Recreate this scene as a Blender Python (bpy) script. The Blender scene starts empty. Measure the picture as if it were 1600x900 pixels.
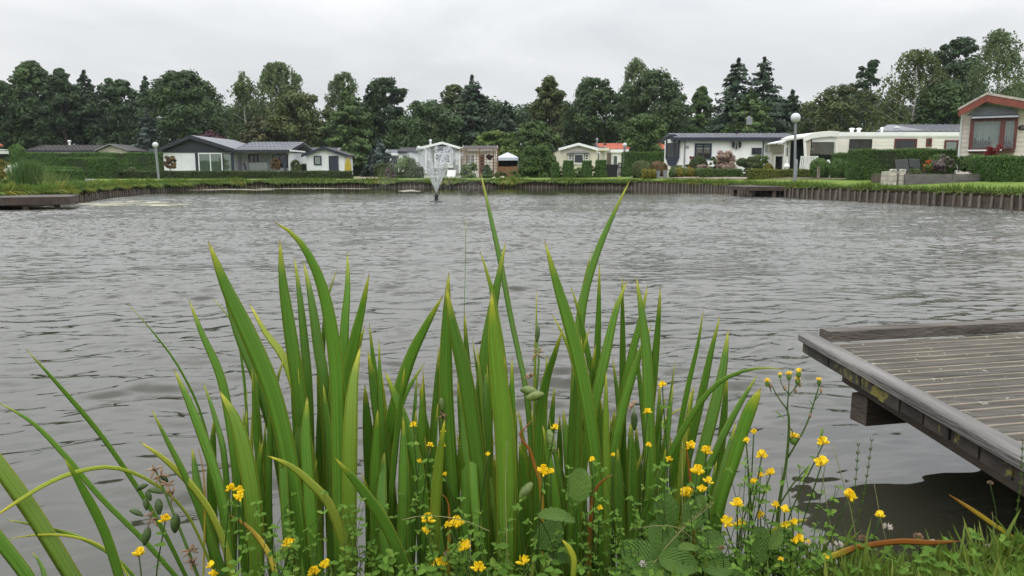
import bpy, bmesh, math, random
import numpy as np
from mathutils import Vector, Matrix
from mathutils.geometry import delaunay_2d_cdt

R = math.radians
random.seed(7)
rng = np.random.default_rng(7)
S = bpy.context.scene
COL = S.collection

# ------------------------------------------------------------------ camera, sky, sun, exposure
F, CX, CY = 1186.0, 800.0, 450.0          # the photograph's focal length and centre (1600 x 900)
CAMZ, PITCH = 0.906, math.atan(182 / 1186.0)
cam = bpy.data.cameras.new('camera')
cam.sensor_width = 36.0
cam.lens = 36.0 * F / 1600.0
cam.clip_start, cam.clip_end = 0.05, 3000
cam_o = bpy.data.objects.new('camera', cam)
COL.objects.link(cam_o)
cam_o.location = (0, 0, CAMZ)
cam_o.rotation_euler = (math.pi / 2 - PITCH, 0, 0)
S.camera = cam_o
S.view_settings.view_transform = 'Standard'
S.view_settings.look = 'None'
S.view_settings.gamma = 1
S.view_settings.use_curve_mapping = False
S.view_settings.exposure = 0.0
S.cycles.max_bounces = 6
S.cycles.diffuse_bounces = 3
S.cycles.glossy_bounces = 3
S.cycles.transmission_bounces = 4
S.cycles.transparent_max_bounces = 12
S.cycles.caustics_reflective = False
S.cycles.caustics_refractive = False

SUN_EL, SUN_AZ = R(56), R(200)             # overcast: a weak, very wide sun high behind the camera
w = bpy.data.worlds.new('World')
S.world = w
w.use_nodes = True
nt = w.node_tree
N, L = nt.nodes, nt.links
N.clear()
out = N.new('ShaderNodeOutputWorld')
bg = N.new('ShaderNodeBackground')
bg.inputs['Strength'].default_value = 0.1
L.new(bg.outputs[0], out.inputs[0])
sky = N.new('ShaderNodeTexSky')
sky.sky_type = 'NISHITA'
sky.sun_disc = False
sky.sun_elevation = SUN_EL
sky.sun_rotation = SUN_AZ
tc = N.new('ShaderNodeTexCoord')
sep = N.new('ShaderNodeSeparateXYZ')
L.new(tc.outputs['Generated'], sep.inputs[0])
zr = N.new('ShaderNodeMapRange')           # overcast luminance: zenith brighter than horizon
zr.interpolation_type = 'SMOOTHSTEP'
zr.inputs[1].default_value = 0.10
zr.inputs[2].default_value = 0.62
zr.inputs[3].default_value = 7.6
zr.inputs[4].default_value = 22.0
L.new(sep.outputs[2], zr.inputs[0])
mp = N.new('ShaderNodeMapping')
mp.inputs['Scale'].default_value = (1.0, 1.0, 3.2)
mp.inputs['Location'].default_value = (0.35, 0.1, 0.0)
L.new(tc.outputs['Generated'], mp.inputs[0])
cn = N.new('ShaderNodeTexNoise')
cn.inputs['Scale'].default_value = 2.3
cn.inputs['Detail'].default_value = 6
cn.inputs['Roughness'].default_value = 0.52
cn.inputs['Distortion'].default_value = 0.35
L.new(mp.outputs[0], cn.inputs['Vector'])
cr = N.new('ShaderNodeValToRGB')
cr.color_ramp.elements[0].position = 0.33
cr.color_ramp.elements[0].color = (0.91, 0.935, 0.965, 1)
cr.color_ramp.elements[1].position = 0.62
cr.color_ramp.elements[1].color = (1.17, 1.18, 1.19, 1)
L.new(cn.outputs['Fac'], cr.inputs[0])
vm = N.new('ShaderNodeVectorMath')
vm.operation = 'SCALE'
L.new(cr.outputs[0], vm.inputs[0])
L.new(zr.outputs[0], vm.inputs['Scale'])
mx = N.new('ShaderNodeMix')
mx.data_type = 'RGBA'
mx.inputs['Factor'].default_value = 0.94
L.new(sky.outputs[0], mx.inputs[6])
L.new(vm.outputs[0], mx.inputs[7])
L.new(mx.outputs[2], bg.inputs['Color'])

sun = bpy.data.lights.new('sun', 'SUN')
sun.energy = 0.6
sun.angle = R(30)
sun.color = (1.0, 0.97, 0.92)
sun_o = bpy.data.objects.new('sun', sun)
COL.objects.link(sun_o)
sun_o.rotation_euler = (math.pi / 2 - SUN_EL, 0, math.pi - SUN_AZ)

# ------------------------------------------------------------------ pixel -> place
cp, sp = math.cos(PITCH), math.sin(PITCH)


def P(px, py, D):
    """point of the photo's pixel at ground distance D (metres along +Y)"""
    a, b = (px - CX) / F, (CY - py) / F
    d = Vector((a, cp + b * sp, -sp + b * cp))
    k = D / d.y
    return Vector((d.x * k, D, CAMZ + d.z * k))


def Zat(py, D):
    return P(800, py, D).z


def Xat(px, D, z=0.5):
    return (px - CX) / F * (D * cp + (CAMZ - z) * sp)


def Wp(px, py, z=0.0):
    """point where the pixel's ray meets height z"""
    a, b = (px - CX) / F, (CY - py) / F
    d = Vector((a, cp + b * sp, -sp + b * cp))
    k = (z - CAMZ) / d.z
    return Vector((d.x * k, d.y * k, z))


def ss(a, b, x):
    t = min(1, max(0, (x - a) / (b - a)))
    return t * t * (3 - 2 * t)


# ------------------------------------------------------------------ mesh helpers
class MB:
    def __init__(s):
        s.v, s.f, s.at = [], [], {}

    def add(s, vs, fs):
        o = len(s.v)
        s.v += [tuple(p) for p in vs]
        s.f += [tuple(i + o for i in f) for f in fs]
        return s

    def box(s, x0, x1, y0, y1, z0, z1):
        v = [(x, y, z) for z in (z0, z1) for y in (y0, y1) for x in (x0, x1)]
        return s.add(v, [(0, 2, 3, 1), (4, 5, 7, 6), (0, 1, 5, 4), (2, 6, 7, 3), (0, 4, 6, 2), (1, 3, 7, 5)])

    def prism(s, poly, y0, y1):
        """poly: (x, z) outline, extruded along y"""
        n = len(poly)
        v = [(x, y0, z) for x, z in poly] + [(x, y1, z) for x, z in poly]
        f = [tuple(range(n)), tuple(range(2 * n - 1, n - 1, -1))]
        f += [(i, n + i, n + (i + 1) % n, (i + 1) % n) for i in range(n)]
        return s.add(v, f)

    def prism_x(s, poly, x0, x1):
        """poly: (y, z) outline, extruded along x"""
        n = len(poly)
        v = [(x0, y, z) for y, z in poly] + [(x1, y, z) for y, z in poly]
        f = [tuple(range(n)), tuple(range(2 * n - 1, n - 1, -1))]
        f += [(i, n + i, n + (i + 1) % n, (i + 1) % n) for i in range(n)]
        return s.add(v, f)

    def prism_z(s, poly, z0, z1):
        n = len(poly)
        v = [(x, y, z0) for x, y in poly] + [(x, y, z1) for x, y in poly]
        f = [tuple(range(n)), tuple(range(2 * n - 1, n - 1, -1))]
        f += [(i, n + i, n + (i + 1) % n, (i + 1) % n) for i in range(n)]
        return s.add(v, f)

    def bar(s, a, b, w, h=None):
        """square bar from a to b"""
        h = h or w
        a, b = Vector(a), Vector(b)
        d = (b - a).normalized()
        u = d.cross(Vector((0, 0, 1)))
        if u.length < 1e-4:
            u = Vector((1, 0, 0))
        u.normalize()
        t = u.cross(d)
        v = []
        for p in (a, b):
            for i, j in ((-1, -1), (1, -1), (1, 1), (-1, 1)):
                v.append(p + u * i * w / 2 + t * j * h / 2)
        return s.add(v, [(0, 1, 2, 3), (7, 6, 5, 4), (0, 4, 5, 1), (1, 5, 6, 2), (2, 6, 7, 3), (3, 7, 4, 0)])

    def tube(s, pts, rad, n=8, cap=True):
        pts = [Vector(p) for p in pts]
        if not hasattr(rad, '__len__'):
            rad = [rad] * len(pts)
        v, f = [], []
        u = None
        for i, p in enumerate(pts):
            d = (pts[min(i + 1, len(pts) - 1)] - pts[max(i - 1, 0)])
            d = d.normalized() if d.length > 1e-9 else Vector((0, 0, 1))
            if u is None:
                u = d.cross(Vector((0.31, 0.9, 0.2))).normalized()
            else:
                u = (u - d * u.dot(d)).normalized()
            t = d.cross(u)
            for k in range(n):
                a = 2 * math.pi * k / n
                v.append(p + (u * math.cos(a) + t * math.sin(a)) * rad[i])
        for i in range(len(pts) - 1):
            for k in range(n):
                f.append((i * n + k, i * n + (k + 1) % n, (i + 1) * n + (k + 1) % n, (i + 1) * n + k))
        if cap:
            f.append(tuple(range(n - 1, -1, -1)))
            f.append(tuple((len(pts) - 1) * n + k for k in range(n)))
        return s.add(v, f)

    def lathe(s, prof, c=(0, 0, 0), n=16):
        """prof: (radius, z)"""
        v, f = [], []
        for r, z in prof:
            for k in range(n):
                a = 2 * math.pi * k / n
                v.append((c[0] + r * math.cos(a), c[1] + r * math.sin(a), c[2] + z))
        m = len(prof)
        for i in range(m - 1):
            for k in range(n):
                f.append((i * n + k, i * n + (k + 1) % n, (i + 1) * n + (k + 1) % n, (i + 1) * n + k))
        f.append(tuple(range(n - 1, -1, -1)))
        f.append(tuple((m - 1) * n + k for k in range(n)))
        return s.add(v, f)

    def ball(s, c, r, n=14, m=9, sz=None):
        prof = []
        for i in range(m + 1):
            a = -math.pi / 2 + math.pi * i / m
            prof.append((max(1e-4, r * math.cos(a)), (sz or r) * math.sin(a)))
        return s.lathe(prof, c, n)

    def build(s, name, m, parent=None, smooth=False, normals=True):
        me = bpy.data.meshes.new(name)
        me.from_pydata(s.v, [], s.f)
        if normals:
            bm = bmesh.new()
            bm.from_mesh(me)
            bmesh.ops.recalc_face_normals(bm, faces=bm.faces)
            bm.to_mesh(me)
            bm.free()
        if smooth:
            me.polygons.foreach_set('use_smooth', [True] * len(me.polygons))
            if smooth == 'auto':
                me.set_sharp_from_angle(angle=R(40))
        for an, vals in s.at.items():
            a = me.attributes.new(an, 'FLOAT', 'POINT')
            a.data.foreach_set('value', np.array(vals, dtype=np.float32))
        me.materials.append(m)
        o = bpy.data.objects.new(name, me)
        COL.objects.link(o)
        if parent is not None:
            o.parent = parent
        return o


def raw_mesh(name, V, loops, sizes, m, parent=None, attrs=None, smooth=False, loc=None):
    """fast mesh from numpy arrays"""
    V = np.asarray(V, dtype=np.float32)
    if loc is not None:
        V = V - np.array(loc, dtype=np.float32)
    me = bpy.data.meshes.new(name)
    me.vertices.add(len(V))
    me.vertices.foreach_set('co', V.ravel())
    loops = np.asarray(loops, dtype=np.int32)
    sizes = np.asarray(sizes, dtype=np.int32)
    me.loops.add(len(loops))
    me.loops.foreach_set('vertex_index', loops)
    me.polygons.add(len(sizes))
    st = np.zeros(len(sizes), dtype=np.int32)
    st[1:] = np.cumsum(sizes)[:-1]
    me.polygons.foreach_set('loop_start', st)
    me.polygons.foreach_set('loop_total', sizes)
    if smooth:
        me.polygons.foreach_set('use_smooth', np.ones(len(sizes), dtype=bool))
    for an, vals in (attrs or {}).items():
        a = me.attributes.new(an, 'FLOAT', 'POINT')
        a.data.foreach_set('value', np.asarray(vals, dtype=np.float32))
    me.update(calc_edges=True)
    me.materials.append(m)
    o = bpy.data.objects.new(name, me)
    COL.objects.link(o)
    if parent is not None:
        o.parent = parent
    return o


def unit(a):
    return a / np.maximum(1e-9, np.linalg.norm(a, axis=-1, keepdims=True))


# leaf templates: x across, y along, z normal
DIAMOND = (np.array([(0, -1, 0), (.55, 0, 0), (0, 1, 0), (-.55, 0, 0)], float), [(0, 1, 2, 3)])
OVATE = (np.array([(0, -1, 0), (.42, -.62, .12), (.56, -.1, .16), (.4, .5, .1), (0, 1, 0),
                   (-.4, .5, .1), (-.56, -.1, .16), (-.42, -.62, .12), (0, -.1, -.03)], float),
         [(0, 1, 2, 8), (2, 3, 4, 8), (4, 5, 6, 8), (6, 7, 0, 8)])


def stamp(tpl, pos, nrm, size, tint, up=None, jit=True):
    """copies of a leaf template at pos, facing nrm; returns V, loops, sizes, tint per vertex"""
    tv, tf = tpl
    n = len(pos)
    nrm = unit(nrm)
    if up is None:
        up = rng.normal(size=(n, 3))
    t2 = unit(up - nrm * np.sum(up * nrm, 1, keepdims=True))
    t1 = np.cross(t2, nrm)
    V = pos[:, None, :] + size[:, None, None] * (tv[None, :, 0:1] * t1[:, None, :] + tv[None, :, 1:2] * t2[:, None, :] + tv[None, :, 2:3] * nrm[:, None, :])
    m = len(tv)
    fl = np.concatenate([np.array(f) for f in tf])
    fs = np.array([len(f) for f in tf])
    loops = (np.arange(n)[:, None] * m + fl[None, :]).ravel()
    sizes = np.tile(fs, n)
    return V.reshape(-1, 3), loops, sizes, np.repeat(tint, m)


def join_stamps(ss_):
    V, Lp, Sz, T = [], [], [], []
    o = 0
    for v, l, s, t in ss_:
        V.append(v); Lp.append(l + o); Sz.append(s); T.append(t)
        o += len(v)
    return np.concatenate(V), np.concatenate(Lp), np.concatenate(Sz), np.concatenate(T)


def thing(name, label, cat, loc=(0, 0, 0), rz=0, group=None):
    o = bpy.data.objects.new(name, None)
    o.empty_display_size = 0.2
    COL.objects.link(o)
    o.location = loc
    o.rotation_euler = (0, 0, rz)
    o['label'] = label
    o['category'] = cat
    if group:
        o['group'] = group
    return o


def tag(o, label, cat, group=None):
    o['label'] = label
    o['category'] = cat
    if group:
        o['group'] = group
    return o


def setting(o, kind='structure'):
    o['kind'] = kind
    return o


# ------------------------------------------------------------------ materials
def _mat(name):
    m = bpy.data.materials.new(name)
    m.use_nodes = True
    nt = m.node_tree
    return m, nt.nodes, nt.links, nt.nodes['Principled BSDF']


def mat(name, col, rough=.6, var=.18, vscale=3.0, bump=0.0, bscale=40.0, spec=.4, metal=0.0, stretch=(1, 1, 1), col2=None, dirt=0.0):
    """principled with noise-driven colour variation and bump"""
    m, N, L, b = _mat(name)
    b.inputs['Roughness'].default_value = rough
    b.inputs['Specular IOR Level'].default_value = spec
    b.inputs['Metallic'].default_value = metal
    tc = N.new('ShaderNodeTexCoord')
    mp = N.new('ShaderNodeMapping')
    mp.inputs['Scale'].default_value = stretch
    L.new(tc.outputs['Object'], mp.inputs[0])
    nz = N.new('ShaderNodeTexNoise')
    nz.inputs['Scale'].default_value = vscale
    nz.inputs['Detail'].default_value = 5
    L.new(mp.outputs[0], nz.inputs['Vector'])
    cr = N.new('ShaderNodeValToRGB')
    lo = [c * (1 - var) for c in col]
    hi = list(col2) if col2 else [min(1, c * (1 + var)) for c in col]
    cr.color_ramp.elements[0].position = .32
    cr.color_ramp.elements[1].position = .68
    cr.color_ramp.elements[0].color = (*lo, 1)
    cr.color_ramp.elements[1].color = (*hi, 1)
    L.new(nz.outputs['Fac'], cr.inputs[0])
    last = cr.outputs[0]
    if dirt:
        n2 = N.new('ShaderNodeTexNoise')
        n2.inputs['Scale'].default_value = 1.7
        n2.inputs['Detail'].default_value = 8
        L.new(tc.outputs['Object'], n2.inputs['Vector'])
        r2 = N.new('ShaderNodeMapRange')
        r2.inputs[1].default_value = .5
        r2.inputs[2].default_value = .8
        r2.inputs[4].default_value = dirt
        L.new(n2.outputs['Fac'], r2.inputs[0])
        mm = N.new('ShaderNodeMix')
        mm.data_type = 'RGBA'
        L.new(r2.outputs[0], mm.inputs[0])
        L.new(last, mm.inputs[6])
        mm.inputs[7].default_value = (.16, .16, .12, 1)
        last = mm.outputs[2]
    L.new(last, b.inputs['Base Color'])
    if bump:
        nb = N.new('ShaderNodeTexNoise')
        nb.inputs['Scale'].default_value = bscale
        nb.inputs['Detail'].default_value = 4
        L.new(mp.outputs[0], nb.inputs['Vector'])
        bp = N.new('ShaderNodeBump')
        bp.inputs['Strength'].default_value = bump
        bp.inputs['Distance'].default_value = .01
        L.new(nb.outputs['Fac'], bp.inputs['Height'])
        L.new(bp.outputs[0], b.inputs['Normal'])
    return m


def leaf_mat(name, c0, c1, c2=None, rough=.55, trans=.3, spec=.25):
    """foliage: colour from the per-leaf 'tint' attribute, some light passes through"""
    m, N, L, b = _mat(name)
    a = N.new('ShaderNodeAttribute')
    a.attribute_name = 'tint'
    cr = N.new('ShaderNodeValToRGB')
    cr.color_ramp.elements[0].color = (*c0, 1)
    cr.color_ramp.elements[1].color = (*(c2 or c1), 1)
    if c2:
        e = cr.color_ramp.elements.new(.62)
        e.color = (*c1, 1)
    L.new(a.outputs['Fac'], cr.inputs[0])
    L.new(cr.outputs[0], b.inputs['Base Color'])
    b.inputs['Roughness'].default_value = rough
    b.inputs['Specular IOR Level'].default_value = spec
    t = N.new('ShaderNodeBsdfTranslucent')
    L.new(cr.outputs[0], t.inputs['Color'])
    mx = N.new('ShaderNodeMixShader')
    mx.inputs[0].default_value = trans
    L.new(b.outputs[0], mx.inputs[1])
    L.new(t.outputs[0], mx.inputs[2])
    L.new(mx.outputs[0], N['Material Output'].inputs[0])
    return m


def glass_mat(name, tint=(.9, .95, .93), mixf=.25, rough=.03):
    m, N, L, b = _mat(name)
    N.remove(b)
    g = N.new('ShaderNodeBsdfGlossy')
    g.inputs['Roughness'].default_value = rough
    t = N.new('ShaderNodeBsdfTransparent')
    t.inputs[0].default_value = (*tint, 1)
    mx = N.new('ShaderNodeMixShader')
    fr = N.new('ShaderNodeFresnel')
    fr.inputs[0].default_value = 1.5
    ad = N.new('ShaderNodeMath')
    ad.inputs[1].default_value = mixf
    L.new(fr.outputs[0], ad.inputs[0])
    L.new(ad.outputs[0], mx.inputs[0])
    L.new(t.outputs[0], mx.inputs[1])
    L.new(g.outputs[0], mx.inputs[2])
    L.new(mx.outputs[0], N['Material Output'].inputs[0])
    return m


M = dict(
    white=mat('white_paint', (.80, .80, .80), .5, .05, 1.5, .15, 60, dirt=.10),
    render_=mat('white_render', (.66, .67, .70), .8, .06, 1.2, .3, 50, dirt=.08),
    anthracite=mat('anthracite_wood', (.022, .025, .034), .55, .2, 4, .2, 30),
    bluegrey=mat('dark_blue_paint', (.02, .026, .045), .5, .15),
    roof_grey=mat('grey_metal_tiles', (.14, .145, .165), .55, .15, 2.5, .3, 15),
    roof_dark=mat('dark_bitumen', (.05, .05, .055), .9, .25, 3, .4, 60),
    roof_brown=mat('brown_tiles', (.055, .05, .05), .85, .3, 3, .4, 40),
    roof_red=mat('red_tiles', (.40, .105, .06), .8, .25, 3, .4, 30),
    cream=mat('cream_boarding', (.68, .63, .51), .6, .06, 1.3, .2, 50, dirt=.1),
    cream2=mat('pale_cream_boarding', (.70, .665, .60), .6, .05, 1.3, .2, 50, dirt=.08),
    pinkcream=mat('warm_cream_boarding', (.78, .735, .64), .6, .06, 1.3, .2, 50, dirt=.06),
    greywall=mat('light_grey_boarding', (.38, .39, .385), .6, .06, 1.5, .2, 50, dirt=.1),
    bay_red=mat('dark_red_frame', (.10, .028, .022), .5, .15, 4),
    trim_red=mat('red_brown_fascia', (.20, .052, .036), .5, .15, 4),
    frame_red=mat('maroon_frame', (.10, .022, .018), .45, .15, 4),
    glass=mat('dark_glass', (.015, .018, .02), .04, .3, .8, spec=.7),
    clear=glass_mat('window_glass', mixf=.06),
    curtain=mat('net_curtain', (.62, .66, .63), .9, .12, 6, stretch=(6, 6, .6)),
    curtain_reflection=mat('curtain_green_reflection', (.40, .46, .38), .9, .15, 6, stretch=(6, 6, .6)),  # pale grey curtain with the greenery's reflection mixed into its colour
    grey_plastic=mat('grey_plastic', (.2, .21, .23), .5, .1),
    metal=mat('galvanised_metal', (.22, .235, .255), .45, .12, 6, spec=.5, metal=.3),
    black=mat('black_plastic', (.018, .018, .02), .45, .2),
    brick=mat('brick_grey_brown', (.17, .12, .095), .9, .3, 9, .5, 30),
    lattice=mat('brown_lattice', (.20, .10, .05), .75, .25, 8),
    canvas=mat('awning_canvas', (.72, .71, .68), .8, .05, 2),
    canvas_tan=mat('tan_canvas', (.40, .36, .30), .85, .08, 2),
    tentcloth=mat('pale_blue_canvas', (.50, .55, .63), .8, .06, 2),
    tentdark=mat('dark_tent_inside', (.02, .025, .03), .9, .2),
    stone=mat('pale_stone', (.42, .38, .34), .85, .25, 7, .5, 25),
    concrete=mat('grey_sleeper', (.13, .12, .115), .9, .3, 6, .5, 25, stretch=(.5, 1, 3)),
    yellow=mat('yellow_plastic', (.36, .28, .03), .45, .1),
    wood_old=mat('old_timber', (.06, .045, .036), .85, .35, 9, .5, 40, stretch=(1, 1, .25)),
    pile=mat('weathered_pile', (.17, .148, .122), .9, .35, 8, .5, 30, stretch=(1, 1, .3)),
    pile_wet=mat('wet_dark_boards', (.085, .066, .05), .75, .4, 5, .5, 25, stretch=(1, 1, .35)),
    bark=mat('bark', (.075, .06, .045), .95, .35, 6, .6, 20, stretch=(1, 1, .25)),
    bark_birch=mat('birch_bark', (.42, .41, .38), .85, .45, 5, .4, 20),
    leafcore=mat('dense_twigs', (.02, .03, .012), .95, .3, 12),
    blackmetal=mat('black_iron', (.015, .015, .015), .5, .2),
    terracotta=mat('brown_pot', (.12, .08, .07), .7, .2),
)

FOL = dict(
    dark=leaf_mat('leaf_dark_green', (0.035, 0.065, 0.025), (0.068, 0.117, 0.041), (0.113, 0.179, 0.056)),
    deep=leaf_mat('leaf_deep_green', (0.025, 0.047, 0.023), (0.049, 0.088, 0.035), (0.088, 0.140, 0.052)),
    mid=leaf_mat('leaf_mid_green', (0.050, 0.083, 0.026), (0.083, 0.141, 0.040), (0.132, 0.207, 0.058)),
    olive=leaf_mat('leaf_olive', (0.059, 0.075, 0.026), (0.100, 0.130, 0.041), (0.167, 0.184, 0.059)),
    bronze=leaf_mat('leaf_olive_bronze', (0.053, 0.059, 0.025), (0.091, 0.091, 0.036), (0.140, 0.129, 0.049)),
    birch=leaf_mat('leaf_birch', (0.083, 0.120, 0.055), (0.136, 0.186, 0.079), (0.218, 0.274, 0.120), trans=.35),
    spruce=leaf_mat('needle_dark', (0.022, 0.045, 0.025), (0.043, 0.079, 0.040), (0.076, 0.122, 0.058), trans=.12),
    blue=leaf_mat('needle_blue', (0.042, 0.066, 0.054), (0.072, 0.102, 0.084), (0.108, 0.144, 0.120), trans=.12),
    light=leaf_mat('leaf_light_green', (0.066, 0.112, 0.026), (0.119, 0.185, 0.040), (0.185, 0.251, 0.059)),
    hedge=leaf_mat('leaf_hedge', (0.041, 0.080, 0.017), (0.072, 0.133, 0.026), (0.116, 0.189, 0.038)),
    conifer_hedge=leaf_mat('leaf_conifer_hedge', (0.041, 0.094, 0.021), (0.079, 0.154, 0.030), (0.128, 0.216, 0.045)),
    hedge_dark=leaf_mat('leaf_dark_hedge', (0.032, 0.051, 0.017), (0.058, 0.087, 0.026), (0.094, 0.123, 0.036)),
    yellow=leaf_mat('leaf_golden', (.12, .12, .02), (.22, .20, .03), (.32, .28, .04)),
    pink=leaf_mat('leaf_pink_willow', (.24, .18, .14), (.40, .28, .23), (.30, .28, .14)),
    rust=leaf_mat('leaf_rusty', (.10, .075, .03), (.19, .12, .05), (.26, .18, .07)),
    purple=leaf_mat('leaf_purple', (.05, .02, .025), (.10, .04, .05), (.14, .07, .07)),
    lilac=leaf_mat('leaf_lilac_spikes', (.12, .11, .08), (.22, .19, .17), (.26, .20, .24)),
    variegated=leaf_mat('leaf_variegated', (.07, .10, .018), (.13, .155, .025), (.26, .25, .04)),
    red=leaf_mat('leaf_dark_red', (.10, .01, .012), (.20, .02, .02), (.26, .04, .03)),
    orange=leaf_mat('petal_orange', (.40, .08, .02), (.60, .14, .04), (.75, .22, .08)),
    whiteflower=leaf_mat('petal_white', (.55, .55, .48), (.70, .70, .64), (.8, .8, .75)),
    grass=leaf_mat('grass_blade', (0.069, 0.125, 0.018), (0.125, 0.194, 0.027), (0.213, 0.237, 0.050), trans=.35),
    grass_dry=leaf_mat('grass_bank_mix', (0.072, 0.130, 0.023), (0.130, 0.195, 0.033), (0.338, 0.260, 0.052), trans=.35),
    reed=leaf_mat('reed_leaf', (.055, .115, .04), (.095, .165, .05), (.2, .22, .07), trans=.35),
)
# ------------------------------------------------------------------ pond outline and ground
def wl(px, py):
    p = Wp(px, py)
    return (p.x, p.y)


KEY = [(1.9, 1.62), (3.2, 2.0), (9, 5), (14, 11), wl(1640, 330), wl(1600, 327.5), wl(1500, 322), wl(1400, 316.5), wl(1250, 308.5), wl(1160, 302.5),
       wl(1100, 298.3), wl(1000, 294.8), wl(850, 293), wl(700, 293), wl(550, 293.4), wl(400, 294), wl(330, 295.5), wl(250, 299),
       wl(180, 306), wl(130, 313), wl(90, 319), (-13.2, 18.5), (-15.5, 12), (-12, 4), (-4, 1.25), (-1.5, 1.12), (-.3, 1.18), (.3, 1.24), (.7, 1.31), (1.25, 1.40)]


def resample(pts, step, closed=True):
    res = []
    n = len(pts)
    for i in range(n if closed else n - 1):
        a, b = Vector(pts[i]), Vector(pts[(i + 1) % n])
        k = max(1, int(round((b - a).length / step)))
        res += [tuple(a.lerp(b, j / k)) for j in range(k)]
    if not closed:
        res.append(tuple(pts[-1]))
    return res


def smooth_closed(pts, it=2):
    for _ in range(it):
        q = []
        n = len(pts)
        for i in range(n):
            a, b = Vector(pts[i]), Vector(pts[(i + 1) % n])
            q += [tuple(a.lerp(b, .25)), tuple(a.lerp(b, .75))]
        pts = q
    return pts


EDGE = resample(smooth_closed(KEY, 2), .35)
EA = np.array(EDGE)
EB = np.roll(EA, -1, 0)


def pond_dist(x, y):
    p = np.array((x, y))
    d = EB - EA
    t = np.clip(((p - EA) * d).sum(1) / np.maximum(1e-9, (d * d).sum(1)), 0, 1)
    return float(np.min(np.linalg.norm(EA + d * t[:, None] - p, axis=1)))


def in_pond(x, y):
    a, b = EA, EB
    c = (a[:, 1] > y) != (b[:, 1] > y)
    with np.errstate(divide='ignore', invalid='ignore'):
        xi = a[:, 0] + (y - a[:, 1]) / (b[:, 1] - a[:, 1]) * (b[:, 0] - a[:, 0])
    return bool(np.sum(c & (x < xi)) % 2)


def gz(x, y):
    z = .18 + .24 * ss(3, 12, y)
    if y > 3:
        z += (.04 + .13 * ss(2, 10, x)) * ss(.4, 4.5, pond_dist(x, y)) * ss(3, 15, y)
    else:
        z += .012 * math.sin(x * 9) * math.sin(y * 7 + 1)
    return z


def make_ground():
    pts = [Vector(p) for p in EDGE]
    ne = len(pts)
    edges = [(i, (i + 1) % ne) for i in range(ne)]

    def grid(x0, x1, y0, y1, st, jit=.2):
        x = x0
        while x <= x1:
            y = y0
            while y <= y1:
                a, b = x + random.uniform(-jit, jit) * st, y + random.uniform(-jit, jit) * st
                if not in_pond(a, b) and pond_dist(a, b) > .25 * min(st, .6):
                    pts.append(Vector((a, b)))
                y += st
            x += st
    grid(-3, 3.5, -.5, 2.4, .16)
    grid(-26, 30, 3, 60, 1.7)
    grid(-140, 140, -60, 170, 14)
    for a in range(24):
        t = a * math.pi / 12
        pts.append(Vector((1500 * math.cos(t), 1500 * math.sin(t))))
    v2, _, f2, *_ = delaunay_2d_cdt(pts, edges, [], 0, 1e-5)
    mb = MB()
    V = [(v.x, v.y, gz(v.x, v.y)) for v in v2]
    Fs = []
    bed = []
    for f in f2:
        cx = sum(v2[i].x for i in f) / len(f)
        cy = sum(v2[i].y for i in f) / len(f)
        (bed if in_pond(cx, cy) else Fs).append(tuple(f))
    mb.add(V, Fs)
    o = len(mb.v)
    mb.v += [(x, y, gz(x, y)) for x, y in EDGE] + [(x, y, -.7) for x, y in EDGE]
    for i in range(ne):
        j = (i + 1) % ne
        mb.f.append((o + i, o + ne + i, o + ne + j, o + j))
    o = len(mb.v)
    mb.v += [(v.x, v.y, -.7) for v in v2]
    mb.f += [tuple(o + i for i in f) for f in bed]
    m, N, L, b = _mat('lawn_and_soil')
    tc = N.new('ShaderNodeTexCoord')
    nz = N.new('ShaderNodeTexNoise')
    nz.inputs['Scale'].default_value = .9
    nz.inputs['Detail'].default_value = 9
    nz.inputs['Roughness'].default_value = .7
    L.new(tc.outputs['Object'], nz.inputs['Vector'])
    cr = N.new('ShaderNodeValToRGB')
    e = cr.color_ramp.elements
    e[0].position, e[0].color = .3, (.085, .14, .025, 1)
    e[1].position, e[1].color = .72, (.20, .225, .06, 1)
    k = e.new(.5)
    k.color = (.135, .195, .038, 1)
    L.new(nz.outputs['Fac'], cr.inputs[0])
    ge = N.new('ShaderNodeNewGeometry')
    sp_ = N.new('ShaderNodeSeparateXYZ')
    L.new(ge.outputs['Normal'], sp_.inputs[0])
    r = N.new('ShaderNodeMapRange')
    r.inputs[1].default_value, r.inputs[2].default_value = .4, .75
    L.new(sp_.outputs[2], r.inputs[0])
    mm = N.new('ShaderNodeMix')
    mm.data_type = 'RGBA'
    L.new(r.outputs[0], mm.inputs[0])
    mm.inputs[6].default_value = (.05, .035, .022, 1)
    L.new(cr.outputs[0], mm.inputs[7])
    L.new(mm.outputs[2], b.inputs['Base Color'])
    b.inputs['Roughness'].default_value = .95
    b.inputs['Specular IOR Level'].default_value = .1
    nb = N.new('ShaderNodeTexNoise')
    nb.inputs['Scale'].default_value = 30
    nb.inputs['Detail'].default_value = 6
    L.new(tc.outputs['Object'], nb.inputs['Vector'])
    bp = N.new('ShaderNodeBump')
    bp.inputs['Strength'].default_value = .8
    bp.inputs['Distance'].default_value = .04
    L.new(nb.outputs['Fac'], bp.inputs['Height'])
    L.new(bp.outputs[0], b.inputs['Normal'])
    setting(mb.build('ground', m))


make_ground()


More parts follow.
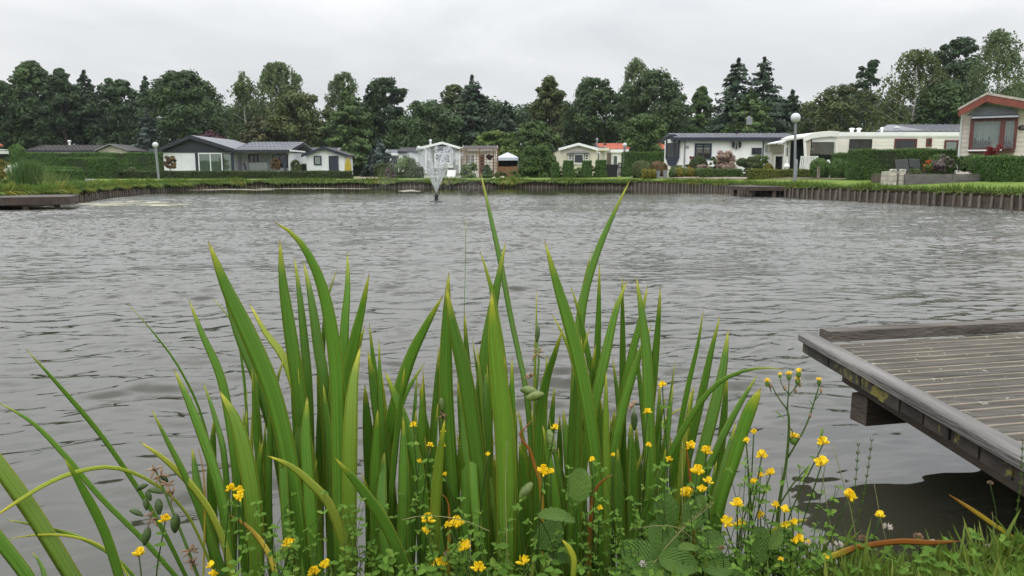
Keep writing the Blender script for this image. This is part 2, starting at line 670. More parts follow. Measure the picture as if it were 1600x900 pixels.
# ------------------------------------------------------------------ water: a real rippled surface
def make_water():
    rows = np.exp(np.linspace(math.log(.95), math.log(52), 1500))
    tin = np.linspace(-.72, .72, 640)
    tout = np.linspace(.73, 3.2, 60)
    t = np.concatenate([-tout[::-1], tin, tout])
    Y, T = np.meshgrid(rows, t, indexing='ij')
    X = Y * T
    H = np.zeros_like(X)
    g = np.random.default_rng(21)
    # gusts: patches of rougher and calmer water
    def field(sc, seed, kx=1.0):
        q = np.random.default_rng(seed)
        f = np.zeros_like(X)
        for _ in range(9):
            a = q.uniform(0, 2 * math.pi)
            k = 2 * math.pi / (sc * q.uniform(.6, 1.6))
            f += np.sin(k * (X * kx * math.cos(a) + Y * math.sin(a)) + q.uniform(0, 6.3))
        return f / 2.1
    gust = 1.0 + .30 * field(6.0, 3, .7) + .30 * field(1.8, 5, .6)
    gust = np.clip(gust, .25, 2.0)
    # calm by the near bank and under the lee of the jetty; calm strip along the far bank
    near = np.clip((Y - 1.2) / 2.6, 0, 1)
    lee = np.clip((X - .7) / .8, 0, 1) * np.clip((3.1 - Y) / .6, 0, 1)
    calm = (.62 + .38 * near) * (1 - .1 * lee)
    far = 1 - .85 * np.clip((Y - 24) / 8, 0, 1) + .0 * Y
    cell = .0029 * Y
    warp = .10 * field(1.1, 11) 
    E = np.full_like(X, 1e-6)
    for i in range(80):
        lam = .06 * (.50 / .06) ** (g.uniform(0, 1) ** 1.1)
        a = math.pi / 2 + .25 + g.normal() * .42
        k = 2 * math.pi / lam
        slope = .0165 * (1.0 if lam > .10 else .85) * (1.0 if lam < .33 else .6)
        amp = slope * lam / (2 * math.pi)
        fade = np.clip((lam / cell - 2.6) / 3.0, 0, 1)
        ph = k * (X * math.cos(a) + Y * math.sin(a)) + g.uniform(0, 6.3) + warp * k * .35
        s_ = np.sin(ph)
        H += amp * (s_ + .22 * np.cos(2 * ph)) * fade
        E += fade ** 2
    # slow swell lapping the near bank and the jetty
    for i in range(12):
        lam = g.uniform(.22, .5)
        a = math.pi / 2 + .5 + g.normal() * .5
        k = 2 * math.pi / lam
        H += .036 * lam / (2 * math.pi) * np.sin(k * (X * math.cos(a) + Y * math.sin(a)) + g.uniform(0, 6.3) + warp * k * .3) * np.clip((4.5 - Y) / 2.5, 0, 1)
    H *= gust * calm * far * np.minimum(1.2, np.sqrt(80 / E)) * (1 + .8 * np.clip((Y - 5) / 8, 0, 1))
    n, m = X.shape
    V = np.stack([X, Y, H], -1).reshape(-1, 3)
    i = np.arange(n - 1)[:, None] * m + np.arange(m - 1)[None, :]
    loops = np.stack([i, i + 1, i + m + 1, i + m], -1).reshape(-1)
    m_, N, L, b = _mat('pond_water')
    b.inputs['Base Color'].default_value = (.034, .034, .023, 1)
    b.inputs['Roughness'].default_value = .03
    b.inputs['IOR'].default_value = 1.45
    tc = N.new('ShaderNodeTexCoord')
    mp = N.new('ShaderNodeMapping')
    mp.inputs['Scale'].default_value = (.55, 1, 1)
    mp.inputs['Rotation'].default_value = (0, 0, .2)
    L.new(tc.outputs['Object'], mp.inputs[0])
    nz = N.new('ShaderNodeTexNoise')
    nz.inputs['Scale'].default_value = 11
    nz.inputs['Detail'].default_value = 3.5
    nz.inputs['Roughness'].default_value = .55
    L.new(mp.outputs[0], nz.inputs['Vector'])
    # distance from the near bank drives how rough the small ripples are (wind reaches the middle of the pond)
    sx = N.new('ShaderNodeSeparateXYZ')
    L.new(tc.outputs['Object'], sx.inputs[0])
    r1 = N.new('ShaderNodeMapRange')
    r1.inputs[1].default_value, r1.inputs[2].default_value = 3.5, 13
    r1.inputs[3].default_value, r1.inputs[4].default_value = 0.0, .9
    L.new(sx.outputs[1], r1.inputs[0])
    r2 = N.new('ShaderNodeMapRange')
    r2.inputs[1].default_value, r2.inputs[2].default_value = 25, 33
    r2.inputs[3].default_value, r2.inputs[4].default_value = 1.0, .05
    L.new(sx.outputs[1], r2.inputs[0])
    mu = N.new('ShaderNodeMath')
    mu.operation = 'MULTIPLY'
    L.new(r1.outputs[0], mu.inputs[0])
    L.new(r2.outputs[0], mu.inputs[1])
    bp = N.new('ShaderNodeBump')
    bp.inputs['Distance'].default_value = .06
    ng = N.new('ShaderNodeTexNoise')            # wind patches
    ng.inputs['Scale'].default_value = .22
    ng.inputs['Detail'].default_value = 3
    L.new(mp.outputs[0], ng.inputs['Vector'])
    rg = N.new('ShaderNodeMapRange')
    rg.inputs[1].default_value, rg.inputs[2].default_value = .38, .62
    rg.inputs[3].default_value, rg.inputs[4].default_value = .45, 1.0
    L.new(ng.outputs['Fac'], rg.inputs[0])
    m2 = N.new('ShaderNodeMath')
    m2.operation = 'MULTIPLY'
    L.new(mu.outputs[0], m2.inputs[0])
    L.new(rg.outputs[0], m2.inputs[1])
    L.new(m2.outputs[0], bp.inputs['Strength'])
    L.new(nz.outputs['Fac'], bp.inputs['Height'])
    L.new(bp.outputs[0], b.inputs['Normal'])
    o = raw_mesh('water', V, loops, np.full(len(loops) // 4, 4), m_, smooth=True)
    setting(o)


make_water()


def drape_strip(name, m, inner, outer, dz, n=40):
    """a sheet on the ground between two lines (x, y)"""
    def at(line, t):
        t *= len(line) - 1
        i = min(int(t), len(line) - 2)
        return Vector(line[i]).lerp(Vector(line[i + 1]), t - i)
    mb = MB()
    k = 4
    for i in range(n + 1):
        a, b = at(inner, i / n), at(outer, i / n)
        for j in range(k + 1):
            p = a.lerp(b, j / k)
            mb.v.append((p.x, p.y, gz(p.x, p.y) + dz))
    for i in range(n):
        for j in range(k):
            q = i * (k + 1) + j
            mb.f.append((q, q + 1, q + k + 2, q + k + 1))
    return setting(mb.build(name, m))


def gxy(px, D):
    return (Xat(px, D, .55), D)


path_m = mat('worn_brick_path', (.23, .17, .135), .95, .25, 5, .5, 30, col2=(.29, .24, .19))
drape_strip('path', path_m, [gxy(985, 45.5), gxy(1100, 40.2), gxy(1250, 34.5), gxy(1400, 28.6), gxy(1540, 25.2), gxy(1640, 23.6)],
            [gxy(985, 48), gxy(1100, 42.6), gxy(1250, 36.8), gxy(1400, 30.6), gxy(1540, 26.8), gxy(1640, 25)], .03)
drape_strip('driveway', path_m, [gxy(548, 48.6), gxy(610, 48.6)], [gxy(560, 68), gxy(590, 68)], .012, 12)
drape_strip('garden_path', mat('grey_paving', (.2, .2, .2), .9), [gxy(112, 37), gxy(142, 37)], [gxy(122, 46), gxy(150, 46)], .012, 10)


# ------------------------------------------------------------------ bank revetments: board wall + piles
def revetment(label, i0, i1, step, ph, pw, lean, nmax=100, jit=.05):
    line = np.array([EDGE[i % len(EDGE)] for i in range(i0, i1 + 1)])
    seg = np.linalg.norm(np.diff(line, axis=0), axis=1)
    cum = np.concatenate([[0], np.cumsum(seg)])
    tot = cum[-1]
    x0, y0 = line[0]
    root = thing('timber_revetment', label, 'bank wall', (x0, y0, 0))

    def at(s_):
        i = min(np.searchsorted(cum, s_, 'right') - 1, len(seg) - 1)
        t = (s_ - cum[i]) / seg[i]
        p = line[i] * (1 - t) + line[i + 1] * t
        d = (line[i + 1] - line[i]) / seg[i]
        return p, d
    # board wall just water-side of the earth face
    mb = MB()
    k = int(tot / .8)
    for row, (za, zb, off) in enumerate(((-.3, .10, .05), (.106, ph - .07, .042))):
        prev = None
        for i in range(k + 1):
            p, d = at(tot * i / k)
            nrm = np.array((-d[1], d[0]))           # towards the water (outline runs anticlockwise)
            a, b_ = p + nrm * .012, p + nrm * off
            q = [(a[0] - x0, a[1] - y0, za), (b_[0] - x0, b_[1] - y0, za), (b_[0] - x0, b_[1] - y0, zb), (a[0] - x0, a[1] - y0, zb)]
            o = len(mb.v)
            mb.v += q
            if prev is not None:
                for e in range(4):
                    mb.f.append((prev + e, prev + (e + 1) % 4, o + (e + 1) % 4, o + e))
            prev = o
    mb.build('board_wall', M['pile_wet'], root, normals=True)
    n = min(nmax, int(tot / step))
    r = random.Random(i0)
    metas = []
    for q in range(3):
        pm = MB()
        pm.tube([(0, 0, -.5), (0, 0, 0), (0, 0, 1 - .02), (0, 0, 1)], [.5, .5, .47, .38], 7)
        metas.append(pm)
    src = [pm.build('pile', M['pile'], root) for pm in metas]
    for i in range(n):
        p, d = at((i + .5) * tot / n + r.uniform(-jit, jit))
        nrm = np.array((-d[1], d[0]))
        p = p + nrm * (.055 + pw * .45)
        o = src[i] if i < 3 else src[i % 3].copy()
        if i >= 3:
            COL.objects.link(o)
            o.parent = root
        o.location = (p[0] - x0, p[1] - y0, 0)
        h = ph * r.uniform(.86, 1.1)
        o.scale = (pw * r.uniform(.8, 1.2), pw * r.uniform(.8, 1.2), h)
        o.rotation_euler = (r.uniform(-lean, lean), r.uniform(-lean, lean), r.uniform(0, 6))
    return root


def edge_index(x, y):
    return int(np.argmin(np.linalg.norm(EA - np.array((x, y)), axis=1)))


iR0, iR1 = edge_index(*wl(1640, 330)), edge_index(*wl(1000, 294.8))
iF1, iL1 = edge_index(*wl(400, 294)), edge_index(*wl(90, 319))
revetment('weathered timber pile and board wall along the right bank below the raised lawn', iR0, iR1, .30, .345, .07, .07)
revetment('low reddish pile wall along the far bank behind the fountain', iR1, iF1, .24, .18, .055, .05)
revetment('half overgrown pile wall along the left bank beside the small left jetty', iF1, iL1, .30, .20, .06, .06)


def bank_grass():
    """grass hanging over the pond edge, plus yellowing tufts"""
    st = []
    pos, up, sz, ti = [], [], [], []
    n0 = edge_index(*wl(1640, 330))
    n1 = edge_index(-13.2, 18.5)
    nR = edge_index(*wl(1000, 294.8))
    for i in range(n0, n1):
        a, b = EA[i % len(EA)], EB[i % len(EA)]
        d = b - a
        ln = np.linalg.norm(d)
        d /= ln
        nr = np.array((-d[1], d[0]))
        for _ in range(int(ln * (330 if i <= nR else 480))):
            s_ = random.random()
            off = random.gauss(-.10, .13) if random.random() < .72 else random.uniform(-1.6, 0)
            off = min(off, .06)
            p = a + d * ln * s_ + nr * off
            clump = math.sin(p[0] * 1.7 + math.sin(p[1] * .9) * 2) * math.sin(p[1] * 1.3 + 1.0)
            h = random.uniform(.035, .10) * (1.05 + .6 * clump) * (1.0 if off > -.30 else .35)
            lean = nr * (random.uniform(0, 1.1) if off > -.2 else random.gauss(0, .4)) + np.array((random.gauss(0, .4), random.gauss(0, .3)))
            z0 = gz(p[0], p[1]) if off < -.05 else .40
            droop = off > -.12 and random.random() < (.5 if i <= nR else .75)
            dz = -.75 if droop else 1.0
            if droop and i > nR:
                h *= 2.2 if p[1] > 33 else 1.15
            u = np.array((lean[0] + (nr[0] if droop else 0), lean[1] + (nr[1] if droop else 0), dz))
            u /= np.linalg.norm(u)
            pos.append((p[0] + u[0] * h, p[1] + u[1] * h, z0 + u[2] * h * .95))
            up.append(u)
            sz.append(h)
            yl = .30 * clump + random.gauss(.30, .15) + (.12 if droop else 0)
            ti.append(min(1, max(0, yl)))
    pos, up, sz, ti = map(np.array, (pos, up, sz, ti))
    nrm = np.cross(up, rng.normal(size=up.shape))
    tpl = (np.array([(.13, -1, 0), (.1, .1, .04), (0, 1, 0), (-.1, .1, .04), (-.13, -1, 0)], float), [(0, 1, 2, 3, 4)])
    V, Lp, Sz, T = stamp(tpl, pos, nrm, sz, ti, up=up)
    o = raw_mesh('bank_grass', V, Lp, Sz, FOL['grass_dry'], attrs={'tint': T})
    setting(o, 'stuff')


bank_grass()


# ------------------------------------------------------------------ trees
def limb_tree(mb, H, r0, nl, spread, z0=.25, crown=.95):
    mb.tube([(0, 0, -.2), (.03 * H * .3, 0, H * .3), (-.02 * H, .01 * H, H * .62), (.0, .0, H * crown)], [r0, r0 * .8, r0 * .45, r0 * .08], 8)
    for i in range(nl):
        a = random.uniform(0, 6.28)
        z = H * random.uniform(z0, .78)
        l = spread * random.uniform(.55, .95)
        p0 = Vector((0, 0, z))
        p1 = p0 + Vector((math.cos(a) * l * .5, math.sin(a) * l * .5, l * .3))
        p2 = p0 + Vector((math.cos(a) * l, math.sin(a) * l, l * .62))
        mb.tube([p0, p1, p2], [r0 * .32, r0 * .2, r0 * .05], 5)


def crown_clumps(H, W, zb, kind, nc):
    """clump centres and radii through the crown's volume"""
    cs = []
    for i in range(nc):
        t = random.random()
        if kind == 'round':
            r = math.sqrt(max(.02, 1 - (2 * t - .92) ** 2 / 1.18))
        elif kind == 'oval':
            r = math.sin(math.pi * min(.97, (t * .86 + .13))) ** .75
        elif kind == 'tall':
            r = (1 - t) ** .6 * .95 + .10
            r *= .75 + .25 * math.sin(t * 9 + 1)
        elif kind == 'wide':
            r = (1 - t ** 2.4) ** .6
        else:
            r = 1
        a = random.uniform(0, 6.283)
        q = random.uniform(.12, 1.0) ** .6
        lump = 1 + .20 * math.sin(a * 3 + H) * math.sin(t * 5 + W) + random.uniform(-.12, .1)
        rr = W / 2 * r * q * lump * 1.06
        cr = W * random.uniform(.075, .16) * (1.15 - .45 * t)
        cs.append((rr * math.cos(a), rr * math.sin(a), zb + (H - zb) * t - cr * .3, cr, q))
    return cs


def leaf_cloud(cs, per, ls, dens=1.0, flat=.75, ls_j=.35):
    P_, N_, S_, T_ = [], [], [], []
    for (x, y, z, r, q) in cs:
        n = max(6, int(per * dens * random.uniform(.8, 1.2)))
        d = unit(rng.normal(size=(n, 3)))
        rad = r * (rng.uniform(.35, 1.12, (n, 1)) ** .6)
        p = d * rad
        p[:, 2] *= flat
        # underside of a clump thins out
        keep = (p[:, 2] > -r * .35) | (rng.random(n) < .55)
        p, d = p[keep], d[keep]
        n = len(p)
        P_.append(p + np.array((x, y, z)))
        N_.append(d * .8 + np.array((0, 0, .55)) + rng.normal(size=(n, 3)) * .45)
        S_.append(ls * rng.uniform(1 - ls_j, 1 + ls_j, n))
        base = random.gauss(.45, .17)
        T_.append(np.clip(base + rng.normal(size=n) * .16, 0, 1))
    return np.concatenate(P_), np.concatenate(N_), np.concatenate(S_), np.concatenate(T_)


def spruce_cloud(H, W, zb, n, ls, ragged=.30, power=.66):
    lv = max(10, int(H / .42))
    P_, U_, T_ = [], [], []
    per = n // lv
    for i in range(lv):
        t = i / (lv - 1)
        z = zb + (H - zb) * t
        nb = random.randint(7, 10)
        Lb = W / 2 * (1 - t) ** power * .98 + .10
        m = max(10, int(per * (1.75 * (1 - t) + .18)))
        for b in range(nb):
            a = random.uniform(0, 6.283)
            L_ = Lb * random.uniform(1 - ragged * 1.6, 1 + ragged * .6)
            k = max(3, m // nb)
            s_ = rng.uniform(.12, 1, k) ** .7
            sag = -.34 * s_ + .18 * s_ ** 2 * (1 if t > .5 else .4)
            wd = .20 * L_ * (1 - .55 * s_)
            off = rng.normal(size=k) * wd * .6
            x = math.cos(a) * L_ * s_ - math.sin(a) * off
            y = math.sin(a) * L_ * s_ + math.cos(a) * off
            zz = z + L_ * sag + rng.normal(size=k) * .10
            P_.append(np.stack([x, y, zz], 1))
            U_.append(np.stack([np.full(k, math.cos(a)) + rng.normal(size=k) * .5, np.full(k, math.sin(a)) + rng.normal(size=k) * .5, rng.normal(size=k) * .3 - .25], 1))
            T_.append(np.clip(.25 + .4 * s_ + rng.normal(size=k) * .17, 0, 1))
    P_, U_, T_ = np.concatenate(P_), np.concatenate(U_), np.concatenate(T_)
    d = P_.copy()
    d[:, 2] = 0
    Nn = unit(d) * .5 + np.array((0, 0, .9)) + rng.normal(size=P_.shape) * .4
    S_ = ls * rng.uniform(.6, 1.3, len(P_))
    return P_, Nn, S_, T_, U_


def tree(kind, px, py, wpx, D, fol, label, zb=.04, group='trees behind the chalets', nm=None, dens=1.0, trunk_m='bark', nc=None, trunk_r=None):
    x = Xat(px, D, 6)
    z0 = gz(x, D)
    H = Zat(py, D) - z0
    W = wpx * D / F * 1.1
    names = dict(spruce='spruce_tree', birch='birch_tree')
    root = thing(nm or names.get(kind, 'broadleaf_tree'), label, 'tree', (x, D, z0), random.uniform(0, 6), group)
    tb = MB()
    ls = .0021 * D
    if kind == 'spruce':
        tb.tube([(0, 0, -.2), (0, 0, H * .5), (0, 0, H * .99)], [.02 * H, .012 * H, .01], 7)
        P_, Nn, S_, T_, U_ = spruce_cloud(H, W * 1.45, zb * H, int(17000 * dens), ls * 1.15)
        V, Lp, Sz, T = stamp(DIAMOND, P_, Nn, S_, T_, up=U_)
    elif kind == 'birch':
        limb_tree(tb, H, trunk_r or .016 * H, 13, W * .5, .3)
        P_, U_, T_, cs = [], [], [], []
        for i in range(int((nc or 95))):
            t = random.random() ** .8
            a = random.uniform(0, 6.28)
            prof = (math.sin(math.pi * min(.98, t * .80 + .16))) ** .8
            r = W / 2 * prof * random.uniform(.15, 1.0) ** .55 * (1 + .2 * math.sin(a * 3 + H))
            z = zb * H + (1 - zb) * H * t
            L_ = random.uniform(.10, .20) * H * (.55 + .45 * (1 - t))
            tint = random.gauss(.45, .16)
            for q in range(random.randint(4, 8)):
                k = random.randint(9, 15)
                s_ = np.linspace(0, 1, k)
                ax = a + random.gauss(0, .35)
                rr = r + random.uniform(-.06, .06) * W + .05 * W * np.sin(s_ * 1.6)
                P_.append(np.stack([rr * math.cos(ax), rr * math.sin(ax), z - L_ * s_ * random.uniform(.7, 1.1)], 1) + rng.normal(size=(k, 3)) * .09)
                U_.append(rng.normal(size=(k, 3)) * .5 + np.array((0, 0, -1.0)))
                T_.append(np.clip(tint + rng.normal(size=k) * .17, 0, 1))
        P_, U_, T_ = np.concatenate(P_), np.concatenate(U_), np.concatenate(T_)
        Nn = rng.normal(size=P_.shape) + np.array((0, 0, .5))
        V, Lp, Sz, T = stamp(DIAMOND, P_, Nn, ls * .95 * rng.uniform(.6, 1.3, len(P_)), T_, up=U_)
    else:
        limb_tree(tb, H, trunk_r or .022 * H, 8, W * .45, max(.15, zb), .85)
        n_ = nc or int(190 * max(.6, min(1.7, (H * W) / 70)))
        cs = crown_clumps(H, W, zb * H, kind, n_)
        P_, Nn, S_, T_ = leaf_cloud(cs, 115, ls * 1.05, dens)
        V, Lp, Sz, T = stamp(DIAMOND, P_, Nn, S_, T_)
    tb.build('trunk', M[trunk_m], root, smooth=True)
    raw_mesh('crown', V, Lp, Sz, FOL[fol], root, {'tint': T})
    return root


BACK = 'trees behind the chalets'
TREES = [
    # kind, px, top py, width px, distance, foliage, label
    ('round', 6, 128, 74, 84, 'dark', 'dark green tree cut off by the left edge of the photo'),
    ('wide', 58, 98, 92, 86, 'dark', 'tallest broad dark tree near the left edge, above the columnar shrub'),
    ('oval', 101, 108, 66, 85, 'deep', 'dark rounded tree above the brown roofed bungalow'),
    ('spruce', 138, 113, 56, 88, 'spruce', 'dark pointed spruce between two broad trees above the brown roofed bungalow'),
    ('round', 186, 123, 76, 86, 'deep', 'very dark broad tree right of the pointed spruce on the far left'),
    ('spruce', 232, 122, 40, 92, 'spruce', 'thin dark spruce tip left of the big round tree on the left'),
    ('round', 290, 113, 108, 80, 'dark', 'big round dark green tree above the anthracite gable'),
    ('spruce', 229, 178, 44, 74, 'blue', 'short blue green conifer behind the left lamp post'),
    ('wide', 330, 205, 70, 72, 'purple', 'low purple leaved tree behind the anthracite gable'),
    ('birch', 386, 113, 52, 82, 'birch', 'slim wispy birch left of the tallest birch'),
    ('birch', 440, 96, 88, 80, 'birch', 'tallest wispy birch, above the grey roof of the anthracite gabled chalet'),
    ('round', 462, 144, 100, 77, 'olive', 'broad olive green tree below the tallest birch'),
    ('wide', 405, 184, 64, 74, 'bronze', 'bronze brown leaved tree just above the grey chalet roof'),
    ('birch', 540, 108, 60, 86, 'birch', 'wispy birch rising behind the dark conifer above the white shed'),
    ('spruce', 545, 138, 92, 76, 'mid', 'broad mid green conifer right of the white shed'),
    ('round', 601, 122, 76, 80, 'deep', 'dark leafy tree with ragged top left of the fountain spray'),
    ('spruce', 592, 222, 36, 64, 'blue', 'small blue grey spruce at the end of the driveway'),
    ('round', 668, 158, 104, 76, 'dark', 'lower round green tree behind the grey gabled mobile home'),
    ('round', 708, 134, 60, 90, 'olive', 'olive tree half hidden behind the tall dark spruce'),
    ('spruce', 738, 121, 80, 80, 'spruce', 'tall dark spruce above the brown lattice screen'),
    ('spruce', 790, 162, 58, 84, 'spruce', 'shorter dark spruce in the gap above the party tent'),
    ('round', 775, 205, 66, 66, 'light', 'pale green bushy tree behind the lattice screen'),
    ('tall', 857, 117, 74, 76, 'olive', 'tall tapering olive tree above the rounded laurel bush'),
    ('round', 832, 190, 60, 68, 'mid', 'mid green tree directly behind the rounded laurel bush'),
    ('round', 928, 122, 92, 82, 'dark', 'big dark tree above the cream mobile home'),
    ('birch', 992, 90, 62, 92, 'birch', 'wispy birch top between the two big trees above the red roof'),
    ('round', 1022, 112, 106, 78, 'dark', 'big round green tree above the red tiled roof'),
    ('round', 1009, 180, 60, 62, 'mid', 'small bright green tree growing in front of the red tiled roof'),
    ('tall', 1094, 136, 54, 90, 'mid', 'pale thin tree left of the twin spruces'),
    ('spruce', 1150, 94, 86, 80, 'spruce', 'left one of the tall twin spruces above the long white mobile home'),
    ('spruce', 1190, 93, 84, 81, 'spruce', 'right one of the tall twin spruces above the long white mobile home'),
    ('spruce', 1173, 142, 100, 70, 'mid', 'lighter green broad conifer in front of the twin spruces'),
    ('spruce', 1236, 144, 66, 82, 'spruce', 'short dark spruce behind the right lamp globe'),
    ('round', 1310, 136, 100, 72, 'olive', 'rounded olive green tree above the awning caravan'),
    ('round', 1356, 94, 70, 76, 'deep', 'sparse tree with open branches and sky between its leaf clumps'),
    ('birch', 1426, 77, 104, 66, 'olive', 'broad birch left of the dark oak on the right'),
    ('round', 1487, 59, 88, 70, 'deep', 'dark oak with ragged crown above the grey slate roof'),
    ('birch', 1552, 45, 88, 62, 'birch', 'tallest wispy birch on the right, above the red trimmed gable'),
    ('round', 1480, 130, 130, 64, 'dark', 'dense dark tree directly behind the grey slate roof'),
    ('round', 1590, 132, 80, 66, 'dark', 'dark tree at the right edge behind the red trimmed chalet'),
]
for k, px, py, wpx, D, fol, lab in TREES:
    kw = {}
    if 'sparse' in lab:
        kw = dict(nc=48, dens=.8, zb=.16)
    elif k == 'birch':
        kw = dict(trunk_m='bark_birch', nc=150 if wpx > 80 else 90)
    elif 'growing in front of the red' in lab:
        kw = dict(zb=.38)
    tree(k, px, py, wpx, D, fol, lab, **kw)

# the wood behind the garden trees: one mass
cs = []
for i in range(3000):
    px = random.uniform(-330, 1930)
    D = random.uniform(94, 112)
    base = 178 + 16 * math.sin(px * .013 + 1) + 12 * math.sin(px * .041) - 34 * ss(1250, 1500, px) - 14 * ss(450, 200, px)
    py = base + (270 - base) * random.random() ** 1.6
    p = P(px, py, D)
    cs.append((p.x, p.y, max(.8, p.z), random.uniform(1.0, 1.7), 1))
P_, Nn, S_, T_ = leaf_cloud(cs, 70, .26)
V, Lp, Sz, T = stamp(DIAMOND, P_, Nn, S_, T_)
setting(raw_mesh('distant_wood', V, Lp, Sz, FOL['deep'], None, {'tint': T}), 'stuff')


# ------------------------------------------------------------------ hedges, clipped balls, shrubs
def hedge_mesh(w_, d_, h_, fol, ls=.05, rnd=.06, cover=1.9):
    """clipped hedge body: leaf faces over a twiggy core; local origin at front-left base"""
    mb_core = (.04, w_ - .04, .04, d_ - .04, 0, h_ - .04)
    n = int(cover * (w_ * h_ * 2 + d_ * h_ * 2 + w_ * d_) / (ls * ls * 1.1))
    n = min(n, 16000)
    A = np.array([w_ * h_, w_ * h_ * .35, d_ * h_, d_ * h_, w_ * d_])
    side = rng.choice(5, n, p=A / A.sum())
    u, v = rng.random(n), rng.random(n)
    pos = np.zeros((n, 3))
    nr = np.zeros((n, 3))
    for s_ in range(5):
        q = side == s_
        if s_ == 0:
            pos[q] = np.stack([u[q] * w_, np.zeros(q.sum()), v[q] * h_], 1); nr[q] = (0, -1, .25)
        elif s_ == 1:
            pos[q] = np.stack([u[q] * w_, np.full(q.sum(), d_), v[q] * h_], 1); nr[q] = (0, 1, .25)
        elif s_ == 2:
            pos[q] = np.stack([np.zeros(q.sum()), u[q] * d_, v[q] * h_], 1); nr[q] = (-1, 0, .25)
        elif s_ == 3:
            pos[q] = np.stack([np.full(q.sum(), w_), u[q] * d_, v[q] * h_], 1); nr[q] = (1, 0, .25)
        else:
            pos[q] = np.stack([u[q] * w_, v[q] * d_, np.full(q.sum(), h_)], 1); nr[q] = (0, 0, 1)
    wob = .035 * np.sin(pos[:, 0] * 3.1 + 1) + .03 * np.sin(pos[:, 2] * 4 + pos[:, 0] * 1.3)
    pos += nr * (wob[:, None] - .02) * min(1, h_)
    pos += rng.normal(size=pos.shape) * rnd * .45
    # soften the long edges
    pos[:, 2] = np.minimum(pos[:, 2], h_ + .05)
    nn = nr + rng.normal(size=nr.shape) * .55
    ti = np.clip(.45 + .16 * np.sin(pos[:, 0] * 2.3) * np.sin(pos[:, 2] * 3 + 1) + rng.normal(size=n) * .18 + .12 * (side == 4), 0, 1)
    st = stamp(DIAMOND, pos, nn, ls * rng.uniform(.6, 1.3, n), ti)
    return st, mb_core


def hedge(px0, px1, py, D, depth, fol, label, name='clipped_hedge', h=None, ls=None, group=None):
    x0, x1 = Xat(px0, D), Xat(px1, D)
    z0 = min(gz(x0, D), gz(x1, D)) - .03
    h_ = h or (Zat(py, D) - z0)
    root = thing(name, label, 'hedge', (x0, D, z0), 0, group)
    (V, Lp, Sz, T), c = hedge_mesh(x1 - x0, depth, h_, fol, ls or max(.03, .0011 * D))
    raw_mesh('foliage', V, Lp, Sz, FOL[fol], root, {'tint': T})
    mb = MB()
    mb.box(*c)
    mb.build('woody_core', M['leafcore'], root)
    return root


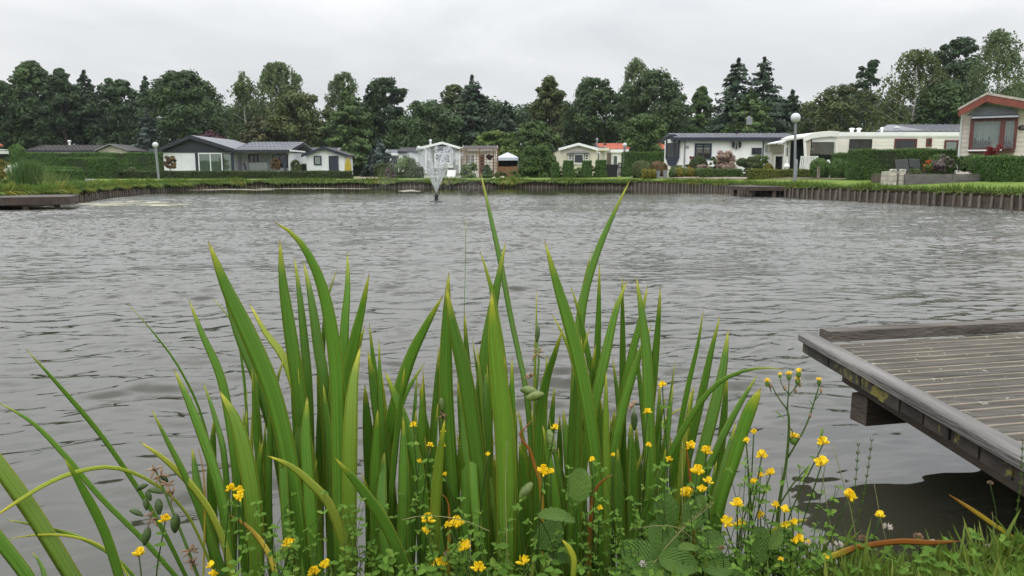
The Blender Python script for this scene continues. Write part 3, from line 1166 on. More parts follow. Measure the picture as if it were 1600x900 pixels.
def shrub(px0, px1, py, D, fol, label, kind='ball', name='garden_shrub', cat='shrub', zb=0.0, dens=1.0, group=None, flower=None, ls=None, z0=None, py0=None):
    """a bush between px0 and px1 whose top is at py"""
    px = (px0 + px1) / 2
    x = Xat(px, D)
    if py0 is not None:
        z0 = Zat(py0, D)
    zg = gz(x, D) if z0 is None else z0
    H = Zat(py, D) - zg
    W = (px1 - px0) * D / F
    root = thing(name, label, cat, (x, D + W * .3, zg), 0, group)
    ls = ls or max(.028, .00125 * D)
    core = MB()
    if kind in ('ball', 'egg', 'column'):
        n = int(min(9000, 3.3 * dens * (W * H * 3.1) / (ls * ls)))
        d = unit(rng.normal(size=(n, 3)))
        if kind == 'column':
            th = rng.uniform(0, 6.283, n)
            zz = rng.random(n)
            top = np.clip((1 - zz) / .16, 0, 1) ** .5
            pos = np.stack([np.cos(th) * W / 2 * top, np.sin(th) * W / 2 * top, zz * H], 1)
            nr = np.stack([np.cos(th), np.sin(th), .3 + (zz > .85) * .8], 1)
            core.lathe([(W * .42, 0), (W * .43, H * .82), (W * .2, H * .95)], n=12)
        else:
            r = W / 2
            hz = H / 2 if kind == 'ball' else H * .58
            pos = d * np.array((r, r, hz)) + np.array((0, 0, H - hz))
            keep = pos[:, 2] > -.02
            pos, d = pos[keep], d[keep]
            nr = d + np.array((0, 0, .3))
            core.ball((0, 0, H - hz), r * .9, 14, 8, sz=hz * .92)
        wob = .03 * np.sin(pos[:, 0] * 7 + 1) * np.sin(pos[:, 2] * 6)
        pos = pos + nr * wob[:, None] + rng.normal(size=pos.shape) * .022
        n = len(pos)
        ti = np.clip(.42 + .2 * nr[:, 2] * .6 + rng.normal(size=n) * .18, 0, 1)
        st = stamp(DIAMOND, pos, nr + rng.normal(size=pos.shape) * .5, ls * rng.uniform(.6, 1.3, n), ti)
        core.build('woody_core', M['leafcore'], root)
    else:
        nc = int(26 * max(.5, min(2.5, W * H)))
        cs = []
        for i in range(nc):
            a = random.uniform(0, 6.283)
            t = random.random()
            q = random.uniform(.2, 1) ** .5
            rr = W / 2 * q * math.sqrt(max(.05, 1 - (t * 1.05 - .25) ** 2)) * .85
            cs.append((rr * math.cos(a), rr * math.sin(a), zb * H + (1 - zb) * H * t * .9, W * random.uniform(.10, .17), q))
        P_, Nn, S_, T_ = leaf_cloud(cs, 85 * dens, ls * 1.15)
        P_[:, 2] = np.maximum(P_[:, 2], .02)
        st = stamp(DIAMOND, P_, Nn, S_, T_)
        if zb > 0:
            core.tube([(0, 0, -.05), (0, 0, H * .6)], [.03, .02], 6)
            core.build('stem', M['bark'], root)
        else:
            core.tube([(0, 0, -.05), (.02, 0, H * .4), (0, .02, H * .7)], [.03, .02, .01], 6)
            core.build('stem', M['bark'], root)
    raw_mesh('foliage', *st[:3], FOL[fol], root, {'tint': st[3]})
    if flower:
        n = flower[1]
        d = unit(rng.normal(size=(n, 3)))
        d[:, 1] = -np.abs(d[:, 1])
        d[:, 2] = np.abs(d[:, 2])
        pos = d * np.array((W * .5, W * .5, H * .5)) + np.array((0, 0, H * .48))
        pos = np.repeat(pos, 9, 0) + rng.normal(size=(n * 9, 3)) * .05
        f = stamp(DIAMOND, pos, rng.normal(size=pos.shape), .05 * rng.uniform(.7, 1.2, len(pos)), rng.random(len(pos)))
        raw_mesh('blossom', *f[:3], FOL[flower[0]], root, {'tint': f[3]})
    return root


# left
hedge(36, 255, 239, 58, 1.2, 'conifer_hedge', 'tall dark clipped hedge in front of the brown roofed bungalow')
hedge(96, 174, 247, 47, 1.1, 'conifer_hedge', 'mid height clipped hedge block left of the left lamp post')
hedge(71, 119, 266, 36, .8, 'conifer_hedge', 'low clipped hedge block right behind the reed clump')
hedge(71, 119, 261.5, 38.2, .6, 'conifer_hedge', 'second low hedge rising just behind the hedge block by the reeds')
hedge(143, 548, 268, 48, .7, 'hedge_dark', 'very long low dark hedge along the far bank before the anthracite gabled chalet')
shrub(17, 37, 225, 46, 'conifer_hedge', 'columnar clipped evergreen behind the reed clump', 'column', 'clipped_evergreen')
shrub(-14, 14, 247, 37, 'yellow', 'golden bush at the left edge of the photo', 'loose')
shrub(8, 32, 258, 34, 'light', 'bush with white flower heads left of the reeds', 'loose', flower=('whiteflower', 14), name='flowering_bush')
shrub(4, 24, 269, 31, 'yellow', 'small yellow flowering bush under the white flowered bush', 'loose')
shrub(-20, 12, 277, 27, 'light', 'low green ground bush behind the left jetty', 'loose')
shrub(189, 216, 263, 49.5, 'olive', 'brownish low bush peeping over the long dark hedge', 'loose', py0=274)
shrub(254, 274, 244, 51, 'rust', 'rusty ball crowned standard tree before the white wall', 'loose', 'standard_tree', 'small tree', zb=.5)
shrub(422, 437, 246, 53, 'rust', 'rusty standard bush in the white pot on the porch', 'loose', 'standard_tree', 'small tree', zb=.45)
shrub(455, 470, 249, 56, 'olive', 'olive standard bush between chalet and white shed', 'loose', 'standard_tree', 'small tree', zb=.45)
hedge(453, 480, 256, 60, .7, 'hedge_dark', 'short dark hedge between chalet and white shed')
# middle
hedge(584, 597, 259, 62, .8, 'hedge_dark', 'dark hedge end at the back of the driveway')
hedge(591, 611, 256, 58, 4.0, 'olive', 'olive clipped hedge along the right side of the driveway')
shrub(600, 616, 264, 50, 'purple', 'small purple pink bush by the driveway corner', 'loose')
shrub(612, 636, 258, 51, 'mid', 'green bush with a few white blooms left of the fountain', 'loose', flower=('whiteflower', 6), name='flowering_bush')
shrub(616, 656, 243, 54, 'light', 'bright green tall bush left of the grey gabled mobile home', 'loose')
hedge(629, 660, 261, 51, .8, 'hedge_dark', 'dark low hedge seen through the left of the fountain spray')
shrub(716, 748, 254, 52, 'light', 'bright leafy bush below the left end of the lattice screen', 'loose')
shrub(750, 772, 266, 51, 'mid', 'low green mound under the lattice screen', 'loose')
shrub(773, 792, 267, 51, 'olive', 'low yellow green mound in front of the picket fence', 'loose')
shrub(793, 812, 266, 51, 'light', 'low pale green mound beside the white stones', 'loose')
shrub(752, 764, 257, 55, 'yellow', 'small golden bush in front of the lattice', 'loose')
shrub(756, 766, 257, 54, 'deep', 'very small dark bush right of the golden bush', 'ball')
shrub(808, 868, 223, 55, 'hedge', 'big rounded laurel right of the party tent', 'loose', 'laurel_bush', dens=1.6)
shrub(836, 876, 240, 56, 'olive', 'yellow green flank bush at the right of the big laurel', 'loose', dens=1.4)
for px0, px1, py, lab in ((863, 873, 255, 'narrowest clipped hedge pillar, beside the big laurel'), (881, 896, 251.5, 'clipped hedge pillar at the left of the cream home window'),
                          (911, 924, 251.5, 'clipped hedge pillar at the right of the cream home window'), (932, 947, 250.5, 'widest clipped hedge pillar, left of the small gate')):
    hedge(px0, px1, py, 50, .6, 'conifer_hedge', lab, 'hedge_pillar', group='hedge pillars before the cream mobile home')
shrub(867, 882, 262, 50.5, 'light', 'loose bright bush left of the first cream home pillars', 'loose')
shrub(890, 913, 262, 51, 'light', 'loose bright bush under the cream home window', 'loose')
shrub(922, 934, 258, 51, 'yellow', 'yellow green bush between the two right hand pillars', 'loose')
shrub(946, 963, 256, 53, 'yellow', 'yellow bush above the dark bin by the gate', 'loose')
hedge(975, 1040, 238, 50, 1.2, 'conifer_hedge', 'tall clipped hedge in front of the red tiled roof')
shrub(989, 1018, 251, 44.6, 'olive', 'wide clipped dome bush at the foot of the tall hedge', 'egg', 'clipped_bush')
shrub(1018, 1043, 252, 44.8, 'rust', 'brownish clipped dome bush behind the grey pots', 'ball', 'clipped_bush')
YB = 'small clipped balls along the path'
for px0, px1, py, fol, lab in ((1003, 1011, 264.5, 'yellow', 'leftmost tiny yellow ball bush by the path'), (1011, 1019, 265, 'yellow', 'middle tiny yellow ball bush left of the pots'),
                               (1018, 1026, 265, 'yellow', 'tiny yellow ball bush touching the left grey pot'), (1046, 1057, 263.5, 'mid', 'green ball bush under the bay window'),
                               (1056, 1068, 262.5, 'yellow', 'yellow ball bush right of the bay window foot'), (1065, 1073, 264, 'light', 'pale small ball bush between two yellow ones'),
                               (1072, 1085, 262, 'yellow', 'largest yellow ball bush by the path'), (1085, 1102, 263, 'mid', 'green ball bush at the left end of the low box hedge')):
    shrub(px0, px1, py, 43, fol, lab, 'ball', 'ball_bush', group=YB)
hedge(1097, 1159, 265, 41.2, .5, 'hedge', 'low green box hedge before the long white mobile home')
shrub(1064, 1082, 250, 45, 'light', 'bright green mound left of the dark window', 'loose')
shrub(1076, 1086, 241, 46, 'red', 'dark red leaved plant beside the dark double window', 'loose')
shrub(1080, 1105, 244, 44.5, 'hedge_dark', 'rounded dark shrub under the dark double window', 'ball')
shrub(1088, 1112, 255, 43.5, 'pink', 'pinkish flower drift before the rounded dark shrub', 'loose', dens=.8)
shrub(1066, 1082, 258, 43.4, 'orange', 'orange flowering patch above the yellow balls', 'loose', dens=.35)
shrub(1108, 1126, 241, 45.4, 'hedge', 'upright green shrub left of the pink willow', 'loose')
shrub(1119, 1152, 234, 44, 'pink', 'round pale pink willow standard before the white wall', 'loose', 'pink_willow', 'small tree', zb=.28, dens=1.3)
shrub(1125, 1155, 257, 43, 'pink', 'pink flowers under the pale pink willow', 'loose', dens=.5)
shrub(1151, 1166, 248, 42.5, 'hedge_dark', 'left of two dark ball crowned standard bushes', 'ball', 'standard_bush', py0=259)
shrub(1167, 1185, 245, 43.5, 'hedge_dark', 'larger dark ball crowned standard bush with reddish branches', 'ball', 'standard_bush', py0=260)
shrub(1178, 1204, 240, 44, 'light', 'bright lime shrub below the small window', 'loose')
shrub(1160, 1190, 254, 42.6, 'olive', 'reddish green border plants under the standard bushes', 'loose')
shrub(1194, 1208, 255, 42, 'yellow', 'golden mound at the foot of the lime shrub', 'ball')
hedge(1173, 1271, 265.5, 36.5, .5, 'variegated', 'low variegated yellow hedge behind the right lamp post')
shrub(1269, 1298, 247, 34.5, 'conifer_hedge', 'large clipped egg bush behind the short wooden stake', 'egg', 'clipped_bush', group='clipped egg bushes by the awning caravan')
shrub(1299, 1324, 248, 33.8, 'conifer_hedge', 'middle clipped egg bush right of the white signboard', 'egg', 'clipped_bush', group='clipped egg bushes by the awning caravan')
shrub(1323, 1348, 248, 33.2, 'conifer_hedge', 'clipped egg bush against the tall hedge end', 'egg', 'clipped_bush', group='clipped egg bushes by the awning caravan')
hedge(1308, 1350, 240, 36.5, .8, 'conifer_hedge', 'hedge showing above the clipped egg bushes')
hedge(1344, 1492, 233.5, 30, 1.3, 'conifer_hedge', 'largest tall clipped hedge, between egg bushes and red trimmed chalet')
hedge(1563, 1640, 245, 23.8, 1.6, 'conifer_hedge', 'clipped hedge block at the right edge of the photo')
# planter border of the red trimmed chalet
B0 = Zat(266, 25)
shrub(1452, 1478, 242, 26, 'hedge', 'clipped dome behind the lilac spikes in the raised bed', 'egg', 'clipped_bush', z0=B0)
shrub(1504, 1546, 243, 26, 'hedge', 'clipped dome below the red framed window', 'egg', 'clipped_bush', z0=B0)
shrub(1455, 1470, 253, 25.5, 'purple', 'purple flowering plant at the left of the raised bed', 'loose', z0=B0, flower=('lilac', 10))
shrub(1466, 1492, 240, 25.5, 'lilac', 'feathery lilac spiked plant in the raised bed', 'loose', z0=B0, dens=.8)
shrub(1488, 1512, 241, 25.6, 'mid', 'loose green grassy plant in the middle of the raised bed', 'loose', z0=B0, dens=.8)
shrub(1532, 1560, 247, 25.4, 'purple', 'brownish purple round shrub at the right of the raised bed', 'loose', z0=B0)
shrub(1443, 1454, 248, 25.4, 'orange', 'orange flowering plant beside the second lounger', 'loose', z0=B0, dens=.5)
shrub(1444, 1457, 257, 25.2, 'light', 'lime low plant under the orange flowers', 'loose', z0=B0)
shrub(1516, 1560, 260, 25.1, 'hedge', 'low green edging at the right front of the raised bed', 'loose', z0=B0)
shrub(1416, 1446, 264.5, 25.0, 'olive', 'flat yellow green mat spilling over the raised bed edge', 'loose', z0=Zat(271, 25))


# ------------------------------------------------------------------ thin damp air between the pond and the wood
hz_m = bpy.data.materials.new('damp_air')
hz_m.use_nodes = True
N, L = hz_m.node_tree.nodes, hz_m.node_tree.links
N.remove(N['Principled BSDF'])
pv = N.new('ShaderNodeVolumePrincipled')
pv.inputs['Color'].default_value = (.86, .90, .95, 1)
pv.inputs['Density'].default_value = .00022
pv.inputs['Anisotropy'].default_value = .2
L.new(pv.outputs[0], N['Material Output'].inputs['Volume'])
setting(MB().box(-1600, 1600, -1600, 1600, -1.8, 24).build('haze', hz_m), 'stuff')
# ------------------------------------------------------------------ building helpers
def window(root, x0, x1, z0, z1, frame='white', pane='glass', mull=(), rail=(), y=0.0, fw=.06, back=None, name='window', sill=None, proud=.06):
    """window > pane (> curtain): frame proud of the wall plane y"""
    mb = MB()
    ya, yb = y - proud, y + .005
    mb.box(x0, x0 + fw, ya, yb, z0, z1)
    mb.box(x1 - fw, x1, ya, yb, z0, z1)
    mb.box(x0 + fw, x1 - fw, ya, yb, z1 - fw, z1)
    mb.box(x0 + fw, x1 - fw, ya, yb, z0, z0 + fw)
    for m_ in mull:
        xm = x0 + (x1 - x0) * m_
        mb.box(xm - fw * .45, xm + fw * .45, ya + .006, yb, z0 + fw, z1 - fw)
    for r_ in rail:
        zm = z0 + (z1 - z0) * r_
        mb.box(x0 + fw, x1 - fw, ya + .012, yb, zm - fw * .35, zm + fw * .35)
    f = mb.build(name, M[frame], root)
    MB().box(x0 + fw * .7, x1 - fw * .7, y - .034, y - .026, z0 + fw * .7, z1 - fw * .7).build('pane', M[pane], f)
    if back:
        c = MB()
        n = 24
        a, b = x0 + fw, x1 - fw
        pts = [(a + (b - a) * i / n, y - .018 + .006 * math.sin(i * 2.4)) for i in range(n + 1)]
        poly = pts + [(p[0], p[1] + .004) for p in reversed(pts)]
        c.prism_z(poly, z0 + fw, z1 - fw)
        c.build('curtain', M[back], f)
    if sill:
        MB().box(x0 - .04, x1 + .04, y - .10, y, z0 - .05, z0 - .002).build('sill', M[sill], f)
    return f


def boards(root, poly, m, y=0.0, pitch=.15, name='wall_boarding', holes=()):
    """lapped weatherboards over a facade outline; poly(z) -> (x0, x1) at height z"""
    z0, z1, fn = poly
    mb = MB()
    z = z0
    while z < z1 - .03:
        zt = min(z + pitch, z1)
        a, b = fn((z + zt) / 2)
        segs = [(a, b)]
        for hx0, hx1, hz0, hz1 in holes:
            if hz0 < zt - .02 and hz1 > z + .02:
                q = []
                for s0, s1 in segs:
                    if hx1 <= s0 or hx0 >= s1:
                        q.append((s0, s1))
                    else:
                        if hx0 > s0:
                            q.append((s0, hx0))
                        if hx1 < s1:
                            q.append((hx1, s1))
                segs = q
        for s0, s1 in segs:
            if s1 - s0 > .02:
                mb.prism_x([(y - .004, z), (y - .024, z), (y - .008, zt), (y - .004, zt)], s0, s1)
        z += pitch
    return mb.build(name, m, root)


def gable_roof(root, x0, x1, xp, ze, zp, y0, y1, th, m, fascia, fh=.16, over=.25, fm=None):
    """ridge along y; eaves at x0, x1 height ze, ridge xp height zp, front at y0; roof (> bargeboard)"""
    mb = MB()
    ya, yb = y0 - over, y1 + over
    mb.prism([(x0, ze), (xp, zp), (xp, zp + th), (x0, ze + th)], ya, yb)
    mb.prism([(xp + .001, zp), (x1, ze), (x1, ze + th), (xp + .001, zp + th)], ya, yb)
    r = mb.build('roof', m, root)
    b = MB()
    for (xa, za, xb, zb_) in ((x0, ze, xp - .001, zp), (xp + .001, zp, x1, ze)):
        b.prism([(xa, za - fh), (xb, zb_ - fh), (xb, zb_ + th + .012), (xa, za + th + .012)], ya - .03, ya - .003)
    b.build('bargeboard', fascia, r)
    return r


def roof_ridge_x(root, x0, x1, y0, yp, y1, ze, zp, th, m, fascia, over=.2, ribs=.0):
    """ridge along x: front eave at y0 height ze, ridge at yp height zp"""
    mb = MB()
    xa, xb = x0 - over, x1 + over
    mb.prism_x([(y0, ze), (yp, zp), (yp, zp + th), (y0, ze + th)], xa, xb)
    mb.prism_x([(yp + .001, zp), (y1, ze), (y1, ze + th), (yp + .001, zp + th)], xa, xb)
    if ribs:
        x = xa + ribs / 2
        while x < xb - .03:
            mb.prism_x([(y0 - .01, ze + th + .002), (yp - .03, zp + th + .002), (yp - .03, zp + th + .035), (y0 - .01, ze + th + .035)], x - .03, x + .03)
            x += ribs
        k = 5
        for j in range(1, k):                       # tile courses
            t = j / k
            yy, zz = y0 + (yp - y0) * t, ze + (zp - ze) * t + th
            mb.prism_x([(yy - .02, zz - .01), (yy + .03, zz + .012), (yy + .03, zz + .028), (yy - .02, zz + .022)], xa + .01, xb - .01)
    r = mb.build('roof', m, root)
    f = MB()
    f.box(xa, xb, y0 - .045, y0 - .004, ze - .10, ze + th + .01)
    for xx in (xa - .034, xb + .004):
        f.prism_x([(y0, ze - .08), (yp, zp - .08), (yp, zp + th + .02), (y0, ze + th + .02)], xx, xx + .03)
    f.build('fascia', fascia, r)
    return r


def house_frame(px0, D):
    x0 = Xat(px0, D, 1.5)
    z0 = gz(x0, D)
    return x0, z0, (lambda px: Xat(px, D, 1.5) - x0), (lambda py: Zat(py, D) - z0)


def text_mesh(name, body, size, m, parent, loc, depth=.01, align='CENTER'):
    c = bpy.data.curves.new(name, 'FONT')
    c.body = body
    c.size = size
    c.align_x = align
    c.align_y = 'CENTER'
    c.extrude = depth
    o = bpy.data.objects.new(name, c)
    COL.objects.link(o)
    me = bpy.data.meshes.new_from_object(o.evaluated_get(bpy.context.evaluated_depsgraph_get()))
    bpy.data.objects.remove(o)
    me.materials.clear()
    me.materials.append(m)
    o = bpy.data.objects.new(name, me)
    COL.objects.link(o)
    o.parent = parent
    o.location = loc
    o.rotation_euler = (math.pi / 2, 0, 0)
    return o


def roof_vent(root, x, y, z, h=.35, r=.07, m='metal', name='chimney'):
    mb = MB()
    mb.lathe([(r, 0), (r, h * .7), (r * 1.7, h * .72), (r * 1.7, h * .85), (r * .6, h)], (x, y, z), 10)
    return mb.build(name, M[m], root)


# ---- chalet with anthracite gable
x0, z0, u, v = house_frame(256, 56)
H = thing('chalet', 'white chalet with anthracite gable, glass sliding doors and long grey roof', 'house', (x0, 56, z0))
wg = u(365)
ze, zp = v(234.5), v(213.5)
MB().prism([(0, 0), (wg, 0), (wg, ze - .05), (u(303), zp - .12), (0, ze - .05)], 0, 8).build('wall', M['render_'], H)
gb = MB()
gb.prism([(-.02, v(238.5)), (wg + .02, v(238.5)), (wg + .02, ze), (u(303), zp - .1), (-.02, ze)], -.05, -.003)
for i in range(14):
    xx = wg * (i + .5) / 14
    zt = (ze - .05) + (zp - ze - .08) * (1 - abs(xx - u(303)) / (wg * .55))
    gb.box(xx - .012, xx + .012, -.062, -.051, v(238.2), max(v(237.5), zt - .05))
gb.build('gable_cladding', M['anthracite'], H)
gable_roof(H, u(249), u(370), u(303), ze - .02, zp, 0, 8, .10, M['roof_grey'], M['anthracite'], .16, .35)
pan = MB()
pan.box(u(306), u(310), -.07, -.002, .02, v(238.8))
pan.box(u(363.2), u(366), -.07, -.002, .02, v(238.8))
pan.build('corner_panel', M['bluegrey'], H)
window(H, u(310.6), u(348), .12, v(239), 'white', 'clear', (.5,), (), 0, .07, 'curtain_reflection', 'sliding_door')
window(H, u(348.3), u(363), .12, v(239.5), 'anthracite', 'clear', (), (), 0, .07, 'curtain_reflection')
# long wing with porch
xw0, xw1 = wg + .02, u(447)
MB().box(xw0, xw1, 1.6, 7.4, 0, v(238)).build('wall', M['render_'], H)
boards(H, (.05, v(239), lambda z: (u(393.5), u(413))), M['greywall'], 1.6, .16, 'wall_boarding')
roof_ridge_x(H, xw0 + .2, u(454), -.25, 3.6, 7.4, v(236.5), v(221.2), .10, M['roof_grey'], M['anthracite'], .08, .28)
MB().box(u(455.4), u(456.6), -.3, 3.7, v(236.6), v(234)).build('gutter', M['white'], H)
window(H, u(415), u(440), v(262), v(240.5), 'anthracite', 'glass', (.5,), (), 1.6)
dr = window(H, u(377), u(393), .1, v(240.5), 'bluegrey', 'glass', (.55,), (), 1.6, .09, None, 'door')
MB().box(u(384.5), u(385.2), 1.50, 1.54, 1.0, 1.12).build('handle', M['metal'], dr)
for px in (445.5,):
    MB().box(u(px) - .06, u(px) + .06, -.12, 0, 0, v(237.5)).build('porch_post', M['bluegrey'], H)
MB().box(u(450), u(452.5), .1, 1.58, 0, v(238)).build('porch_side_panel', M['render_'], H)
MB().box(xw0, u(452), -.2, 1.58, 0, .10).build('porch_floor', M['concrete'], H)
# porch furniture
zt = z0 + .10
t = thing('garden_table', 'grey garden table on the porch of the anthracite gabled chalet', 'table', (x0 + u(405), 56.5, zt))
MB().box(-.85, .85, -.4, .4, .70, .745).build('table_top', M['grey_plastic'], t)
for sx in (-.75, .75):
    for sy in (-.32, .32):
        MB().box(sx - .03, sx + .03, sy - .03, sy + .03, 0, .70).build('leg', M['grey_plastic'], t)


def chair(x, y, z, rz, label, m='grey_plastic', group='porch chairs'):
    c = thing('garden_chair', label, 'chair', (x, y, z), rz, group)
    MB().box(-.24, .24, -.24, .24, .42, .45).build('seat', M[m], c)
    b = MB()
    b.prism_x([(.20, .452), (.235, .452), (.36, .98), (.325, .98)], -.24, .24)
    b.build('backrest', M[m], c)
    for sx in (-.21, .21):
        for sy in (-.21, .21):
            MB().box(sx - .018, sx + .018, sy - .018, sy + .018, 0, .42).build('leg', M[m], c)
    return c


chair(x0 + u(396), 56.05, zt, math.pi, 'left porch chair with its back towards the pond')
chair(x0 + u(406), 56.02, zt, math.pi * 1.03, 'middle porch chair with its back towards the pond')
chair(x0 + u(415), 56.05, zt, math.pi * .97, 'right porch chair beside the white plant pot')
chair(x0 + u(383), 56.7, zt, math.pi / 2, 'dark chair at the end of the porch table by the door')
pt = MB()
pt.lathe([(.16, 0), (.24, .02), (.30, .42), (.33, .44), (.33, .48), (.27, .48)], n=14)
p_ = pt.build('plant_pot', M['white'])
p_.location = (Xat(430, 53, 1), 53.3, gz(Xat(430, 53, 1), 53.3))
tag(p_, 'white flower pot holding the rusty standard bush', 'pot')

# ---- brown roofed bungalow behind the hedges
x0, z0, u, v = house_frame(46, 70)
H = thing('bungalow', 'low bungalow with long brown roof behind the tall hedges', 'house', (x0, 70, z0))
MB().box(.2, u(160), 0, 5, 0, v(238)).build('wall', M['cream'], H)
MB().prism([(u(160) + .02, 0), (u(206), 0), (u(206), v(237)), (u(182), v(227.5)), (u(160) + .02, v(236))], -.6, 6).build('gable_wall', M['stone'], H)
roof_ridge_x(H, 0, u(163), -.3, 2.6, 5.2, v(236.5), v(227), .1, M['roof_brown'], M['anthracite'], .1, .4)
gable_roof(H, u(157), u(212), u(182), v(236.5), v(226), -.6, 6, .05, M['roof_brown'], M['metal'], .02, .3)
roof_vent(H, u(88), 2.4, v(227) + .1, .45, .10, 'white')
window(H, u(100), u(114), .9, v(240), 'white', 'glass', (.5,), (), 0)
MB().box(u(81), u(119), -.9, -.32, v(240.5), v(239)).build('awning', M['canvas_tan'], H)

# ---- sliver of red roofed house at the left edge
x0, z0, u, v = house_frame(-170, 62)
H = thing('red_roofed_house', 'house with red tiled roof just entering at the left edge', 'house', (x0, 62, z0))
MB().prism([(0, 0), (u(-90), 0), (u(-90), v(224)), (u(-128), v(208)), (0, v(224))], 0, 7).build('wall', M['greywall'], H)
gable_roof(H, u(-172), u(-86), u(-128), v(224), v(206), 0, 7, .14, M['roof_red'], M['roof_red'], .05, .3)
window(H, u(-140), u(-115), .9, v(238), 'white', 'glass', (.5,))
x0, z0, u, v = house_frame(-80, 44)
H = thing('white_pergola', 'white slatted pergola roof at the left edge', 'pergola', (x0, 44, z0))
mb = MB()
mb.box(0, u(-22), 0, .08, v(238), v(233))
mb.box(0, u(-22), 2.4, 2.48, v(239), v(234))
for i in range(12):
    xx = u(-22) * i / 11
    mb.box(max(0, xx - .03), min(u(-22), xx + .03), -.1, 2.6, v(232.9), v(231.9))
mb.build('roof', M['white'], H)
for px in (-60, -23):
    for yy in (.02, 2.40):
        MB().box(u(px) - .04, u(px) + .04, yy, yy + .07, 0, v(238.2)).build('post', M['white'], H)
MB().bar((u(-37), .0, v(243)), (u(-21), -.02, v(246)), .08).build('brace', M['white'], H)

# ---- white shed
x0, z0, u, v = house_frame(479, 57)
H = thing('garden_shed', 'small white shed with dark door, dark window and dark gable trim', 'shed', (x0, 57, z0))
MB().prism([(0, 0), (u(538), 0), (u(538), v(243)), (u(507), v(232)), (0, v(243))], 0, 3).build('wall', M['render_'], H)
gable_roof(H, u(472), u(544), u(507), v(243.5), v(231), 0, 3, .08, M['roof_dark'], M['bluegrey'], .12, .2)
MB().bar((u(507), -.22, v(236)), (u(507), -.22, v(228)), .06).build('finial', M['bluegrey'], H)
window(H, u(490.5), u(502.7), v(258), v(243.5), 'bluegrey', 'clear', (), (), 0, .09, 'curtain')
dr = window(H, u(514), u(529), .05, v(243.5), 'bluegrey', 'glass', (.3,), (), 0, .10, None, 'door')
MB().box(u(519), u(528), -.05, -.036, .12, v(244.8)).build('door_panel', M['bluegrey'], dr)
b = MB()
b.prism([(-.25, 0), (.3, 0), (.24, .95), (.12, 1.36), (-.05, 1.4), (-.2, .95)], -.06, .06)
b.prism([(-.24, .5), (.28, .5), (.27, .62), (-.235, .62)], -.075, -.061)
o = b.build('slide_board', M['yellow'])
o.location = (Xat(543.5, 56, 1), 56, gz(Xat(543, 56), 56))
tag(o, 'upright yellow plastic board leaning by the right wall of the white shed', 'board')

# ---- beige trailer between chalet and shed
x0, z0, u, v = house_frame(440, 72)
H = thing('mobile_home', 'pale beige trailer with light grey roof seen between chalet and white shed', 'mobile home', (x0, 72, z0))
MB().box(0, u(525), 0, 3.4, 0, v(238)).build('wall', M['cream2'], H)
boards(H, (.1, v(239), lambda z: (0, u(525))), M['cream2'], 0, .18)
roof_ridge_x(H, 0, u(525), -.15, 1.7, 3.5, v(237.5), v(231), .09, M['roof_grey'], M['white'], .1)
roof_vent(H, u(483.5), -.25, v(237), .45, .11, 'black')
# ---- two small buildings right of the driveway
x0, z0, u, v = house_frame(603, 70)
H = thing('outbuilding', 'small white outbuilding with grey roof at the end of the driveway', 'shed', (x0, 70, z0))
MB().box(0, u(622.5), 0, 3, 0, v(241)).build('wall', M['white'], H)
roof_ridge_x(H, 0, u(622.5), -.2, 1.5, 3.1, v(241), v(234.5), .09, M['roof_grey'], M['white'], .06)
window(H, u(612), u(622), .05, v(244.5), 'bluegrey', 'glass', (.5,), (), 0, .08, None, 'door')
x0, z0, u, v = house_frame(623.5, 69)
H = thing('outbuilding', 'white outbuilding with higher dark roof left of the middle lamp globe', 'shed', (x0, 69, z0))
MB().box(0, u(656), 0, 3, 0, v(238)).build('wall', M['white'], H)
roof_ridge_x(H, 0, u(656), -.2, 1.5, 3.1, v(238.2), v(231), .09, M['roof_dark'], M['bluegrey'], .06)
window(H, u(630), u(640), 1.0, v(243), 'bluegrey', 'glass', (.5,))

# ---- grey gabled mobile home behind the fountain
x0, z0, u, v = house_frame(656, 57)
H = thing('mobile_home', 'grey and white mobile home with small gable and window display behind the fountain', 'mobile home', (x0, 57, z0))
wg = u(721)
ze, zp = v(233), v(223.5)
MB().prism([(0, .25), (wg, .25), (wg, ze - .04), (u(692), zp - .08), (0, ze - .04)], 0, 9).build('wall', M['greywall'], H)
MB().box(.1, wg - .1, .1, 8.9, -.05, .25).build('skirting', M['white'], H)
hs = [(u(678), u(708), v(258), v(230.5))]
boards(H, (.3, ze - .06, lambda z: (.02, wg - .02)), M['greywall'], 0, .15, holes=hs)
gable_roof(H, u(652), u(724), u(692), ze, zp, 0, 9, .08, M['roof_dark'], M['white'], .08, .3)
for px in (665.5, 718):
    MB().box(u(px) - .06, u(px) + .06, -.06, -.027, .3, ze - .05).build('corner_trim', M['white'], H)
bay = MB()
bay.prism([(u(678), v(233)), (u(684), v(229)), (u(703), v(229)), (u(708), v(233))], -.5, -.026)
bay.build('bay_head', M['metal'], H)
window(H, u(680), u(704.5), v(257), v(240), 'white', 'glass', (), (), -.40, .06, None, 'bay_window')
window(H, u(704.8), u(708), v(257), v(234), 'white', 'glass', (), (), -.40, .05)
mb = MB()
mb.box(u(679), u(708), -.39, -.03, v(262), v(257.3))
mb.build('bay_base', M['white'], H)
mb = MB()
mb.box(u(680.2), u(704), -.405, -.03, v(239.8), v(233.2))
mb.build('bay_blind', M['metal'], H)
for i, px in enumerate((685, 690, 695.5, 700)):
    q = MB()
    hgt = .22 + .2 * (i % 2)
    q.lathe([(.02, 0), (.10, .02), (.12, .16), (.05, .18)], (u(px), -.5, v(257.4)), 8)
    for k in range(5):
        a = k * 1.3
        q.ball((u(px) + .09 * math.cos(a), -.5 + .06 * math.sin(a), v(257.4) + .2 + hgt * random.random() * .8), .04, 6, 4)
    q.build('window_ornament', M['white'], H)
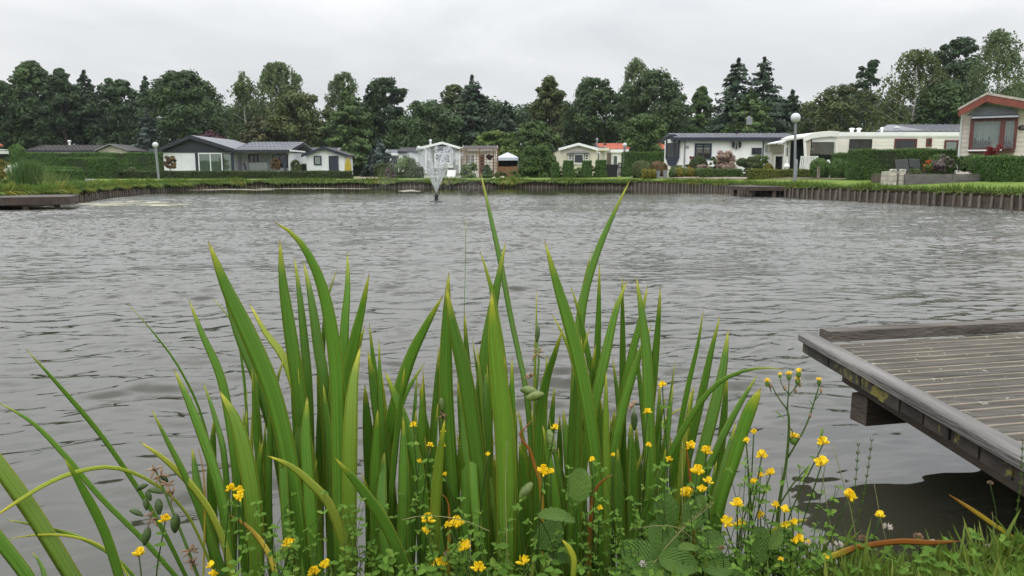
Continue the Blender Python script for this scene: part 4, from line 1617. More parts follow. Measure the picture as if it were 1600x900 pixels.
for k in range(3):
    window(H, u(712), u(716), v(244.5 + 6.5 * k), v(239 + 6.5 * k), 'white', 'curtain', (), (), -.0, .05)
roof_ridge_x(H, u(722), u(775), 1.0, 3.0, 5.0, v(233.5), v(227.3), .09, M['roof_dark'], M['greywall'], .05)
MB().box(wg + .01, u(775), 1.3, 4.8, 0, v(234.5)).build('annex_wall', M['cream2'], H)
window(H, u(747), u(756), .2, v(241), 'frame_red', 'glass', (.5,), (), 1.3, .07, None, 'door')
window(H, u(727), u(741), v(256), v(240), 'white', 'clear', (.5,), (), 1.3, .06, 'curtain')
roof_vent(H, u(671), 1.0, v(228.5), .55, .07, 'white')
st = MB()
for k in range(4):
    st.box(u(700), u(713), -1.5 + .3 * k, -1.2 + .3 * k, 0, .14 * (k + 1))
st.build('steps', M['white'], H)
# lattice screen
x0, z0, u, v = house_frame(721, 55.5)
H = thing('lattice_screen', 'brown square lattice screen along the terrace right of the grey gabled home', 'trellis', (x0, 55.5, z0))
xs = [u(721), u(729), u(749.5), u(771), u(777.5)]
for x_ in xs:
    MB().box(x_ - .05, x_ + .05, -.05, .05, 0, v(233)).build('post', M['lattice'], H)
for a, b in zip(xs[:-1], xs[1:]):
    mb = MB()
    n = max(2, int((b - a) / .22))
    za, zb_ = v(264), v(234.5)
    for i in range(1, n):
        xx = a + (b - a) * i / n
        mb.box(xx - .015, xx + .015, -.012, .012, za, zb_)
    k = int((zb_ - za) / .22)
    for i in range(k + 1):
        zz = za + (zb_ - za) * i / k
        mb.box(a + .05, b - .05, .0125, .03, zz - .015, zz + .015)
    mb.build('lattice_panel', M['lattice'], H)
MB().box(xs[0] - .1, xs[-1] + .1, -.08, .08, v(233) + .002, v(231.5)).build('top_rail', M['lattice'], H)
# hanging basket
hb = MB()
hb.lathe([(.02, -.02), (.16, .08), (.2, .2), (.1, .22)], n=10)
for k in range(40):
    d = Vector((random.gauss(0, 1), random.gauss(0, 1), random.gauss(0, .6))).normalized()
    hb.ball((d.x * .22, d.y * .22, .22 + d.z * .16), .06, 5, 3)
hb.tube([(0, 0, .3), (0, 0, .75)], .008, 5)
o = hb.build('hanging_basket', FOL['purple'])
o.location = (Xat(765, 55.3, 1.5), 55.35, Zat(250, 55.3))
tag(o, 'dark hanging flower basket at the right of the brown lattice', 'basket')
# picket fence
x0, z0, u, v = house_frame(778, 54)
H = thing('picket_fence', 'low brown picket fence below the party tent', 'fence', (x0, 54, z0))
mb = MB()
n = 15
for i in range(n):
    xx = u(808) * i / (n - 1)
    h = v(259.5) + random.uniform(-.02, .02)
    mb.prism([(xx - .04, 0), (xx + .04, 0), (xx + .04, h - .06), (xx, h), (xx - .04, h - .06)], -.01, .01)
mb.build('picket_panel', M['lattice'], H)
mb = MB()
for zz in (.18, .55):
    mb.box(-.05, u(808) + .05, .012, .045, zz, zz + .07)
mb.build('rail', M['lattice'], H)
# party tent
x0, z0, u, v = house_frame(778, 57)
H = thing('party_tent', 'pale blue peaked party tent, dark underneath', 'tent', (x0, 57, z0))
wd = u(808)
c = MB()
zt, zb_ = v(237.5), v(246)
pk = (wd / 2, wd / 2, zt)
cn = [(-.1, -.1, zb_), (wd + .1, -.1, zb_), (wd + .1, wd + .1, zb_), (-.1, wd + .1, zb_)]
cv = [Vector(q) for q in cn]
vs, fs = [pk], []
for i in range(4):
    a, b = cv[i], cv[(i + 1) % 4]
    o = len(vs)
    vs += [a, b, a - Vector((0, 0, .22)), b - Vector((0, 0, .22))]
    fs += [(0, o, o + 1), (o, o + 2, o + 3, o + 1)]
c.add(vs, fs)
c.build('canopy', M['tentcloth'], H, normals=False)
for i in (0, 1, 2, 3):
    MB().tube([(cn[i][0] * .98 + .02, cn[i][1] * .98 + .02, 0), (cn[i][0] * .98 + .02, cn[i][1] * .98 + .02, zb_)], .025, 6).build('pole', M['metal'], H)
s_ = MB()
s_.box(0, wd, wd - .02, wd, 0, zb_ - .15)
s_.box(0, .02, 0, wd - .03, 0, zb_ - .15)
s_.box(wd - .02, wd, 0, wd - .03, 0, zb_ - .15)
s_.build('dark_panel', M['tentdark'], H)  # dark panels on three sides make the space under the canopy dark
# pale stones before the fence
for i, (px, py, w_) in enumerate(((771, 276, 5), (784.5, 275, 8), (787, 276.5, 5))):
    D = 47.8
    x = Xat(px, D)
    r = w_ * D / F / 2
    q = MB()
    q.ball((0, 0, r * .3), r, 9, 6, sz=r * .6)
    q.v = [(a + random.uniform(-.12, .12) * r, b + random.uniform(-.12, .12) * r, cc + random.uniform(-.1, .1) * r) for a, b, cc in q.v]
    o = q.build('garden_stone', M['stone'])
    o.location = (x, D, gz(x, D) + .02)
    tag(o, ('small pale stone left of the large one before the picket fence', 'largest pale stone before the picket fence', 'pale stone just right of and touching the largest one')[i], 'stone', 'pale garden stones')

# ---- cream mobile home
x0, z0, u, v = house_frame(874, 58)
H = thing('mobile_home', 'cream mobile home with white roof edge and bay window behind the hedge pillars', 'mobile home', (x0, 58, z0))
wg = u(932)
ze, zp = v(233.5), v(225)
MB().prism([(0, .1), (wg, .1), (wg, ze - .04), (u(903), zp - .06), (0, ze - .04)], 0, 10).build('wall', M['cream'], H)
boards(H, (.15, ze - .06, lambda z: (.02, wg - .02)), M['cream'], 0, .16, holes=[(u(887), u(921), v(258), v(236))])
gable_roof(H, u(872), u(934), u(903), ze, zp, 0, 10, .07, M['roof_dark'], M['white'], .11, .3)
bh = MB()
bh.prism([(u(885), v(240)), (u(893), v(236.5)), (u(915), v(236.5)), (u(921), v(239.5))], -.45, -.026)
bh.build('bay_head', M['grey_plastic'], H)
window(H, u(896), u(911), v(255.5), v(241), 'white', 'glass', (), (), -.3, .05, None, 'bay_window', 'white')
for a, b in ((887.5, 893.5), (913.5, 919.5)):
    window(H, u(a), u(b), v(250.5), v(241), 'white', 'glass', (), (.5,), -.12, .07)
MB().box(u(887), u(920.5), -.28, -.026, v(264), v(257)).build('bay_base', M['cream'], H)
MB().box(u(894), u(913), -.36, -.285, v(257.2), v(255.2)).build('sill', M['white'], H)
roof_vent(H, u(938), 2.5, v(229), .75, .06, 'metal')
MB().prism_z([(wg + .01, 1.0), (u(953), 2.0), (u(953), 9), (wg + .01, 9)], .1, v(233)).build('side_wall', M['cream'], H)
roof_ridge_x(H, wg + .25, u(953), 1.2, 4.5, 8, v(232.5), v(228), .08, M['roof_dark'], M['cream'], .05)
for a, b in ((936, 940), (946, 949)):
    window(H, u(a), u(b), .8, v(237), 'white', 'glass', (), (), 1.0 + (u(a) - wg) * 1.0, .05)
x0, z0, u, v = house_frame(955, 60)
H = thing('outbuilding', 'cream annex with white fascia and grey door behind the little gate', 'shed', (x0, 60, z0))
MB().box(0, u(979), 0, 3, 0, v(238.5)).build('wall', M['cream2'], H)
MB().box(-.1, u(981.5), -.15, 3.1, v(238.4), v(233.5)).build('roof', M['white'], H)
window(H, u(957), u(965.5), .05, v(242), 'white', 'clear', (), (.45,), 0, .07, 'curtain', 'door')
# gate
x0, z0, u, v = house_frame(966, 51)
H = thing('garden_gate', 'narrow dark blue gate left of the slim lamp post', 'gate', (x0, 51, z0))
mb = MB()
for i in range(4):
    mb.box(u(966 + i * 1.9), u(966 + i * 1.9) + .05, 0, .03, .06, v(255))
mb.build('gate_bars', M['bluegrey'], H)
mb = MB()
for zz in (.15, .6, v(255.5)):
    mb.box(-.02, u(974), .032, .06, zz, zz + .06)
mb.build('rail', M['bluegrey'], H)
o = MB().prism([(-.36, 0), (.36, 0), (.4, .75), (-.4, .75)], -.3, .3).box(-.43, .43, -.33, .33, .752, .83)
o = o.build('waste_bin', M['black'])
o.location = (Xat(955, 51.3), 51.3, gz(Xat(955, 51), 51))
tag(o, 'dark bin box standing left of the narrow gate', 'bin')
# ---- red tiled building
x0, z0, u, v = house_frame(936, 68)
H = thing('red_roofed_house', 'long low building with red orange tiled roof behind the tall hedge', 'house', (x0, 68, z0))
MB().box(.2, u(1060), 0, 5, 0, v(236)).build('wall', M['cream2'], H)
roof_ridge_x(H, 0, u(1060), -.3, 2.5, 5.3, v(234.8), v(224.2), .1, M['roof_red'], M['roof_dark'], .1, .3)
roof_vent(H, u(1022.5), 1.6, v(229), .5, .09, 'metal')
roof_vent(H, u(948), 1.6, v(229), .35, .09, 'black')

# ---- long white mobile home
x0, z0, u, v = house_frame(1067, 47)
H = thing('mobile_home', 'long white mobile home with ribbed grey roof, corner bay and number by the window', 'mobile home', (x0, 47, z0))
wl_ = u(1192)
ze, zp = v(217.5), v(208.6)
MB().box(0, wl_, 0, 3.6, .2, ze - .03).build('wall', M['white'], H)
W1 = (u(1084.5), u(1111), v(249), v(224))
W2 = (u(1173.5), u(1189), v(241.5), v(231))
boards(H, (.22, ze - .06, lambda z: (.02, wl_ - .02)), M['white'], 0, .17, holes=[W1, W2])
roof_ridge_x(H, u(1053), u(1242), -.3, 1.8, 3.9, ze, zp, .09, M['roof_grey'], M['bluegrey'], .06, .26)
window(H, *W1[:2], *W1[2:], 'bluegrey', 'clear', (.5,), (.78,), 0, .11, None)
MB().box(W1[0] + .1, W1[1] - .1, -.024, -.012, W1[2] + .1, W1[3] - .1).build('window_back', M['glass'], H)
MB().box(W1[0] + .12, W1[0] + (W1[1] - W1[0]) * .45, -.0255, -.0245, W1[3] - .34, W1[3] - .1).build('roller_blind', M['curtain'], H)
MB().box(W1[0] + (W1[1] - W1[0]) * .55, W1[1] - .12, -.0255, -.0245, W1[3] - .34, W1[3] - .1).build('roller_blind', M['curtain'], H)
window(H, *W2[:2], *W2[2:], 'bluegrey', 'glass', (.5,), (.5,), 0, .07)
text_mesh('house_number', '56', .26, M['black'], H, (u(1072.3), -.035, v(230)))
# corner bay at the left end
A_, B_ = Vector((0, .0, 0)), Vector((-1.02, .62, 0))
bz0, bz1 = v(262.5), v(214.5)
bb = MB()
bb.prism_z([(-.002, .0), (-1.02, .62), (-.30, 3.3), (-.002, 3.6)], v(258), ze - .05)
bb.build('bay_wall', M['white'], H)
ang = math.atan2(B_.y - A_.y, B_.x - A_.x) + math.pi
bl = (B_ - A_).length
bay = MB()
fx0, fx1 = .10, bl - .22
oct_o = [(fx0, .45), (fx0 + .22, -.05), (fx1 - .22, -.05), (fx1, .45), (fx1, 1.62), (fx1 - .28, 1.86), (fx0 + .28, 1.86), (fx0, 1.62)]
oct_i = [(fx0 + .07, .47), (fx0 + .25, .48), (fx1 - .25, .48), (fx1 - .07, .47), (fx1 - .07, 1.58), (fx1 - .3, 1.78), (fx0 + .3, 1.78), (fx0 + .07, 1.58)]
n = 8
vs = [(x, -.09, z) for x, z in oct_o] + [(x, -.09, z) for x, z in oct_i] + [(x, -.004, z) for x, z in oct_o] + [(x, -.004, z) for x, z in oct_i]
fs = []
for i in range(n):
    j = (i + 1) % n
    fs += [(i, j, n + j, n + i), (2 * n + i, 3 * n + i, 3 * n + j, 2 * n + j), (i, 2 * n + i, 2 * n + j, j), (n + i, n + j, 3 * n + j, 3 * n + i)]
bay.add(vs, fs)
bay.box((fx0 + fx1) / 2 + .1, (fx0 + fx1) / 2 + .15, -.08, -.01, .49, 1.77)
bf = bay.build('bay_window', M['bluegrey'], H)
pn = MB()
pn.prism([(x, z) for x, z in oct_i], -.05, -.04)
pn.build('pane', M['glass'], bf)
bl_ = MB().box(fx0 + .1, fx1 - .1, -.062, -.056, 1.35, 1.57)
bl_.build('roller_blind', M['curtain'], bf)
bf.location = (B_.x, B_.y, v(258))
bf.rotation_euler = (0, 0, ang)
vg = MB()
vg.prism_x([(-.32, ze - .02), (1.8, zp - .02), (3.92, ze - .02), (3.92, ze - .18), (1.8, zp - .2), (-.32, ze - .2)], u(1053) - .16, u(1053) - .098)
vg.build('gable_bargeboard', M['bluegrey'], H)
MB().prism_x([(-.02, ze - .05), (1.8, zp - .02), (3.6, ze - .05)], -.12, -.02).build('gable_wall', M['white'], H)
MB().bar((u(1069), -.06, .3), (u(1069), -.06, ze - .1), .07).build('downpipe', M['metal'], H)
MB().bar((u(1191), -.06, .3), (u(1191), -.06, ze - .1), .06).build('downpipe', M['bluegrey'], H)
# carriage lamp (two shades)
cl = MB()
cl.box(u(1149) - .02, u(1149) + .02, -.16, -.026, v(233), v(224))
for s_ in (-.2, .2):
    cl.lathe([(.03, 0), (.085, .1), (.085, .25), (.11, .26), (.03, .38)], (u(1149) + s_, -.14, v(231)), 8)
    cl.bar((u(1149), -.14, v(232)), (u(1149) + s_, -.14, v(231)), .025)
cl.build('wall_lantern', M['blackmetal'], H)
roof_vent(H, u(1159), 1.4, zp - .05, .4, .05, 'black')
# stepped-back right end with porch
MB().box(wl_ + .01, u(1206), .25, 3.4, .2, ze - .05).build('wall', M['white'], H)
boards(H, (.22, ze - .06, lambda z: (wl_ + .03, u(1206) - .01)), M['white'], .25, .17)
MB().box(u(1206) + .01, u(1221), -.1, 3.4, .1, ze - .05).build('porch_wall', M['white'], H)
MB().bar((u(1205), -.12, .2), (u(1205), -.12, ze - .1), .08).build('downpipe', M['bluegrey'], H)
window(H, u(1194), u(1202), v(240), v(225), 'white', 'clear', (), (), .23, .06, 'curtain')
fl = MB()
fl.lathe([(.03, 0), (.10, .12), (.10, .3), (.13, .32), (.03, .45)], (u(1210), -.24, v(227)), 8)
fl.build('wall_lantern', M['blackmetal'], H)
window(H, u(1213.5), u(1221), .15, v(223.5), 'white', 'glass', (), (), -.11, .06, None, 'door')

# ---- grey roofed bird house seen against the spruces
bp_ = MB()
bp_.tube([(0, 0, 0), (0, 0, 5.0)], .05, 6)
x = Xat(1170, 56, 4)
bh_ = thing('nest_box', 'grey nest box high against the spruces above the white mobile home', 'nest box', (x, 56, gz(x, 56)))
zb_ = Zat(195, 56) - gz(x, 56)
MB().tube([(0, 0, 0), (0, 0, zb_)], .045, 6).build('pole', M['wood_old'], bh_)
MB().prism([(-.17, zb_ + .001), (.17, zb_ + .001), (.17, zb_ + .42), (0, zb_ + .62), (-.17, zb_ + .42)], -.15, .15).build('box', M['metal'], bh_)

# ---- awning caravan
x0, z0, u, v = house_frame(1302, 40)
H = thing('caravan', 'white holiday caravan with low flat roof and dark windows behind the clipped hedge', 'caravan', (x0, 40, z0))
xe = u(1500)
zt = v(206.5)
MB().box(0, xe, 0, 2.9, .25, zt - .05).build('wall', M['cream2'], H)
WN = [(1325, 1360, 253, 217.5), (1395, 1430, 252, 216.5), (1444.5, 1453, 229, 216), (1473, 1495, 250, 219)]
boards(H, (.3, v(214.5), lambda z: (.02, xe - .02)), M['cream2'], 0, .17, holes=[(u(a), u(b), v(c), v(d)) for a, b, c, d in WN])
mb = MB()
mb.box(-.06, xe + .06, -.07, 2.95, v(212.5), zt)
mb.box(-.04, xe + .04, -.045, -.01, v(214.4), v(212.5) - .002)
mb.build('roof', M['white'], H)
for i, (a, b, c, d) in enumerate(WN):
    window(H, u(a), u(b), v(c), v(d), 'black' if i == 0 else 'frame_red', 'glass' if i != 3 else 'clear', (.5,) if i == 0 else (), (), 0, .055 if i == 0 else .09, 'curtain' if i == 3 else None)
for px in (1338.5, 1349.5):
    roof_vent(H, u(px), .8, zt, .26, .09, 'white')
roof_vent(H, u(1386), .8, zt, .3, .05, 'white')
roof_vent(H, u(1416), .9, zt, .2, .08, 'metal')
# big grey roof behind it
x0b, z0b, u2, v2 = house_frame(1366, 46)
Hb = thing('chalet', 'chalet with wide blue grey sheet roof rising behind the awning caravan', 'house', (x0b, 46, z0b))
MB().box(.3, u2(1560), .3, 5, 0, v2(208)).build('wall', M['greywall'], Hb)
rb = MB()
rb.prism_x([(0, v2(206.5)), (4, v2(191)), (4, v2(191) + .1), (0, v2(206.5) + .1)], 2.6, u2(1565))
rb.add([(0, 0, v2(206.5)), (2.6, 0, v2(206.5)), (2.6, 4, v2(191)), (0, 0, v2(206.5) + .08), (2.6, 0, v2(206.5) + .1), (2.6, 4, v2(191) + .1)],
       [(0, 2, 1), (3, 4, 5), (0, 1, 4, 3), (1, 2, 5, 4), (2, 0, 3, 5)])
k = 3.0
while k < u2(1560):
    rb.prism_x([(0, v2(206.5) + .102), (3.98, v2(191) + .1), (3.98, v2(191) + .14), (0, v2(206.5) + .14)], k, k + .05)
    k += .4
rb.build('roof', M['roof_grey'], Hb)
roof_vent(Hb, u2(1409), .9, v2(202.5), .22, .12, 'white')
# awning tent in front of the caravan end
x0, z0, u, v = house_frame(1250, 38.6)
T_ = thing('caravan_awning', 'white scalloped awning tent with dark plastic window at the caravan end', 'awning', (x0, 38.6, z0))
prof = [(1250, 213.5), (1262, 208.5), (1275, 206.3), (1290, 205), (1304, 206)]
mb = MB()
top = [(u(a), v(b)) for a, b in prof]
bot = [(a, b - .10) for a, b in top]
mb.prism(top + bot[::-1], -.35, 2.9)
mb.build('canopy', M['canvas'], T_)
mb = MB()
ns = 22
for i in range(ns):
    t0, t1 = i / ns, (i + 1) / ns
    xa, xb = u(1250) + (u(1304) - u(1250)) * t0, u(1250) + (u(1304) - u(1250)) * t1

    def zz(x):
        for (p, q), (r, s_) in zip(top[:-1], top[1:]):
            if x <= r + 1e-6:
                return q + (s_ - q) * (x - p) / (r - p)
        return top[-1][1]
    xm = (xa + xb) / 2
    mb.prism([(xa, zz(xa) - .02), (xb, zz(xb) - .02), (xb, zz(xb) - .24), (xm, zz(xm) - .30), (xa, zz(xa) - .24)], -.385, -.36)
mb.build('valance', M['canvas'], T_)
mb = MB()
mb.prism([(u(1253), 0), (u(1262), 0), (u(1262), v(217)), (u(1253), v(217))], -.28, -.25)
mb.build('rolled_curtain', M['canvas_tan'], T_)
mb = MB()
mb.prism([(u(1249.5), v(215)), (u(1253.5), v(215)), (u(1259), .1), (u(1256), .1)], -.34, -.285)
mb.build('front_pole_drape', M['canvas'], T_)
mb = MB()
mb.box(u(1264), u(1303), -.26, -.24, v(222), v(213))
mb.prism([(u(1300.5), v(222)), (u(1303), v(222)), (u(1309), .1), (u(1305), .1)], -.26, -.24)
mb.box(u(1264), u(1303), -.255, -.235, .1, v(254))
mb.build('front_panel', M['canvas'], T_)
w_ = MB().prism([(u(1264), v(254)), (u(1304), v(254)), (u(1300.4), v(222)), (u(1264), v(222))], -.252, -.246).build('plastic_window', M['clear'], T_)
mb = MB().box(u(1262), u(1301), 2.5, 2.55, 0, v(214))
mb.box(u(1301), u(1301) + .03, .0, 2.5, 0, v(214))
mb.build('interior_shade', M['tentdark'], T_)  # dark panels stand in for the shade inside the awning tent
mb = MB()
mb.prism([(u(1280), v(226.5)), (u(1293), v(230.5)), (u(1293), v(233)), (u(1280), v(229.5))], 1.9, 1.94)
mb.build('inner_shelf', M['canvas'], T_)
# white porch canopy beside the awning
x0, z0, u, v = house_frame(1222, 41)
T2 = thing('porch_canopy', 'white post and rafter canopy between mobile home and awning tent', 'pergola', (x0, 41, z0))
mb = MB()
mb.prism([(u(1223), v(221)), (u(1252), v(214.8)), (u(1252), v(217)), (u(1223), v(223))], -.1, 2.6)
mb.build('roof', M['white'], T2)
for px in (1226.5, 1232):
    MB().box(u(px) - .05, u(px) + .05, -.06, .04, 0, v(221.5)).build('post', M['white'], T2)
mb = MB()
mb.bar((u(1226.5), -.02, v(232)), (u(1233), -.02, v(222.6)), .07)
mb.build('brace', M['white'], T2)
mb = MB()
mb.box(u(1224), u(1252), 2.5, 2.56, v(237), v(224))
mb.build('rear_blind', M['canvas_tan'], T2)
mb = MB()
mb.box(u(1231), u(1252), 2.62, 2.7, 0, v(223))
mb.build('rear_wall', M['cream2'], T2)
window(T2, u(1235), u(1252), .05, v(240), 'white', 'glass', (), (), 2.62, .09, None, 'door')
# porch clutter: chairs, white boxes
def plain_chair(px, D, rz, label):
    x = Xat(px, D)
    c = thing('garden_chair', label, 'chair', (x, D, gz(x, D)), rz, 'white chairs by the awning')
    MB().box(-.25, .25, -.25, .25, .40, .44).build('seat', M['white'], c)
    b = MB()
    for i in range(6):
        xx = -.22 + i * .088
        b.prism_x([(.22, .44), (.25, .44), (.36, 1.0), (.33, 1.0)], xx - .03, xx + .03)
    b.prism_x([(.33, 1.0), (.365, 1.0), (.375, 1.06), (.34, 1.06)], -.26, .26)
    b.build('backrest', M['white'], c)
    for sx in (-.22, .22):
        for sy in (-.22, .22):
            MB().box(sx - .025, sx + .025, sy - .025, sy + .025, 0, .40).build('leg', M['white'], c)


plain_chair(1253, 37.8, math.pi, 'white slatted garden chair directly below the awning pole')
plain_chair(1262, 37.7, math.pi * 1.08, 'white slatted garden chair at the left of the plastic awning window')
plain_chair(1236, 38.5, math.pi / 2, 'white chair seen side on left of the lamp post')
o = MB().lathe([(.02, 0), (.2, .02), (.24, .05), (.24, .2), (.02, .36)], n=12).build('kettle_grill', M['white'])
o.location = (Xat(1228, 38), 38, Zat(264.5, 38))
lg = thing('barbecue', 'small white lidded kettle barbecue behind the yellow hedge', 'barbecue', (Xat(1228, 38), 38, gz(Xat(1228, 38), 38)))
o.parent = lg
o.location = (0, 0, .5)
o.scale = (.6, .6, .6)
o.name = 'bowl'
for k in range(3):
    a = k * 2.1
    MB().bar((.1 * math.cos(a), .1 * math.sin(a), .51), (.2 * math.cos(a), .2 * math.sin(a), 0), .025).build('leg', M['blackmetal'], lg)
x = Xat(1298, 35)
bd = thing('sign_board', 'white triangular board behind the gap between the clipped egg bushes', 'board', (x, 35.4, gz(x, 35)))
MB().prism([(-.34, .05), (.3, .05), (.05, .85), (-.05, .85)], -.02, .02).build('panel', M['white'], bd)
MB().bar((0, .02, .8), (0, .35, 0), .03).build('strut', M['wood_old'], bd)
x = Xat(1278, 33.6)
o = MB().box(-.05, .05, -.05, .05, -.1, Zat(260, 33.6) - gz(x, 33.6)).build('wooden_stake', M['pile'])
o.location = (x, 33.6, gz(x, 33.6))
tag(o, 'short pale wooden stake before the large clipped egg bush', 'stake')
# grey flower pots
for px0, px1, lab in ((1024.5, 1031.5, 'left grey tapered plant pot at the path'), (1035.5, 1042.5, 'right grey tapered plant pot at the path')):
    D = 43
    r = (px1 - px0) * D / F / 2
    o = MB().lathe([(r * .7, 0), (r, .40), (r * 1.06, .41), (r * 1.06, .44), (r * .9, .44)], n=14).build('plant_pot', M['grey_plastic'])
    x = Xat((px0 + px1) / 2, D)
    o.location = (x, D, gz(x, D))
    tag(o, lab, 'pot', 'grey pots by the path')

# ---- red trimmed chalet at the right edge
x0, z0, u, v = house_frame(1497, 27.5)
NR = R(-32)                                   # its window front is turned towards the pond


def u(px):
    k = Xat(px, 27, 1.5) / 27
    return (k * 27.5 - x0) / (math.cos(NR) - k * math.sin(NR))


v = lambda py: Zat(py, 27.1) - z0
H = thing('chalet', 'cream boarded chalet with red brown gable trim and red framed bay window', 'house', (x0, 27.5, z0), NR)
wg = u(1640)
xp, ze, zp = u(1533.5), v(178), v(155.5)
ze2 = v(173) - .28
MB().prism([(0, 0), (wg, 0), (wg, v(168)), (xp, zp - .12), (0, ze + .05)], 0, 8).build('wall', M['pinkcream'], H)
HB = (u(1513), u(1586), v(236), v(171))
boards(H, (.05, v(173), lambda z: (.02, wg - .02)), M['pinkcream'], 0, .16, holes=[HB])
slope = (zp - ze) / (xp - u(1493))
zr = lambda x: zp - (x - xp) * .245
mb = MB()
xl, xr = u(1493), u(1652)
mb.prism([(xl, ze + .10), (xp, zp + .10), (xp, zp + .18), (xl, ze + .18)], -.5, 8.3)
mb.prism([(xp + .001, zp + .10), (xr, zr(xr) + .10), (xr, zr(xr) + .18), (xp + .001, zp + .18)], -.5, 8.3)
rf = mb.build('roof', M['roof_brown'], H)
mb = MB()
mb.prism([(xl, ze - .10), (xp - .001, zp - .12), (xp - .001, zp + .12), (xl, ze + .12)], -.54, -.505)
mb.prism([(xp + .001, zp - .12), (xr, zr(xr) - .12), (xr, zr(xr) + .12), (xp + .001, zp + .12)], -.54, -.505)
mb.build('bargeboard', M['trim_red'], rf)
mb = MB()
mb.prism([(xl - .02, ze + .122), (xp - .001, zp + .122), (xp - .001, zp + .20), (xl - .02, ze + .20)], -.56, -.503)
mb.prism([(xp + .001, zp + .122), (xr, zr(xr) + .122), (xr, zr(xr) + .20), (xp + .001, zp + .20)], -.56, -.503)
mb.build('roof_edge', M['stone'], rf)
mb = MB()
mb.prism([(u(1505), v(180)), (u(1531), v(163)), (u(1572), v(170)), (u(1584), v(174)), (u(1584), v(180))], -.04, -.027)
mb.build('gable_panel', M['metal'], H)
# bay window: head, red frame, panes, curtain, sill
mb = MB()
mb.prism_x([(-.03, v(180.5)), (-.55, v(183.5)), (-.60, v(186)), (-.03, v(186))], u(1514), u(1585))
mb.build('bay_head', M['metal'], H)
by = -.42
mb = MB()
fx = [(u(1512.5), u(1518.5)), (u(1558.5), u(1566.5)), (u(1580.5), u(1585.5))]
za, zb_ = v(234.2), v(186.2)
for a, b in fx:
    mb.box(a, b, by - .05, by + .03, za, zb_)
for (a, b) in ((fx[0][1], fx[1][0]), (fx[1][1], fx[2][0])):
    mb.box(a, b, by - .045, by + .03, zb_ - .10, zb_)
    mb.box(a, b, by - .045, by + .03, za, za + .05)
mb.box(u(1512.5), u(1512.5) + .05, by + .032, -.03, za, zb_)
mb.box(u(1585.5) - .05, u(1585.5), by + .032, -.03, za, zb_)
bf = mb.build('bay_window', M['bay_red'], H)
for (a, b) in ((fx[0][1], fx[1][0]), (fx[1][1], fx[2][0])):
    MB().box(a, b, by - .005, by + .003, za + .051, zb_ - .101).build('pane', M['clear'], bf)
cu = MB()
pts = [(u(1513) + (u(1585) - u(1513)) * i / 90, by + .22 + .012 * math.sin(i * 1.9)) for i in range(91)]
cu.prism_z(pts + [(p[0], p[1] + .005) for p in reversed(pts)], za + .02, zb_ - .02)
cu.build('curtain', M['curtain'], bf)
MB().box(u(1513), u(1564), by - .10, by - .052, za - .05, za - .003).build('sill', M['white'], bf)
MB().box(u(1513), u(1585), by + .0, -.03, za - .10, za - .053).build('bay_floor', M['bay_red'], bf)
for i in range(11):
    px = 1522 + i * 3.3 if i < 8 else 1568 + (i - 8) * 4
    q = MB()
    q.lathe([(.03, 0), (.05, .07), (.02, .075)], (u(px), by + .09, za + .052), 8)
    for k in range(6):
        a = random.uniform(0, 6.28)
        q.tube([(u(px), by + .09, za + .12), (u(px) + .05 * math.cos(a), by + .09 + .03 * math.sin(a), za + .16 + random.uniform(.05, .16 if i % 3 else .32))], [.008, .014], 4)
    q.build('window_plant', FOL['deep'] if i % 2 else M['black'], bf)
ov = MB()
ov.prism([(u(1593.5) + .13 * math.cos(a * .3142), v(201) + .085 * math.sin(a * .3142)) for a in range(20)], -.05, -.026)
sg = ov.build('number_sign', M['black'], H)
text_mesh('numeral', '27', .11, M['curtain'], sg, (u(1593.5), -.053, v(201)), .003)
MB().bar((u(1498), -.05, .2), (u(1498), -.05, v(181)), .06).build('corner_trim', M['curtain'], H)
# red pot plant below the window
x = Xat(1547, 25.9)
pp = thing('potted_plant', 'dark red leaved plant in a brown square pot below the red framed window', 'plant', (x, 25.95, B0))
hz = Zat(247, 25.9) - B0
MB().prism([(-.14, 0), (.14, 0), (.18, hz), (-.18, hz)], -.15, .15).build('pot', M['terracotta'], pp)
cs = [(random.gauss(0, .10), random.gauss(0, .08), hz + random.uniform(.08, .38), .11, 1) for _ in range(12)]
P_, Nn, S_, Tt = leaf_cloud(cs, 26, .045)
st_ = stamp(DIAMOND, P_, Nn, S_, Tt)
raw_mesh('foliage', *st_[:3], FOL['red'], pp, {'tint': st_[3]})
